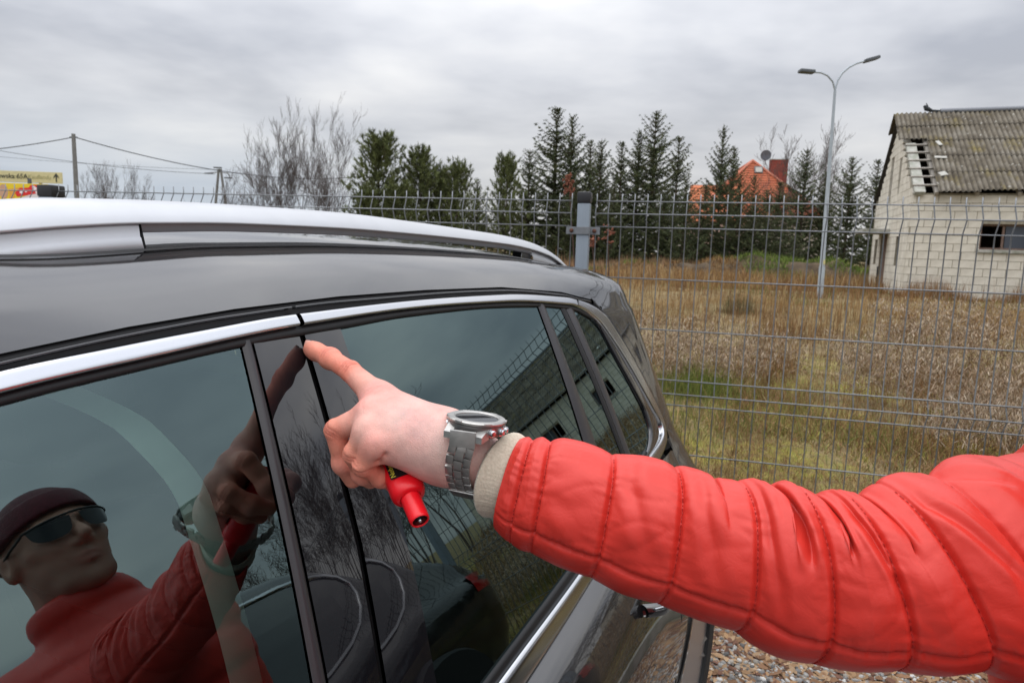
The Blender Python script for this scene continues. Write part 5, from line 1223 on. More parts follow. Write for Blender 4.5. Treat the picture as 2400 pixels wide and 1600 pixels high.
# inner door-frame trims that show pale through the front glass
for sgn in (1, -1):
    w0 = lambda s, z: (float(wsurf(s, z)) - .13) if sgn > 0 else (2 * WCEN - float(wsurf(s, z)) + .05)
    P = np.stack([np.stack([np.array(cw(float(cr_interp(np.array([-z]), [(.09, -.42), (.12, -.27), (.15, -.195), (.20, -.135), (.28, -.10), (.4, -.098), (.65, -.11)])[0]) + s0, w0(0, z), z - .02 * (s0 > 0) * 0)) for z in np.linspace(-.09, -.65, 40)]) for s0 in (-.018, .020)], 1); patch('pillar_trim', P, pbr('pale_pillar_trim', (.80, .82, .78), .7), both=False)
# tail light and tailgate glass
tl_red = pbr('red_lamp_glass', (.30, .006, .008), .06, spec=.7)
b = MB()
for sgn in (1, -1):
    w_ = (-.16 if sgn > 0 else 2 * WCEN + .16); b.bbox(cw(1.60, w_ - .07 * sgn, -.60), (.05, .22, .13), .02, Matrix((CX, CO, Vector((0, 0, 1)))).transposed())
b.build('tail_light', tl_red, car, deg=40)

# ------------------------------------------------------------------ neighbouring black saloon, outside the frame, mirrored in the glass
sal = empty('saloon_car', cw(0.6, 2.2, -CAMZ), 'second black car with chrome window outline, mirrored in the side windows', 'car')
ink_p = paint; SOFF = 1.52
st = np.linspace(-2.3, 2.32, 130)
def shape(s):
    belt = np.interp(s, [-2.3, -1.0, .6, 1.6, 2.0, 2.32], [-.70, -.62, -.59, -.57, -.60, -.68]); roof = cr_interp(np.array([s]), [(-2.3, -.74), (-1.0, -.56), (-.2, -.08), (.1, -.01), (.7, .0), (1.2, -.03), (1.45, -.09), (1.7, -.24), (2.0, -.46), (2.2, -.60), (2.32, -.72)])[0]
    roof = max(roof, belt + .02); hw = .90 * (1 - max(0, (s - 1.5) / .92)**4 * .35) * (1 - max(0, (-s - 1.4) / 1.0)**3 * .3)
    g_ = np.clip((roof - belt) / .5, 0, 1); rw = hw - .06 - .25 * g_
    low = np.interp(s, [-2.3, -2.0, 2.0, 2.32], [-.9, -1.2, -1.2, -1.0])
    pts = [(hw * .93, low), (hw * .99, -1.0), (hw, -.82), (hw * .985, -.66), (hw * .955, belt - .015), (hw * .935, belt), (rw + (hw * .935 - rw) * .55, belt + (roof - belt) * .5), (rw + .015, roof - .03 * g_ - .002), (rw - .06, roof + .012), (rw * .5, roof + .04 * g_ + .012), (0, roof + .05 * g_ + .012)]
    return pts
prs = np.array([resample(shape(s), 46) for s in st]); HWS = .90
Ps = cwn(np.repeat(st[:, None], 46, 1), SOFF + HWS - prs[..., 0], prs[..., 1]); Ps2 = cwn(np.repeat(st[:, None], 46, 1), SOFF + HWS + prs[..., 0], prs[..., 1])
V, F = grid(Ps); npmesh('body', V, F, ink_p, sal); V, F = grid(Ps2, True); npmesh('body', V, F, ink_p, sal)
def srf(s, z):
    p = np.array(shape(s)); zz = p[:, 1]; k = int(np.argmax(zz)); return SOFF + HWS - np.interp(z, zz[:9], p[:9, 0])
dl_o = [(-.8, -.60)] + [(s, float(np.interp(s, [-.8, -.2, .1, .7, 1.2, 1.45, 1.55], [-.60, -.16, -.085, -.07, -.095, -.15, -.19]))) for s in np.linspace(-.7, 1.55, 26)] + [(1.64, -.25), (1.70, -.33), (1.70, -.40), (1.65, -.47), (1.55, -.525), (1.40, -.555), (1.1, -.565), (.5, -.575), (-.8, -.60)]
b = MB(); b.tube([cw(s, srf(s, z) - .004, z) for s, z in dl_o], .014, 6); b.build('window_chrome', chrome, sal, deg=60)
b = MB()
for s0, s1 in ((-.6, .46), (.52, 1.5)):
    n = 16; V = []
    for k in range(n):
        s = s0 + (s1 - s0) * k / (n - 1); zt_ = float(np.interp(s, [-.8, -.2, .1, .7, 1.2, 1.45, 1.7], [-.60, -.16, -.085, -.07, -.095, -.15, -.3])) - .02; zb_ = -.55; V += [cw(s, srf(s, z) - .003, z) for z in np.linspace(zb_, max(zt_, zb_ + .01), 6)]
    b.add(V, [(k * 6 + q, k * 6 + q + 1, (k + 1) * 6 + q + 1, (k + 1) * 6 + q) for k in range(n - 1) for q in range(5)])
b.build('side_window', piano, sal, smooth=True)
b = MB(); rz3 = Matrix((CX, CO, Vector((0, 0, 1)))).transposed()
for q in (0, 1):
    sgn = -1 if q == 0 else 1; V = []
    for s in np.linspace(1.98, 2.30, 10):
        for z in np.linspace(-.61, -.72, 4):
            p = np.array(shape(s)); hw = np.interp(z, p[:6, 1], p[:6, 0]); V.append(cw(s, SOFF + HWS + sgn * (hw + .004), z - .12 * (s - 2.1)))
    b.add(V, [(k * 4 + r_, k * 4 + r_ + 1, (k + 1) * 4 + r_ + 1, (k + 1) * 4 + r_) for k in range(9) for r_ in range(3)])
b.build('tail_light', pbr('tail_red', (.35, .01, .012), .1, spec=.6), sal, smooth=True)
for s in (-1.3, 1.45):
    for sgn in (-1, 1):
        Mx = Matrix.Translation(cw(s, SOFF + HWS + sgn * .87, -1.125)) @ Matrix.Rotation(-AC, 4, 'Z') @ Matrix.Rotation(R(90), 4, 'Y')
        b = MB(); b.lathe([(.2, -.1), (.31, -.1), (.325, -.08), (.325, .08), (.31, .1), (.2, .1)], 32, Mx); b.lathe([(.001, -.07), (.2, -.075), (.2, .075), (.001, .07)], 24, Mx); b.build('wheel', tyre, sal, deg=40)
# ------------------------------------------------------------------ the person: one continuous skin, clothes as children
def surface_nets(fn, lo, hi, h):
    lo = np.array(lo, float); hi = np.array(hi, float); n = np.ceil((hi - lo) / h).astype(int) + 1
    ax_ = [lo[k] + h * np.arange(n[k]) for k in range(3)]
    G = np.stack(np.meshgrid(*ax_, indexing='ij'), -1).reshape(-1, 3)
    f = fn(G).reshape(n); ins = f < 0
    c = [(0, 0, 0), (1, 0, 0), (0, 1, 0), (1, 1, 0), (0, 0, 1), (1, 0, 1), (0, 1, 1), (1, 1, 1)]
    sl = lambda a, o: a[o[0]:n[0] - 1 + o[0], o[1]:n[1] - 1 + o[1], o[2]:n[2] - 1 + o[2]]
    cnt = sum(sl(ins, o).astype(int) for o in c); act = (cnt > 0) & (cnt < 8); idx = np.full(act.shape, -1); I = np.argwhere(act); idx[act] = np.arange(len(I))
    acc = np.zeros((len(I), 3)); num = np.zeros(len(I))
    for a in range(8):
        for b in range(a + 1, 8):
            d = np.array(c[b]) - np.array(c[a])
            if abs(d).sum() != 1: continue
            fa, fb = sl(f, c[a])[act], sl(f, c[b])[act]; x = (fa < 0) != (fb < 0); t = np.where(x, fa / (fa - fb + 1e-20), 0)
            acc += np.where(x[:, None], np.array(c[a]) + t[:, None] * d, 0); num += x
    V = lo + h * (I + acc / num[:, None]); Fs = []
    for ax in range(3):
        o1, o2 = [(1, 2), (2, 0), (0, 1)][ax]
        A = [slice(0, -1) if k == ax else slice(1, -1) for k in range(3)]; B = [slice(1, None) if k == ax else slice(1, -1) for k in range(3)]
        i0, i1 = ins[tuple(A)], ins[tuple(B)]; E = np.argwhere(i0 != i1); s_ = i0[i0 != i1]
        E = E + np.array([0 if k == ax else 1 for k in range(3)])
        e1 = np.zeros(3, int); e1[o1] = 1; e2 = np.zeros(3, int); e2[o2] = 1
        q = np.stack([idx[tuple((E - e1 - e2).T)], idx[tuple((E - e2).T)], idx[tuple(E.T)], idx[tuple((E - e1).T)]], -1)
        q[~s_] = q[~s_][:, ::-1]; Fs.append(q)
    return V, np.concatenate(Fs)
def smooth_mesh(V, F, it=2, lam=.5):
    e = np.concatenate([F[:, [k, (k + 1) % 4]] for k in range(4)]); e = np.concatenate([e, e[:, ::-1]])
    for _ in range(it):
        s_ = np.zeros_like(V); np.add.at(s_, e[:, 0], V[e[:, 1]]); c_ = np.bincount(e[:, 0], minlength=len(V)); V = V + lam * (s_ / np.maximum(c_, 1)[:, None] - V)
    return V
def cap_(P, a, b, ra, rb):
    a = np.array(a); b = np.array(b); ba = b - a; t = np.clip(((P - a) @ ba) / (ba @ ba), 0, 1); d = P - a - t[:, None] * ba
    return np.sqrt(np.einsum('ij,ij->i', d, d)) - (ra + (rb - ra) * t)
def ell_(P, c, r, M3=None):
    q = P - np.array(c)
    if M3 is not None: q = q @ M3
    q = q / np.array(r); k = np.sqrt(np.einsum('ij,ij->i', q, q)); return (k - 1) * min(r)
def smin(a, b, k):
    h = np.maximum(k - np.abs(a - b), 0) / k; return np.minimum(a, b) - h * h * k * .25
def smax(a, b, k): return -smin(-a, -b, k)
def A_(u, v, Z): return np.array(at(u, v, Z))

FINGERS = {
    'index': [(890, 935, .699, .0152), (821, 870, .726, .0110), (774, 840, .749, .0109), (731, 818, .7685, .0096)],
    'middle': [(872, 975, .676, .0158), (786, 1007, .680, .0109), (805, 1085, .690, .0104), (827, 1122, .702, .0094)],
    'ring': [(866, 1018, .654, .0140), (830, 1063, .655, .0106), (852, 1108, .672, .0106), (868, 1124, .688, .009)],
    'pinky': [(880, 1050, .645, .0135), (851, 1092, .648, .0098), (893, 1118, .665, .0092), (915, 1130, .680, .0082)]}
FJ = {k: [(A_(*q[:3]), q[3]) for q in v] for k, v in FINGERS.items()}
WR = A_(1050, 1050, .658); EL = A_(1180, 1098, .648)
def hand_sdf(P):
    palm = cap_(P, A_(1040, 1024, .662), FJ['index'][0][0] + 0, .0245, .0165)
    palm = smin(palm, cap_(P, A_(1035, 1040, .655), FJ['middle'][0][0], .0265, .0172), .02)
    palm = smin(palm, cap_(P, A_(1035, 1058, .652), FJ['ring'][0][0], .0265, .0160), .02)
    palm = smin(palm, cap_(P, A_(1038, 1068, .656), FJ['pinky'][0][0], .0175, .0112), .012)
    palm = smin(palm, ell_(P, A_(990, 1060, .662), (.028, .0145, .015), None), .010)                  # heel of the hand
    palm = smin(palm, cap_(P, A_(1042, 1086, .662), A_(990, 1070, .664), .0135, .0115), .010)
    fore = cap_(P, A_(1040, 1036, .66), A_(1260, 1124, .648), .0232, .0190); fore = smin(fore, cap_(P, A_(1040, 1066, .662), A_(1250, 1148, .652), .0200, .0200), .016)
    fore = smin(fore, cap_(P, A_(1035, 1052, .676), A_(1250, 1134, .668), .020, .019), .02)
    hand = smin(palm, fore, .022)
    # tendons and knuckles
    for nm, k in (('index', .0100), ('middle', .0112), ('ring', .0100), ('pinky', .0090)):
        j = FJ[nm]; n_up = np.array(C_UP) * .5 - np.array(C_FW) * .8
        hand = smin(hand, ell_(P, j[0][0] + n_up * .0085, (k, k, k)), .009)
        hand = smin(hand, cap_(P, j[0][0] + n_up * .009, A_(1020, 1035, .652) * .6 + j[0][0] * .4 + n_up * .0145, .0035, .0022), .010)
    # thumb lies behind, wrapped under the tool
    th_ = smin(cap_(P, A_(1010, 1045, .688), A_(950, 1040, .722), .0185, .0145), cap_(P, A_(950, 1040, .722), A_(912, 1062, .724), .0135, .0118), .006)
    th_ = smin(th_, cap_(P, A_(912, 1062, .724), A_(890, 1090, .712), .0118, .0095), .004)
    hand = smin(hand, th_, .012)
    out_ = hand
    for nm in ('index', 'middle', 'ring', 'pinky'):
        j = FJ[nm]; prox = cap_(P, j[0][0], j[1][0], j[0][1], j[1][1] * .98)
        prox = smin(prox, ell_(P, j[1][0], (j[1][1] * 1.01,) * 3), .003)
        if nm == 'index': prox = smin(prox, ell_(P, j[1][0] + (np.array(C_UP) * .6 - np.array(C_FW) * .5) * .003, (.0096,) * 3), .004)
        rest = smin(cap_(P, j[1][0], j[2][0], j[1][1] * .98, j[2][1] * .95), cap_(P, j[2][0], j[3][0], j[2][1], j[3][1]), .005)
        rest = smin(rest, ell_(P, j[2][0], (j[2][1] * .99,) * 3), .006)
        if nm == 'index': rest = smin(rest, ell_(P, j[3][0] * .75 + j[2][0] * .25 + np.array(C_FW) * .002 - np.array(C_UP) * .001, (.0094,) * 3), .006)
        blend = .012 if nm == 'index' else .008
        out_ = smin(out_, prox, blend) if nm == 'index' else np.minimum(smin(out_, prox, .0022), smin(hand, prox, .0065))
        out_ = smin(out_, rest, .0018)
    # creases where the little finger folds against the palm, and over the wrist
    for (u0, v0, Z0, u1, v1, Z1, dep) in ((886, 1074, .640, 903, 1060, .637, .0035), (1012, 1122, .645, 1006, 1075, .633, .0013), (1024, 1110, .642, 1020, 1062, .632, .0012), (1001, 1112, .648, 990, 1090, .640, .001)):
        g_ = np.maximum(0, 1 - np.maximum(cap_(P, A_(u0, v0, Z0), A_(u1, v1, Z1), .0, .0), 0) / (.0075 if dep > .002 else .005)); out_ = out_ + dep * g_ * g_ * (3 - 2 * g_)
    # knuckle creases across the backs of the finger joints
    nup = np.array(C_UP) * .55 - np.array(C_FW) * .8; nup /= np.linalg.norm(nup)
    for nm, jn, offs in (('index', 1, (-.0042, -.0012, .0020, .0050)), ('index', 2, (-.0018, .0014)), ('middle', 1, (-.003, .0, .003)), ('ring', 1, (-.002, .001)), ('pinky', 1, (-.0015, .0015)), ('pinky', 2, (.0,)), ('index', 0, (-.004, .002)), ('middle', 0, (.0,))):
        p0 = FJ[nm][jn][0]; a_ = (FJ[nm][min(jn + 1, 3)][0] - FJ[nm][max(jn - 1, 0)][0]); a_ /= np.linalg.norm(a_); q = P - p0; far = np.einsum('ij,ij->i', q, q) < .022**2
        qq = q[far]; s_ = qq @ a_; wob = .0006 * np.sin(qq @ np.cross(a_, nup) * 520 + jn); dors = np.clip((qq @ nup) / .006 + .2, 0, 1); lat = np.exp(-((qq @ np.cross(a_, nup)) / .0085)**4)
        for o_ in offs: out_[far] += (.00125 if jn else .0006) * np.exp(-((s_ - o_ - wob) / .0010)**2) * dors * lat
    return out_
allj = np.array([j[0] for v in FJ.values() for j in v] + [WR, EL, A_(1260, 1120, .65)])
Vh, Fh = surface_nets(hand_sdf, allj.min(0) - .045, np.array([A_(1240, 1100, .65)[0], allj.max(0)[1] + .05, allj.max(0)[2] + .05]), .00125)
Vh = smooth_mesh(Vh, Fh, 1, .5)
Nrm = None
Vh = Vh + 0
# skin tone: redder at the knuckles and finger ends, paler over the back of the hand
dk = np.full(len(Vh), 9.0)
for nm, v in FJ.items():
    for k, (p, r_) in enumerate(v):
        dk = np.minimum(dk, np.linalg.norm(Vh - p, axis=1) / (.020 if k else .024))
red = np.exp(-(dk**2) * .8); along = np.zeros(len(Vh))
fin = np.full(len(Vh), 9.0)
for nm, v in FJ.items(): fin = np.minimum(fin, cap_(Vh, v[1][0], v[3][0], .0, .0)); fin = np.minimum(fin, cap_(Vh, v[0][0], v[1][0], .0, .0) + .006)
finf = np.clip(1 - (fin - .012) / .014, 0, 1)
pale, warm, rosy = np.array([.66, .385, .335]), np.array([.72, .265, .165]), np.array([.72, .205, .145])
ch = pale * (1 - finf[:, None] * .8) + warm * finf[:, None] * .8; ch = ch * (1 - red[:, None] * .55) + rosy * red[:, None] * .55
ns_ = fbm(Vh * 90, 3, 71)[:, None]; ns2 = fbm(Vh * 35, 2, 75)[:, None]
nupc = np.array(C_UP) * .55 - np.array(C_FW) * .8; nupc /= np.linalg.norm(nupc)
for nm, jn, offs in (('index', 1, (-.0042, -.0012, .0020, .0050)), ('index', 2, (-.0018, .0014)), ('middle', 1, (-.003, .0, .003)), ('ring', 1, (-.002, .001)), ('pinky', 1, (-.0015, .0015)), ('pinky', 2, (.0,))):
    p0 = FJ[nm][jn][0]; a_ = FJ[nm][min(jn + 1, 3)][0] - FJ[nm][max(jn - 1, 0)][0]; a_ /= np.linalg.norm(a_); q = Vh - p0; s_ = q @ a_; wob = .0006 * np.sin(q @ np.cross(a_, nupc) * 520 + jn)
    for o_ in offs: ch = ch * (1 - .30 * (np.exp(-((s_ - o_ - wob) / .0011)**2) * np.exp(-((q @ np.cross(a_, nupc)) / .0085)**4) * (np.linalg.norm(q, axis=1) < .02) * np.clip((q @ nupc) / .006 + .2, 0, 1))[:, None] * np.array([.7, 1, 1]))
# wrist wrinkles and faint veins over the back of the hand
for (u0, v0, Z0, u1, v1, Z1) in ((1012, 1118, .640, 1004, 1068, .626), (1024, 1108, .640, 1018, 1056, .626), (1001, 1106, .645, 990, 1085, .635), (985, 1096, .648, 978, 1080, .64)):
    ch = ch * (1 - .22 * np.exp(-(np.maximum(cap_(Vh, A_(u0, v0, Z0), A_(u1, v1, Z1), .0, .0), 0) / .0022)**2)[:, None] * np.array([.5, 1, 1]))
for pts_ in (((905, 950, .655), (950, 960, .645), (1000, 990, .635), (1040, 1005, .63)), ((885, 985, .65), (930, 1000, .64), (985, 1020, .63), (1040, 1040, .625)), ((950, 960, .645), (975, 1010, .632))):
    for A1, B1 in zip(pts_, pts_[1:]): ch = ch * (1 - .022 * np.exp(-(np.maximum(cap_(Vh, A_(*A1), A_(*B1), .0, .0) - .004, 0) / .0035)**2)[:, None] * np.array([1.6, .9, .5]))
ch = ch * (1 + .11 * ns_) + np.array([.045, -.03, -.025]) * ns2
# head
HC = np.array([.505, .470, 1.520]); HF = np.array([-.86, .42, .0]); HF /= np.linalg.norm(HF)
tilt_ = -.05; HFv = np.array([HF[0] * math.cos(tilt_), HF[1] * math.cos(tilt_), math.sin(tilt_)]); HR = np.cross(HFv, [0, 0, 1]); HR /= np.linalg.norm(HR); HU = np.cross(HR, HFv)
HM = np.stack([HR, HFv, HU], 1)                       # local -> world columns
def hloc(P): return (P - HC) @ HM
def hw_(p): return HC + HM @ np.array(p, float)
def head_sdf(P):
    q = hloc(P); m_ = np.abs(q[:, 0]); s_ = np.stack([m_, q[:, 1], q[:, 2]], -1)
    d = ell_(q, (0, -.012, .028), (.077, .098, .092)); d = smin(d, ell_(q, (0, .022, -.045), (.063, .070, .084)), .035)
    d = smin(d, cap_(s_, (.0, .070, -.108), (.030, .055, -.098), .017, .016), .022); d = smin(d, cap_(s_, (.0, .083, .026), (.042, .070, .026), .0115, .010), .014)
    d = smin(d, cap_(q, (0, .090, .010), (0, .112, -.026), .0085, .0115), .010); d = smin(d, cap_(s_, (0, .100, -.032), (.013, .094, -.034), .0085, .0075), .006)
    d = smax(d, -ell_(s_, (.032, .100, .006), (.020, .018, .012)), .012)
    d = smin(d, cap_(s_, (.030, .070, -.022), (.055, .045, -.012), .016, .014), .018)
    d = smin(d, cap_(s_, (0, .0915, -.060), (.019, .083, -.062), .0065, .004), .005); d = smin(d, cap_(s_, (0, .0895, -.073), (.016, .082, -.072), .0070, .0045), .005)
    d = smax(d, -cap_(s_, (0, .099, -.0665), (.024, .088, -.0675), .0016, .001), .003)
    d = smin(d, ell_(s_, (.080, -.008, -.008), (.011, .020, .032)), .008); d = smax(d, -ell_(s_, (.092, .0, -.004), (.010, .010, .017)), .006)
    d = smin(d, smin(cap_(q, (0, -.02, -.06), (0, -.045, -.20), .058, .064), cap_(q, (0, -.045, -.20), (0, -.05, -.27), .064, .1), .03), .03)
    return d
Vd, Fd = surface_nets(head_sdf, HC - .30 * np.array([.55, .55, 1]), HC + .17, .0038); Vd = smooth_mesh(Vd, Fd, 1)
ql = hloc(Vd); skin_h = np.array([.50, .27, .20]); cd_ = np.repeat(skin_h[None], len(Vd), 0) * (1 + .05 * fbm(Vd * 60, 2, 3)[:, None])
lipm = np.exp(-((ql[:, 2] + .0665) / .011)**4) * np.exp(-(ql[:, 0] / .024)**4) * (ql[:, 1] > .075); cd_ = cd_ * (1 - .45 * lipm[:, None]) + np.array([.42, .13, .11]) * .45 * lipm[:, None]
stub = np.clip((-.05 - ql[:, 2]) / .03, 0, 1) * (ql[:, 1] > .0) * (1 - lipm); cd_ = cd_ * (1 - .22 * stub[:, None])
# trunk, legs and the left arm (hidden by clothes)
HIP = np.array([.66, .50, .90]); CH = np.array([.585, .50, 1.19]); SHR = np.array([.545, .60, 1.235]); SHL = np.array([.55, .325, 1.235])
LEL = np.array([.47, .10, .97]); LWR = np.array([.16, -.07, 1.30])
FR = HR.copy(); FR[2] = 0
kneeL = HIP - FR * .10 + HF * .06 + np.array([0, 0, -.42]); kneeR = HIP + FR * .10 + HF * .08 + np.array([0, 0, -.42]); kneeL[2] = kneeR[2] = .47
ankL = np.array([*(HIP - FR * .12)[:2], .08]) - HF * .0; ankR = np.array([*(HIP + FR * .13)[:2], .08])
hipL, hipR = HIP - FR * .09, HIP + FR * .09
def body_sdf(P, g=0.0):
    d = smin(cap_(P, HIP, CH, .125 + g, .13 + g), cap_(P, CH - FR * .09, CH + FR * .09, .10 + g, .10 + g), .05)
    d = smin(d, cap_(P, SHL, SHR, .062 + g, .062 + g), .06)
    for h_, k_, a_ in ((hipL, kneeL, ankL), (hipR, kneeR, ankR)): d = smin(d, smin(cap_(P, h_, k_, .088 + g, .058 + g), cap_(P, k_, a_, .056 + g, .042 + g), .02), .04)
    d = smin(d, smin(cap_(P, SHL, LEL, .05 + g, .042 + g), cap_(P, LEL, LWR, .041 + g, .03 + g), .02), .03)
    d = smin(d, smin(cap_(P, SHR, A_(1900, 1340, .560), .045 + g, .030 + g), cap_(P, A_(1900, 1340, .560), A_(1300, 1150, .655), .030 + g, .024 + g), .02), .03)
    d = smin(d, cap_(P, HC - np.array([0, 0, .20]) - HF * .03, CH + np.array([0, 0, .02]), .055, .07), .03)
    return d
def lhand_sdf(P):
    pc = np.array([.105, -.075, 1.40]); d = smin(cap_(P, LWR, pc, .027, .024), ell_(P, pc, (.026, .02, .036)), .015)
    for k in range(4):
        b0 = pc + np.array([-.010, -.008, .030 - .019 * k]); m1 = b0 + np.array([-.030, -.016, .004]); t1 = m1 + np.array([-.028, .004, -.002]); d = smin(d, smin(cap_(P, b0, m1, .0095, .0085), cap_(P, m1, t1, .0085, .0072), .004), .004)
    t0 = pc + np.array([-.005, .012, .02]); d = smin(d, smin(cap_(P, t0, t0 + np.array([-.025, .0, .025]), .012, .010), cap_(P, t0 + np.array([-.025, .0, .025]), t0 + np.array([-.048, -.008, .022]), .010, .008), .004), .008)
    return d
Vb, Fb = surface_nets(lambda P: smin(body_sdf(P), lhand_sdf(P), .01), [-.15, -.2, .02], [1.05, 1.0, 1.36], .013)
Vl, Fl = surface_nets(lhand_sdf, [-.02, -.16, 1.27], [.20, 0.0, 1.50], .003)
skinm, n_, l_, b_ = M_('skin')
vc_ = n_.new('ShaderNodeVertexColor'); vc_.layer_name = 'Col'; l_.new(vc_.outputs[0], b_.inputs['Base Color']); b_.inputs['Roughness'].default_value = .5; b_.inputs['Specular IOR Level'].default_value = .35
b_.inputs['Subsurface Weight'].default_value = .12; b_.inputs['Subsurface Radius'].default_value = (.006, .002, .0012); b_.inputs['Subsurface Scale'].default_value = .6
t_ = n_.new('ShaderNodeTexCoord'); vo = n_.new('ShaderNodeTexVoronoi'); vo.inputs['Scale'].default_value = 900; l_.new(t_.outputs['Object'], vo.inputs['Vector'])
nw = n_.new('ShaderNodeTexNoise'); nw.inputs['Scale'].default_value = 130; nw.inputs['Detail'].default_value = 5; mp_ = n_.new('ShaderNodeMapping'); mp_.inputs['Rotation'].default_value = (0, .4, 0); mp_.inputs['Scale'].default_value = (1.0, 1, .45); l_.new(t_.outputs['Object'], mp_.inputs[0]); l_.new(mp_.outputs[0], nw.inputs['Vector'])
ad = n_.new('ShaderNodeMath'); ad.operation = 'MULTIPLY_ADD'; l_.new(vo.outputs['Distance'], ad.inputs[0]); ad.inputs[1].default_value = .22; l_.new(nw.outputs[0], ad.inputs[2])
bp = n_.new('ShaderNodeBump'); bp.inputs['Strength'].default_value = .8; bp.inputs['Distance'].default_value = .0014; l_.new(ad.outputs[0], bp.inputs['Height']); l_.new(bp.outputs[0], b_.inputs['Normal'])
nb_ = len(Vb); Vall = np.concatenate([Vh, Vd, Vb, Vl]); Fall = np.concatenate([Fh, Fd + len(Vh), Fb + len(Vh) + len(Vd), Fl + len(Vh) + len(Vd) + nb_])
Call = np.concatenate([ch, cd_, np.repeat(skin_h[None], nb_, 0), np.repeat(np.array([[.58, .31, .24]]), len(Vl), 0)])
person = npmesh('person', Vall, Fall, skinm, cols=Call)
tag(person, 'person in a red quilted jacket and dark beanie pointing at the car door pillar', 'person')
# fingernail of the pointing finger
tip, dip = FJ['index'][3][0], FJ['index'][2][0]; fd_ = tip - dip; fd_ /= np.linalg.norm(fd_); nu_ = np.array(C_UP) * .86 - np.array(C_FW) * .42 - np.array(C_RT) * .05; nu_ -= fd_ * (nu_ @ fd_); nu_ /= np.linalg.norm(nu_); ns3 = np.cross(fd_, nu_)
P = np.zeros((13, 11, 3))
for i_ in range(13):
    for j_ in range(11):
        u = i_ / 12; v = j_ / 5 - 1; wd = .0064 * (1 - .55 * max(0, (u - .75) / .25)**2 - .35 * max(0, (.2 - u) / .2)**2); an = v * .92
        P[i_, j_] = tip - fd_ * (.0068 - .0158 * u) + nu_ * (.0103 * math.cos(an) - .0014 * u**2 - .0004) + ns3 * (math.sin(an) * wd * 1.12)
V, F = grid(P); nail = npmesh('fingernail', V, F, pbr('nail', (.68, .36, .29), .28, spec=.5), person)

# quilted sleeve -----------------------------------------------------------
TT = [(-.35, 1203, 1030), (0, 1224, 1024), (.5, 1238, 1024), (1, 1250, 1029), (1.5, 1271, 1025), (2, 1291, 1033), (2.25, 1318, 1028), (2.5, 1362, 1037), (2.8, 1408, 1052), (3, 1436, 1064), (3.2, 1460, 1066), (3.5, 1507, 1070), (3.8, 1552, 1079), (4, 1583, 1093), (4.2, 1602, 1094), (4.5, 1640, 1104), (4.62, 1656, 1112), (4.72, 1672, 1126), (4.82, 1690, 1123), (5, 1733, 1126), (5.3, 1768, 1124), (5.5, 1792, 1134), (5.6, 1811, 1147), (5.72, 1826, 1136), (5.85, 1846, 1128), (6, 1866, 1135), (6.2, 1893, 1150), (6.35, 1907, 1170), (6.5, 1925, 1163), (6.75, 1948, 1151), (7, 1968, 1148), (7.3, 1996, 1156), (7.48, 2013, 1175), (7.62, 2026, 1162), (7.8, 2042, 1145), (8, 2062, 1132), (8.25, 2087, 1119), (8.6, 2128, 1111), (8.9, 2168, 1113), (9, 2184, 1118), (9.15, 2202, 1105), (9.4, 2240, 1078), (9.65, 2282, 1069), (9.9, 2325, 1070), (10, 2342, 1072), (10.3, 2390, 1066), (10.7, 2450, 1062), (11, 2500, 1060)]
BB = [(-.35, 1150, 1222), (0, 1166, 1240), (.5, 1182, 1257), (1, 1200, 1271), (1.5, 1222, 1285), (2, 1247, 1293), (2.5, 1312, 1322), (3, 1383, 1349), (3.5, 1455, 1383), (4, 1536, 1408), (4.5, 1620, 1437), (5, 1710, 1469), (5.3, 1752, 1497), (5.65, 1815, 1527), (6, 1880, 1541), (6.5, 1975, 1553), (7, 2070, 1556), (7.5, 2165, 1562), (8, 2258, 1556), (8.3, 2320, 1572), (9, 2440, 1600), (10, 2600, 1640), (11, 2740, 1660)]
DZ = [(-.35, .652), (0, .650), (1, .643), (2, .634), (3, .614), (4, .592), (5, .566), (6, .540), (7, .525), (8, .522), (9, .530), (10, .552), (11, .58)]
HD = [(-.35, .034), (0, .038), (1, .041), (2, .044), (4, .053), (6, .060), (8, .066), (10, .080), (11, .088)]
nr, na = 620, 176
tt = np.linspace(0, 11, nr); T2 = np.stack([cr_interp(tt, [(a, q) for a, q, _ in TT]), cr_interp(tt, [(a, q) for a, _, q in TT])], -1); B2 = np.stack([cr_interp(tt, [(a, q) for a, q, _ in BB]), cr_interp(tt, [(a, q) for a, _, q in BB])], -1)
# smooth centre-side outline for the body of the quilting, keep the notches on top only
dd_ = cr_interp(tt, DZ); hd = cr_interp(tt, HD)
rt_, up_v, fw_ = np.array(C_RT), np.array(C_UP), np.array(C_FW); EYE = np.array([0, 0, CAMZ])
def pxn(uv, Z): return EYE + (fw_ + rt_ * ((uv[..., 0:1] - 1200) / FPX) - up_v * ((uv[..., 1:2] - 800) / FPX)) * np.asarray(Z)[..., None]
Tp = pxn(T2, dd_ + hd * .15); Bp = pxn(B2, dd_ + hd * .05)
from numpy import pi
th_a = np.linspace(0, 2 * pi, na, endpoint=False)
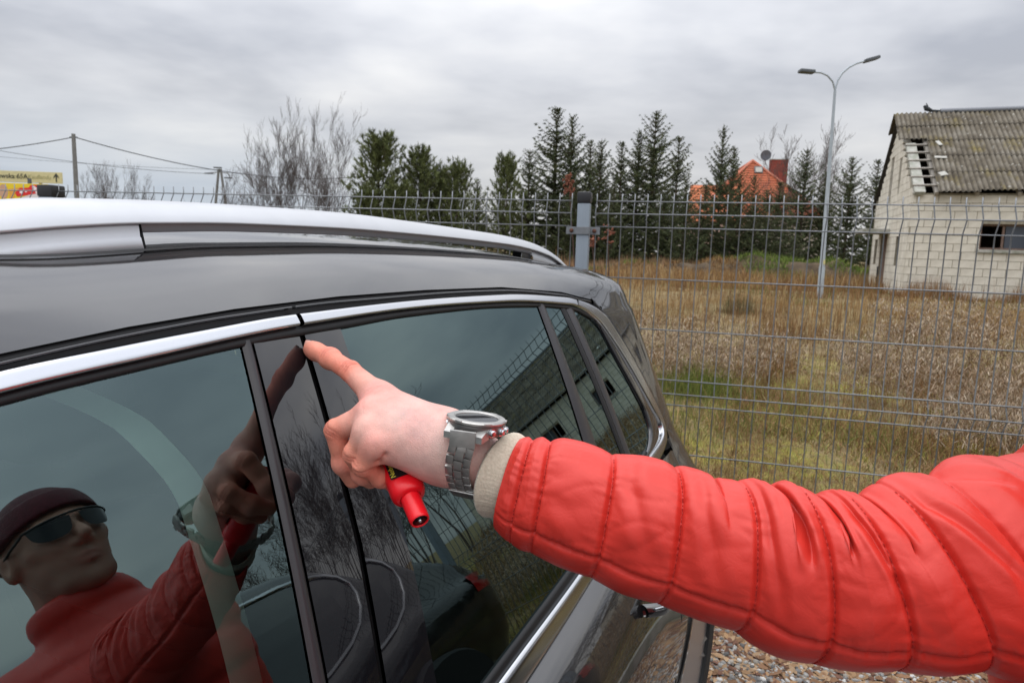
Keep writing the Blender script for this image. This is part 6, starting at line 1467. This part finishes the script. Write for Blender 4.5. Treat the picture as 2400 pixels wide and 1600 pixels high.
# a smoothed top line so that the front of the tube does not inherit every notch
ker = np.hanning(61); ker /= ker.sum(); Tsm = np.stack([np.convolve(np.pad(Tp[:, k], 30, 'edge'), ker, 'valid') for k in range(3)], -1)
P = np.zeros((nr, na, 3)); LSEAM = 2 * pi / 3 * 1.0
seamk = np.arange(0, 12)
fr = tt - np.floor(tt); 
for a_ in range(na):
    q = th_a[a_]; wtop = float(sstep(.1, .75, math.cos(q)))
    Tq = Tp * wtop + Tsm * (1 - wtop); Cn = (Tq + Bp) / 2; ve = (Tq - Bp) / 2
    cq, sq = math.cos(q), math.sin(q); cs = math.copysign(abs(cq)**.93, cq); sn = math.copysign(abs(sq)**.86, sq)
    dfac = (1 - .24 * float(sstep(1.95, 3.0, q))) if q < pi else .5
    P[:, a_] = Cn + ve * cs - fw_ * (hd * sn * dfac)[:, None]
# quilting: puffs between the stitched seams, grooves at the seams, puckers beside them
Nv = np.zeros_like(P); dt_ = np.gradient(P, axis=0); da_ = (np.roll(P, -1, 1) - np.roll(P, 1, 1)); Nv = np.cross(da_, dt_); Nv /= np.linalg.norm(Nv, axis=2)[..., None] + 1e-9
if (Nv[300, na // 4] @ fw_) > 0: Nv = -Nv
arc = np.cumsum(np.linalg.norm(np.gradient((Tsm + Bp) / 2, axis=0), axis=1))
TQ, AQ = np.meshgrid(tt, th_a, indexing='ij')
lsw = LSEAM
da_s = np.abs((AQ - lsw + pi) % (2 * pi) - pi); da_s2 = np.abs((AQ - (2 * pi - lsw) + pi) % (2 * pi) - pi)
below = (np.cos(AQ) < math.cos(lsw))
seg_len = np.interp(seamk, tt, arc); 
ds_seam = np.full(TQ.shape, 9.0); arcm = np.repeat(arc[:, None], na, 1)
for k in seamk: ds_seam = np.minimum(ds_seam, np.abs(arcm - np.interp(k, tt, arc)))
dl_seam = np.minimum(da_s, da_s2) * .055
width = np.interp(np.floor(TQ), seamk[:-1], np.diff(seg_len))
puff = .0075 * (1 - np.exp(-(ds_seam / .016))) * np.where(width < .02, .3, np.where(width < .03, .6, 1.0)) * (1 - .75 * np.exp(-(dl_seam / .012)))
groove = -.0046 * np.exp(-(ds_seam / .0022)**2) - .0038 * np.exp(-(dl_seam / .0026)**2)
npk = vnoise(np.stack([np.floor(TQ + .5).ravel() * 3.7, AQ.ravel() * 26, 0 * TQ.ravel()], -1), 5).reshape(TQ.shape)
pucker = .0017 * npk * np.exp(-(ds_seam / .006)) * .8 + .0013 * vnoise(np.stack([arcm.ravel() * 300, np.round(AQ / pi).ravel(), 0 * TQ.ravel()], -1), 8).reshape(TQ.shape) * np.exp(-(dl_seam / .006))
wr = vnoise(np.stack([arcm.ravel() * 26 + AQ.ravel() * 1.6, AQ.ravel() * 2.2, 0 * TQ.ravel() + 3], -1), 15).reshape(TQ.shape) * .0019 + vnoise(np.stack([arcm.ravel() * 60 - AQ.ravel() * 3.1, AQ.ravel() * 4.5, 0 * TQ.ravel()], -1), 16).reshape(TQ.shape) * .0008
# deep folds inside the bent elbow
fold_ = np.zeros_like(TQ)
for (t0_, a0_, t1_, a1_, dep, wd_) in ((5.60, .0, 5.75, 1.1, .017, .055), (6.36, .0, 6.42, .85, .016, .05), (7.49, .0, 7.52, .75, .020, .055), (4.72, .0, 4.68, .42, .009, .035), (9.02, .0, 9.55, .6, .010, .09), (6.7, .55, 6.95, 1.35, .006, .06), (8.2, .6, 8.7, 1.3, .005, .09), (9.7, .5, 10.3, 1.3, .006, .1), (3.3, .9, 3.6, 1.6, .003, .1), (4.4, 1.0, 4.55, 1.7, .003, .1), (5.2, 1.1, 5.35, 1.7, .0035, .08)):
    u = np.clip((AQ - a0_) / (a1_ - a0_), 0, 1); tc_ = t0_ + (t1_ - t0_) * u; inside = np.exp(-(np.maximum(0, AQ - a1_) / .16)**2) * (AQ < pi)
    f_ = np.exp(-((TQ - tc_) / wd_)**2) - .45 * np.exp(-((np.abs(TQ - tc_) - wd_ * 2.1) / (wd_ * 1.1))**2); fold_ -= dep * f_ * inside * (1 - .55 * u)
crin = (1 - np.abs(vnoise(np.stack([arcm.ravel() * 34 + AQ.ravel() * 2.6, AQ.ravel() * 3.4, 0 * TQ.ravel() + 7], -1), 33)).reshape(TQ.shape))**5 * .0009 + (1 - np.abs(vnoise(np.stack([arcm.ravel() * 70 - AQ.ravel() * 5, AQ.ravel() * 7, 0 * TQ.ravel()], -1), 34)).reshape(TQ.shape))**6 * .0010 * np.exp(-ds_seam / .010)
disp = puff + groove - crin * np.clip(ds_seam / .006, 0, 1) + pucker + wr * np.clip(ds_seam / .012, 0, 1) * np.where(below, .6, 1) + fold_
disp = disp * np.clip((TQ - 0.02) / .5, 0.12, 1)
# the outline traced on top already carries the puffs there
disp = disp * (1 - .8 * np.maximum(0, np.cos(AQ))**4) - .8 * np.maximum(0, np.cos(AQ))**4 * 0
disp = disp * (1 - .85 * np.maximum(0, -np.cos(AQ))**1.5)
bowv = np.interp(tt, [-.35, 0, 1, 2, 3, 5, 11], [-.011, -.011, -.009, -.007, -.004, 0, 0]); armv = (pxn(np.array([[1400., 1170.]]), np.array([.61])) - pxn(np.array([[1100., 1070.]]), np.array([.656])))[0]; armv /= np.linalg.norm(armv)
P = P + Nv * disp[..., None] + (bowv[:, None] * np.maximum(0, np.sin(th_a))[None])[..., None] * armv
# hem turned inwards
hemr = P[0:1] * .90 + P[0:1].mean(1, keepdims=True) * .10; hem2 = P[8:9] * .86 + P[8:9].mean(1, keepdims=True) * .14
P = np.concatenate([hem2, hemr, P], 0); Pc = np.concatenate([P, P[:, :1]], 1)
nr2 = len(P); i, j = np.meshgrid(np.arange(nr2 - 1), np.arange(na), indexing='ij'); F = np.stack([i * na + j, (i + 1) * na + j, (i + 1) * na + (j + 1) % na, i * na + (j + 1) % na], -1).reshape(-1, 4)
jm, n_, l_, b_ = M_('red_nylon')
b_.inputs['Base Color'].default_value = (.62, .038, .026, 1); b_.inputs['Roughness'].default_value = .40; b_.inputs['Specular IOR Level'].default_value = .40; b_.inputs['Sheen Weight'].default_value = .0; b_.inputs['Sheen Roughness'].default_value = .4; b_.inputs['Sheen Tint'].default_value = (1, .55, .5, 1)
t_ = n_.new('ShaderNodeTexCoord'); q1 = n_.new('ShaderNodeTexNoise'); q1.inputs['Scale'].default_value = 42; q1.inputs['Detail'].default_value = 4; q1.inputs['Roughness'].default_value = .55; q1.inputs['Distortion'].default_value = .6; l_.new(t_.outputs['Object'], q1.inputs['Vector'])
ab1 = n_.new('ShaderNodeMath'); ab1.operation = 'SUBTRACT'; l_.new(q1.outputs[0], ab1.inputs[0]); ab1.inputs[1].default_value = .5
ab2 = n_.new('ShaderNodeMath'); ab2.operation = 'ABSOLUTE'; l_.new(ab1.outputs[0], ab2.inputs[0]); ab3 = n_.new('ShaderNodeMath'); ab3.operation = 'POWER'; l_.new(ab2.outputs[0], ab3.inputs[0]); ab3.inputs[1].default_value = .5
q2 = n_.new('ShaderNodeTexNoise'); q2.inputs['Scale'].default_value = 1500; l_.new(t_.outputs['Object'], q2.inputs['Vector']); ad = n_.new('ShaderNodeMath'); ad.operation = 'MULTIPLY_ADD'; l_.new(q2.outputs[0], ad.inputs[0]); ad.inputs[1].default_value = .06; l_.new(ab3.outputs[0], ad.inputs[2])
bp = n_.new('ShaderNodeBump'); bp.inputs['Strength'].default_value = .10; bp.inputs['Distance'].default_value = .004; l_.new(ad.outputs[0], bp.inputs['Height']); l_.new(bp.outputs[0], b_.inputs['Normal'])
sleeve = npmesh('jacket_sleeve', P.reshape(-1, 3), F, jm, person)
# stitches along the seams
stm = pbr('red_thread', (.42, .018, .014), .7)
b = MB(); Pg = P[2:]
def surf(t, a_):
    i0 = int(round(np.interp(t, tt, np.arange(nr)))); j0 = int(round(a_ / (2 * pi) * na)) % na; return Vector(Pg[i0, j0]), Vector(Nv[min(i0, nr - 1), j0])
for k in range(1, 11):
    a_ = .25
    while a_ < pi - .25:
        p, n0 = surf(k, a_); p2, n2 = surf(k, a_ + .034)
        if abs(a_ - lsw) > .05: b.tube([p + n0 * .0004, (p + p2) / 2 + n0 * .0007, p2 + n0 * .0002], .0004, 4)
        a_ += .062
for t in np.arange(.6, .6, .034):
    i0 = int(np.interp(t, tt, np.arange(nr))); i1 = min(nr - 1, i0 + 1); j0 = int(round(lsw / (2 * pi) * na)); p, p2 = Vector(Pg[i0, j0]), Vector(Pg[i1, j0]); n0 = Vector(Nv[i0, j0]); b.tube([p + n0 * .0003, (p + p2) / 2 + n0 * .0008, p2 + n0 * .0003], .00045, 4)
st_ = b.build('stitching', stm, sleeve); st_['kind'] = 'stuff'
# knitted cuff -----------------------------------------------------------
CT = [(0, 1203, 1014), (.4, 1216, 1016), (1, 1256, 1046)]; CB = [(0, 1145, 1211), (.4, 1162, 1213), (1, 1212, 1222)]
nk, nc = 26, 150; tk = np.linspace(0, 1, nk); Tc = pxn(np.stack([cr_interp(tk, [(a, q) for a, q, _ in CT]), cr_interp(tk, [(a, q) for a, _, q in CT])], -1), np.full(nk, .655)); Bc = pxn(np.stack([cr_interp(tk, [(a, q) for a, q, _ in CB]), cr_interp(tk, [(a, q) for a, _, q in CB])], -1), np.full(nk, .655))
P = np.zeros((nk, nc, 3)); thc = np.linspace(0, 2 * pi, nc, endpoint=False)
axis_c = (pxn(np.array([[1300., 1120.]]), np.array([.65])) - pxn(np.array([[1100., 1070.]]), np.array([.656])))[0]; axis_c /= np.linalg.norm(axis_c)
for a_ in range(nc):
    q = thc[a_]; rib = 1 + .014 * math.cos(q * 64); bow = -.021 * max(0, math.sin(q)); P[:, a_] = (Tc + Bc) / 2 + (Tc - Bc) / 2 * math.cos(q) * rib - fw_ * (.0345 - .003 * tk)[:, None] * math.sin(q) * rib + axis_c * bow * (1 - .4 * tk)[:, None]
inn = P[:1] * .86 + P[:1].mean(1, keepdims=True) * .14 + axis_c * .004; inn2 = inn * .93 + inn.mean(1, keepdims=True) * .07 + axis_c * .03; lip = P[:1] * .95 + P[:1].mean(1, keepdims=True) * .05 - axis_c * .0022
P = np.concatenate([inn2, inn, lip, P], 0); i, j = np.meshgrid(np.arange(len(P) - 1), np.arange(nc), indexing='ij'); F = np.stack([i * nc + j, (i + 1) * nc + j, (i + 1) * nc + (j + 1) % nc, i * nc + (j + 1) % nc], -1).reshape(-1, 4)
knit, n_, l_, b_ = M_('beige_knit'); b_.inputs['Roughness'].default_value = .95; b_.inputs['Specular IOR Level'].default_value = .1; b_.inputs['Sheen Weight'].default_value = .3
t_ = n_.new('ShaderNodeTexCoord'); q1 = n_.new('ShaderNodeTexNoise'); q1.inputs['Scale'].default_value = 420; q1.inputs['Detail'].default_value = 3; l_.new(t_.outputs['Object'], q1.inputs['Vector'])
rpn = n_.new('ShaderNodeValToRGB'); l_.new(q1.outputs[0], rpn.inputs[0]); rpn.color_ramp.elements[0].position = .3; rpn.color_ramp.elements[0].color = (.50, .43, .33, 1); rpn.color_ramp.elements[1].position = .65; rpn.color_ramp.elements[1].color = (.61, .54, .43, 1); l_.new(rpn.outputs[0], b_.inputs['Base Color'])
bp = n_.new('ShaderNodeBump'); bp.inputs['Strength'].default_value = .5; bp.inputs['Distance'].default_value = .001; l_.new(q1.outputs[0], bp.inputs['Height']); l_.new(bp.outputs[0], b_.inputs['Normal'])
npmesh('cuff', P.reshape(-1, 3), F, knit, person)
# jacket body, trousers, shoes -------------------------------------------------
def jacket_sdf(P):
    g = .036
    d = smin(cap_(P, HIP + np.array([0, 0, .0]), CH, .150 + g, .138 + g), cap_(P, CH - FR * .09, CH + FR * .04 - np.array([0, 0, .03]), .11 + g, .09 + g), .05); d = smin(d, cap_(P, SHL, SHR - FR * .06 + np.array([0, 0, -.07]), .07 + g, .055), .05)
    d = smin(d, smin(cap_(P, SHL, LEL, .055 + g * .8, .046 + g * .8), cap_(P, LEL, LWR, .046 + g * .8, .033 + g * .5), .02), .03)
    d = smin(d, cap_(P, SHR, A_(2620, 1400, .60), .05 + g * .6, .05 + g * .6), .04)
    d = smin(d, cap_(P, CH + np.array([0, 0, .06]), HC - np.array([0, 0, .14]) - HF * .03, .09 + g * .5, .070 + g * .4), .03)
    q = P[:, 2] / .085 + .4 * ((P - HIP) @ FR) * 0; ph = np.abs(q - np.round(q)); d = d - .010 * np.minimum(ph * 4, 1)**.5 + .006 + .004 * vnoise(P * 18, 4)
    d = smax(d, P[:, 2] - (HC[2] - .105), .01); d = np.maximum(d, -(P[:, 2] - .74)); d = smax(d, -cap_(P, LWR, LWR * 1.6 - LEL * .6, .036, .036), .004)
    return d
Vj, Fj = surface_nets(jacket_sdf, [.02, -.2, .70], [1.05, 1.05, 1.46], .0085); Vj = smooth_mesh(Vj, Fj, 1)
npmesh('jacket_body', Vj, Fj, jm, person)
def trou_sdf(P):
    d = cap_(P, hipL, hipR, .115, .115)
    for h_, k_, a_ in ((hipL, kneeL, ankL), (hipR, kneeR, ankR)): d = smin(d, smin(cap_(P, h_, k_, .105, .078), cap_(P, k_, a_, .076, .066), .03), .05)
    return np.maximum(d, -(P[:, 2] - .07)) + .003 * vnoise(P * 22, 6)
Vt, Ft = surface_nets(trou_sdf, [.4, .3, .05], [1.0, 1.0, 1.02], .012); npmesh('trousers', Vt, Ft, pbr('dark_denim', (.02, .025, .04), .85, var=.2, vscale=60), person)
for a_ in (ankL, ankR):
    Vs, Fs_ = surface_nets(lambda P: np.maximum(smin(cap_(P, np.array([a_[0], a_[1], .05]) - HF * .03, np.array([a_[0], a_[1], .035]) + HF * .17, .05, .042), cap_(P, a_ + np.array([0, 0, .04]), a_ - np.array([0, 0, .03]), .05, .05), .03), -(P[:, 2] - .002)), [a_[0] - .3, a_[1] - .2, -.02], [a_[0] + .15, a_[1] + .25, .2], .009); npmesh('shoe', Vs, Fs_, pbr('black_leather', (.02, .018, .016), .5), person)
# beanie and sunglasses ---------------------------------------------------------
def beanie_sdf(P):
    q = hloc(P); d = ell_(q, (0, -.014, .034), (.087, .108, .104)); z0 = q[:, 2] - .030 - .20 * q[:, 1] * 1.0
    band = ell_(q, (0, -.014, .030), (.0925, .1135, .112)); lim = np.abs(z0 - .026) - .026
    d = smin(d, np.maximum(band, lim), .004); d = np.maximum(d, -z0); return np.maximum(d, -ell_(q, (0, -.013, .028), (.079, .1, .094)))
Vn, Fn = surface_nets(beanie_sdf, HC - .16, HC + np.array([.16, .16, .18]), .0038); npmesh('beanie', Vn, Fn, pbr('maroon_wool', (.11, .012, .022), .95, var=.25, vscale=140, bump=.8, bscale=260, sheen=.3), person)
gl_ = pbr('dark_lens', (.008, .009, .012), .06, spec=.7); fm_ = pbr('black_frame', (.012, .012, .013), .3)
for s_ in (-1, 1):
    P = np.zeros((21, 9, 3))
    for i_ in range(21):
        for j_ in range(9):
            u = i_ / 10 - 1; x = s_ * (.038 + .030 * u); a = x / .072; y = .1075 - .030 * a * a - .012 * abs(a)**4 + .0012; z = .024 - (.006 + .034 * max(0, 1 - abs(u)**3)**.5) * (j_ / 8) + .003 * (u if s_ > 0 else u); P[i_, j_] = hw_((x, y, z))
    V, F = grid(P); npmesh('sunglass_lens', V, F, gl_, person)
b = MB(); b.tube([hw_((.072 * a, .1085 - .030 * a * a - .012 * abs(a)**4, .025)) for a in np.linspace(-1, 1, 25)], .0024, 6)
for s_ in (-1, 1): b.tube([hw_((s_ * .073, .066, .022)), hw_((s_ * .080, .03, .016)), hw_((s_ * .083, -.005, .010)), hw_((s_ * .081, -.022, -.006))], .0026, 6)
b.build('sunglass_frame', fm_, person, deg=60)

# ------------------------------------------------------------------ wristwatch
steel = pbr('brushed_titanium', (.44, .43, .41), .42, metal=.9, var=.1, vscale=90, rvar=.08); steeld = pbr('dark_titanium', (.20, .195, .19), .36, metal=.85); screen = pbr('watch_glass', (.006, .007, .010), .04, spec=.7)
WC = at(1118, 977, .636)
xm = (C_RT * 138 - C_UP * 16).normalized(); nimg = (C_UP * 138 + C_RT * 16).normalized(); WN = (nimg * .994 - C_FW * .105).normalized(); WXa = (xm - C_FW * .34); WXa = (WXa - WN * WXa.dot(WN)).normalized(); WYa = WN.cross(WXa)      # WYa points into the scene
if WYa.dot(C_FW) < 0: WYa = -WYa
watch = empty('wristwatch', WC, 'steel smart watch with round dark face and link bracelet on the wrist', 'watch')
MW = Matrix(((WXa.x, WYa.x, WN.x, WC.x), (WXa.y, WYa.y, WN.y, WC.y), (WXa.z, WYa.z, WN.z, WC.z), (0, 0, 0, 1)))
RW = .0272
b = MB(); b.lathe([(RW * .80, -.0150), (RW * .95, -.0130), (RW * .99, -.0085), (RW * .985, -.0035), (RW * .93, -.0022)], 48, MW); b.build('watch_case', steeld, watch, deg=30)
b = MB(); b.lathe([(RW * .93, -.0030), (RW * 1.0, -.0026), (RW * 1.01, -.0008), (RW * .97, .0004), (RW * .80, .0006), (RW * .745, -.0004), (RW * .74, -.0015)], 64, MW)
for k in range(6):
    an = k * math.pi / 3 + .25; b.bbox(MW @ Vector((RW * .995 * math.cos(an), RW * .995 * math.sin(an), -.0008)), (.0022, .0075, .0022), .0005, MW.to_3x3() @ Matrix.Rotation(an, 3, 'Z'))
b.build('bezel', steel, watch, deg=35)
b = MB(); b.lathe([(.0001, -.0007), (RW * .55, -.0007), (RW * .745, -.0008)], 48, MW); b.build('screen', screen, watch, deg=30)
for an, nm in ((-.62, 0), (-.18, 0), (.26, 0), (2.9, 0), (3.5, 0)):
    Mb = MW @ Matrix.Rotation(an, 4, 'Z') @ Matrix.Translation((RW * .975, 0, -.0085)) @ Matrix.Rotation(R(90), 4, 'Y'); b = MB(); b.lathe([(.0041, -.001), (.0041, .0012), (.0030, .0012), (.0029, .0016), (.0031, .0028), (.0022, .0038), (.0001, .0041)], 20, Mb); b.build('button', chrome, watch, deg=35)
ln_b = MB()
for sx in (-1, 1):
    b = MB(); x0 = sx * .0150; b.add([MW @ Vector(p) for p in ((x0 - .005, -RW * .62, -.004), (x0 + .005, -RW * .62, -.004), (x0 + .0035, -RW * 1.13, -.0105), (x0 - .0035, -RW * 1.13, -.0105), (x0 - .005, -RW * .62, -.0145), (x0 + .005, -RW * .62, -.0145), (x0 + .0035, -RW * 1.12, -.0165), (x0 - .0035, -RW * 1.12, -.0165))], [(0, 1, 2, 3), (7, 6, 5, 4), (0, 4, 5, 1), (1, 5, 6, 2), (2, 6, 7, 3), (3, 7, 4, 0)]); b.build('lug', steel, watch)
# bracelet: links follow the wrist in the plane square to the arm
ring = [(1087, 1002, .6075), (1085, 1022, .606), (1083, 1043, .608), (1078, 1062, .611), (1074, 1080, .615), (1072, 1098, .620), (1073, 1115, .626), (1077, 1131, .633), (1083, 1146, .642), (1090, 1156, .652), (1096, 1160, .664), (1104, 1156, .680), (1112, 1130, .700), (1118, 1080, .708), (1122, 1030, .692), (1124, 1002, .668)]
rp_ = [at(*q) for q in ring]; cumd = np.concatenate([[0], np.cumsum([(rp_[k + 1] - rp_[k]).length for k in range(len(rp_) - 1)])])
def ringp(d): return Vector([float(cr_interp(np.array([d]), list(zip(cumd, [p[c] for p in rp_])))[0]) for c in range(3)])
ctr = at(1098, 1068, .658); armd = Vector(axis_c); 
def lframe(d):
    p = ringp(d); t = (ringp(d + .002) - ringp(d - .002)).normalized(); x = (armd - t * armd.dot(t)).normalized(); n0 = x.cross(t).normalized()
    if n0.dot(p - ctr) < 0: n0 = -n0
    return p, x, t, n0
LP = .0116; nl = int(cumd[-1] / LP)
Wl = .0235
for k in range(nl):
    d = .004 + k * LP + LP / 2
    if d > cumd[-1] - .003: break
    p, x, t, n0 = lframe(d); M3 = Matrix((x, t, n0)).transposed(); b = MB()
    if k == 0:
        b.bbox(p + t * .0005, (Wl, LP * 1.35, .0034), .0008, M3); b.bbox(p + t * (LP * .86), (Wl * .36, LP * .5, .0032), .0006, M3)
    else:
        for sx in (-1, 1): b.bbox(p + x * (sx * Wl * .34), (Wl * .30, LP * .86, .0034), .0008, M3)
        b.bbox(p + t * (LP * .42), (Wl * .35, LP * .86, .0034), .0008, M3); b.bbox(p - n0 * .0008, (Wl * .8, LP * .5, .0012), .0003, M3)
    b.build('link', steel, watch, deg=30)
b = MB(); q0 = 8.2 * LP; pts = []
p, x, t, n0 = lframe(cumd[9] - .002); M3 = Matrix((x, t, n0)).transposed(); b.bbox(p + n0 * .0018, (Wl + .003, .020, .0016), .0006, M3); b.build('clasp', steel, watch, deg=30)

# ------------------------------------------------------------------ red pen-shaped gauge held in the fist
gplast = pbr('red_gauge_plastic', (.80, .004, .012), .33, spec=.5); gblack = pbr('gauge_black', (.008, .008, .009), .35); gsil = chrome
G0 = at(985, 1221, .628); G1 = at(939, 1112, .668); gax = (G1 - G0).normalized()          # from the tip back into the fist
gx = C_RT - gax * C_RT.dot(gax); gx.normalize(); gy = gax.cross(gx)
MG = Matrix(((gx.x, gy.x, gax.x, G0.x), (gx.y, gy.y, gax.y, G0.y), (gx.z, gy.z, gax.z, G0.z), (0, 0, 0, 1)))
gauge = empty('paint_gauge', G0, 'bright red pen-shaped paint gauge with black label gripped in the fist', 'gauge')
b = MB(); b.lathe([(.0068, .0016), (.0073, .0002), (.0083, -.0002), (.0091, .0006), (.0094, .003), (.0096, .026), (.0098, .0295)], 40, MG); b.build('probe_sleeve', gplast, gauge, deg=40)
b = MB(); b.lathe([(.0001, .0012), (.0072, .0010)], 32, MG); b.build('probe_face', gblack, gauge, smooth=True)
b = MB(); b.lathe([(.0001, -.0012), (.0011, -.0009), (.0019, .0001), (.0022, .0013), (.0020, .002)], 20, MG); b.build('contact_ball', gsil, gauge, smooth=True)
def sup(rx, ry, n=48, e=2.6):
    return [(rx * math.copysign(abs(math.cos(q))**(2 / e), math.cos(q)), ry * math.copysign(abs(math.sin(q))**(2 / e), math.sin(q))) for q in np.linspace(0, 2 * pi, n, endpoint=False)]
secs = [(.0280, .0102, .0100, 2.0), (.0286, .0132, .0126, 2.0), (.0300, .0148, .0142, 2.1), (.0330, .0162, .0152, 2.3), (.0380, .0168, .0156, 2.6), (.055, .0168, .0154, 2.8), (.075, .0166, .0150, 2.9), (.105, .0158, .0145, 3.0), (.115, .0145, .013, 3.0), (.119, .010, .009, 2.6)]
P = np.array([[np.array(MG @ Vector((x, y, z))) for x, y in sup(rx, ry, 48, e)] for z, rx, ry, e in secs]); i, j = np.meshgrid(np.arange(len(secs) - 1), np.arange(48), indexing='ij'); F = np.stack([i * 48 + j, (i + 1) * 48 + j, (i + 1) * 48 + (j + 1) % 48, i * 48 + (j + 1) % 48], -1).reshape(-1, 4)
sharp(npmesh('gauge_body', P.reshape(-1, 3), F, gplast, gauge), 50)
gn = gy if gy.dot(C_FW) < 0 else -gy; sgy = 1 if gn.dot(gy) > 0 else -1
def gp(x, h, z): return MG @ Vector((x, sgy * h, z))
b = MB(); b.add([gp(-.0124, .0158, .0440), gp(.0124, .0158, .0440), gp(.0124, .0156, .112), gp(-.0124, .0156, .112)], [(0, 1, 2, 3)]); b.build('label', gblack, gauge)
ylw = pbr('yellow_print', (.55, .50, .05), .5)
lx = gx if sgy > 0 else gx
Mt = Matrix(((gax.x, -gx.x * 1, gn.x, 0), (gax.y, -gx.y * 1, gn.y, 0), (gax.z, -gx.z * 1, gn.z, 0), (0, 0, 0, 1)))
if Mt.to_3x3().determinant() < 0: Mt = Matrix(((gax.x, gx.x, gn.x, 0), (gax.y, gx.y, gn.y, 0), (gax.z, gx.z, gn.z, 0), (0, 0, 0, 1)))
tx = text('Nobex gaO', .0068, (0, 0, 0), ylw, gauge, 'lettering', bold=.0001, align='LEFT', ext=.00005)
tx.matrix_world = Matrix.Translation(gp(-.0070, .0160, .0455)) @ Mt
tx.matrix_parent_inverse = Matrix.Translation(-G0); tx.location = gp(-.0070, .0160, .0455); tx.rotation_euler = Mt.to_euler()
b = MB(); b.add([gp(.0040 + .0050 * math.cos(q), .0161, .0560 + .0062 * math.sin(q)) for q in np.linspace(0, 6.283, 28, endpoint=False)], [tuple(range(28))]); b.build('round_sticker', pbr('silver_sticker', (.55, .55, .50), .3, metal=.4, var=.2, vscale=300), gauge)
# phone held behind the lens
ph = empty('phone', (0, 0, CAMZ) , 'black phone held up in the left hand to take the picture', 'phone')
M3 = Matrix((C_RT, C_UP, C_FW)).transposed(); pc = Vector((0, 0, CAMZ)) - C_FW * .016 + C_RT * .02
b = MB(); b.bbox(pc, (.150, .073, .008), .0035, M3); b.build('phone_body', gblack, ph, deg=40)
b = MB(); b.box(pc - C_FW * .0042, (.142, .067, .0006), M3); b.build('phone_screen', screen, ph)
b = MB()
for k in range(2): b.lathe([(.0001, 0), (.006, 0), (.007, -.001), (.007, -.002)], 20, Matrix.Translation(pc + C_FW * .0045 + C_RT * (.05 + .0 * k) + C_UP * (.02 - .022 * k)) @ M3.to_4x4())
b.build('phone_lens', screen, ph, deg=40)
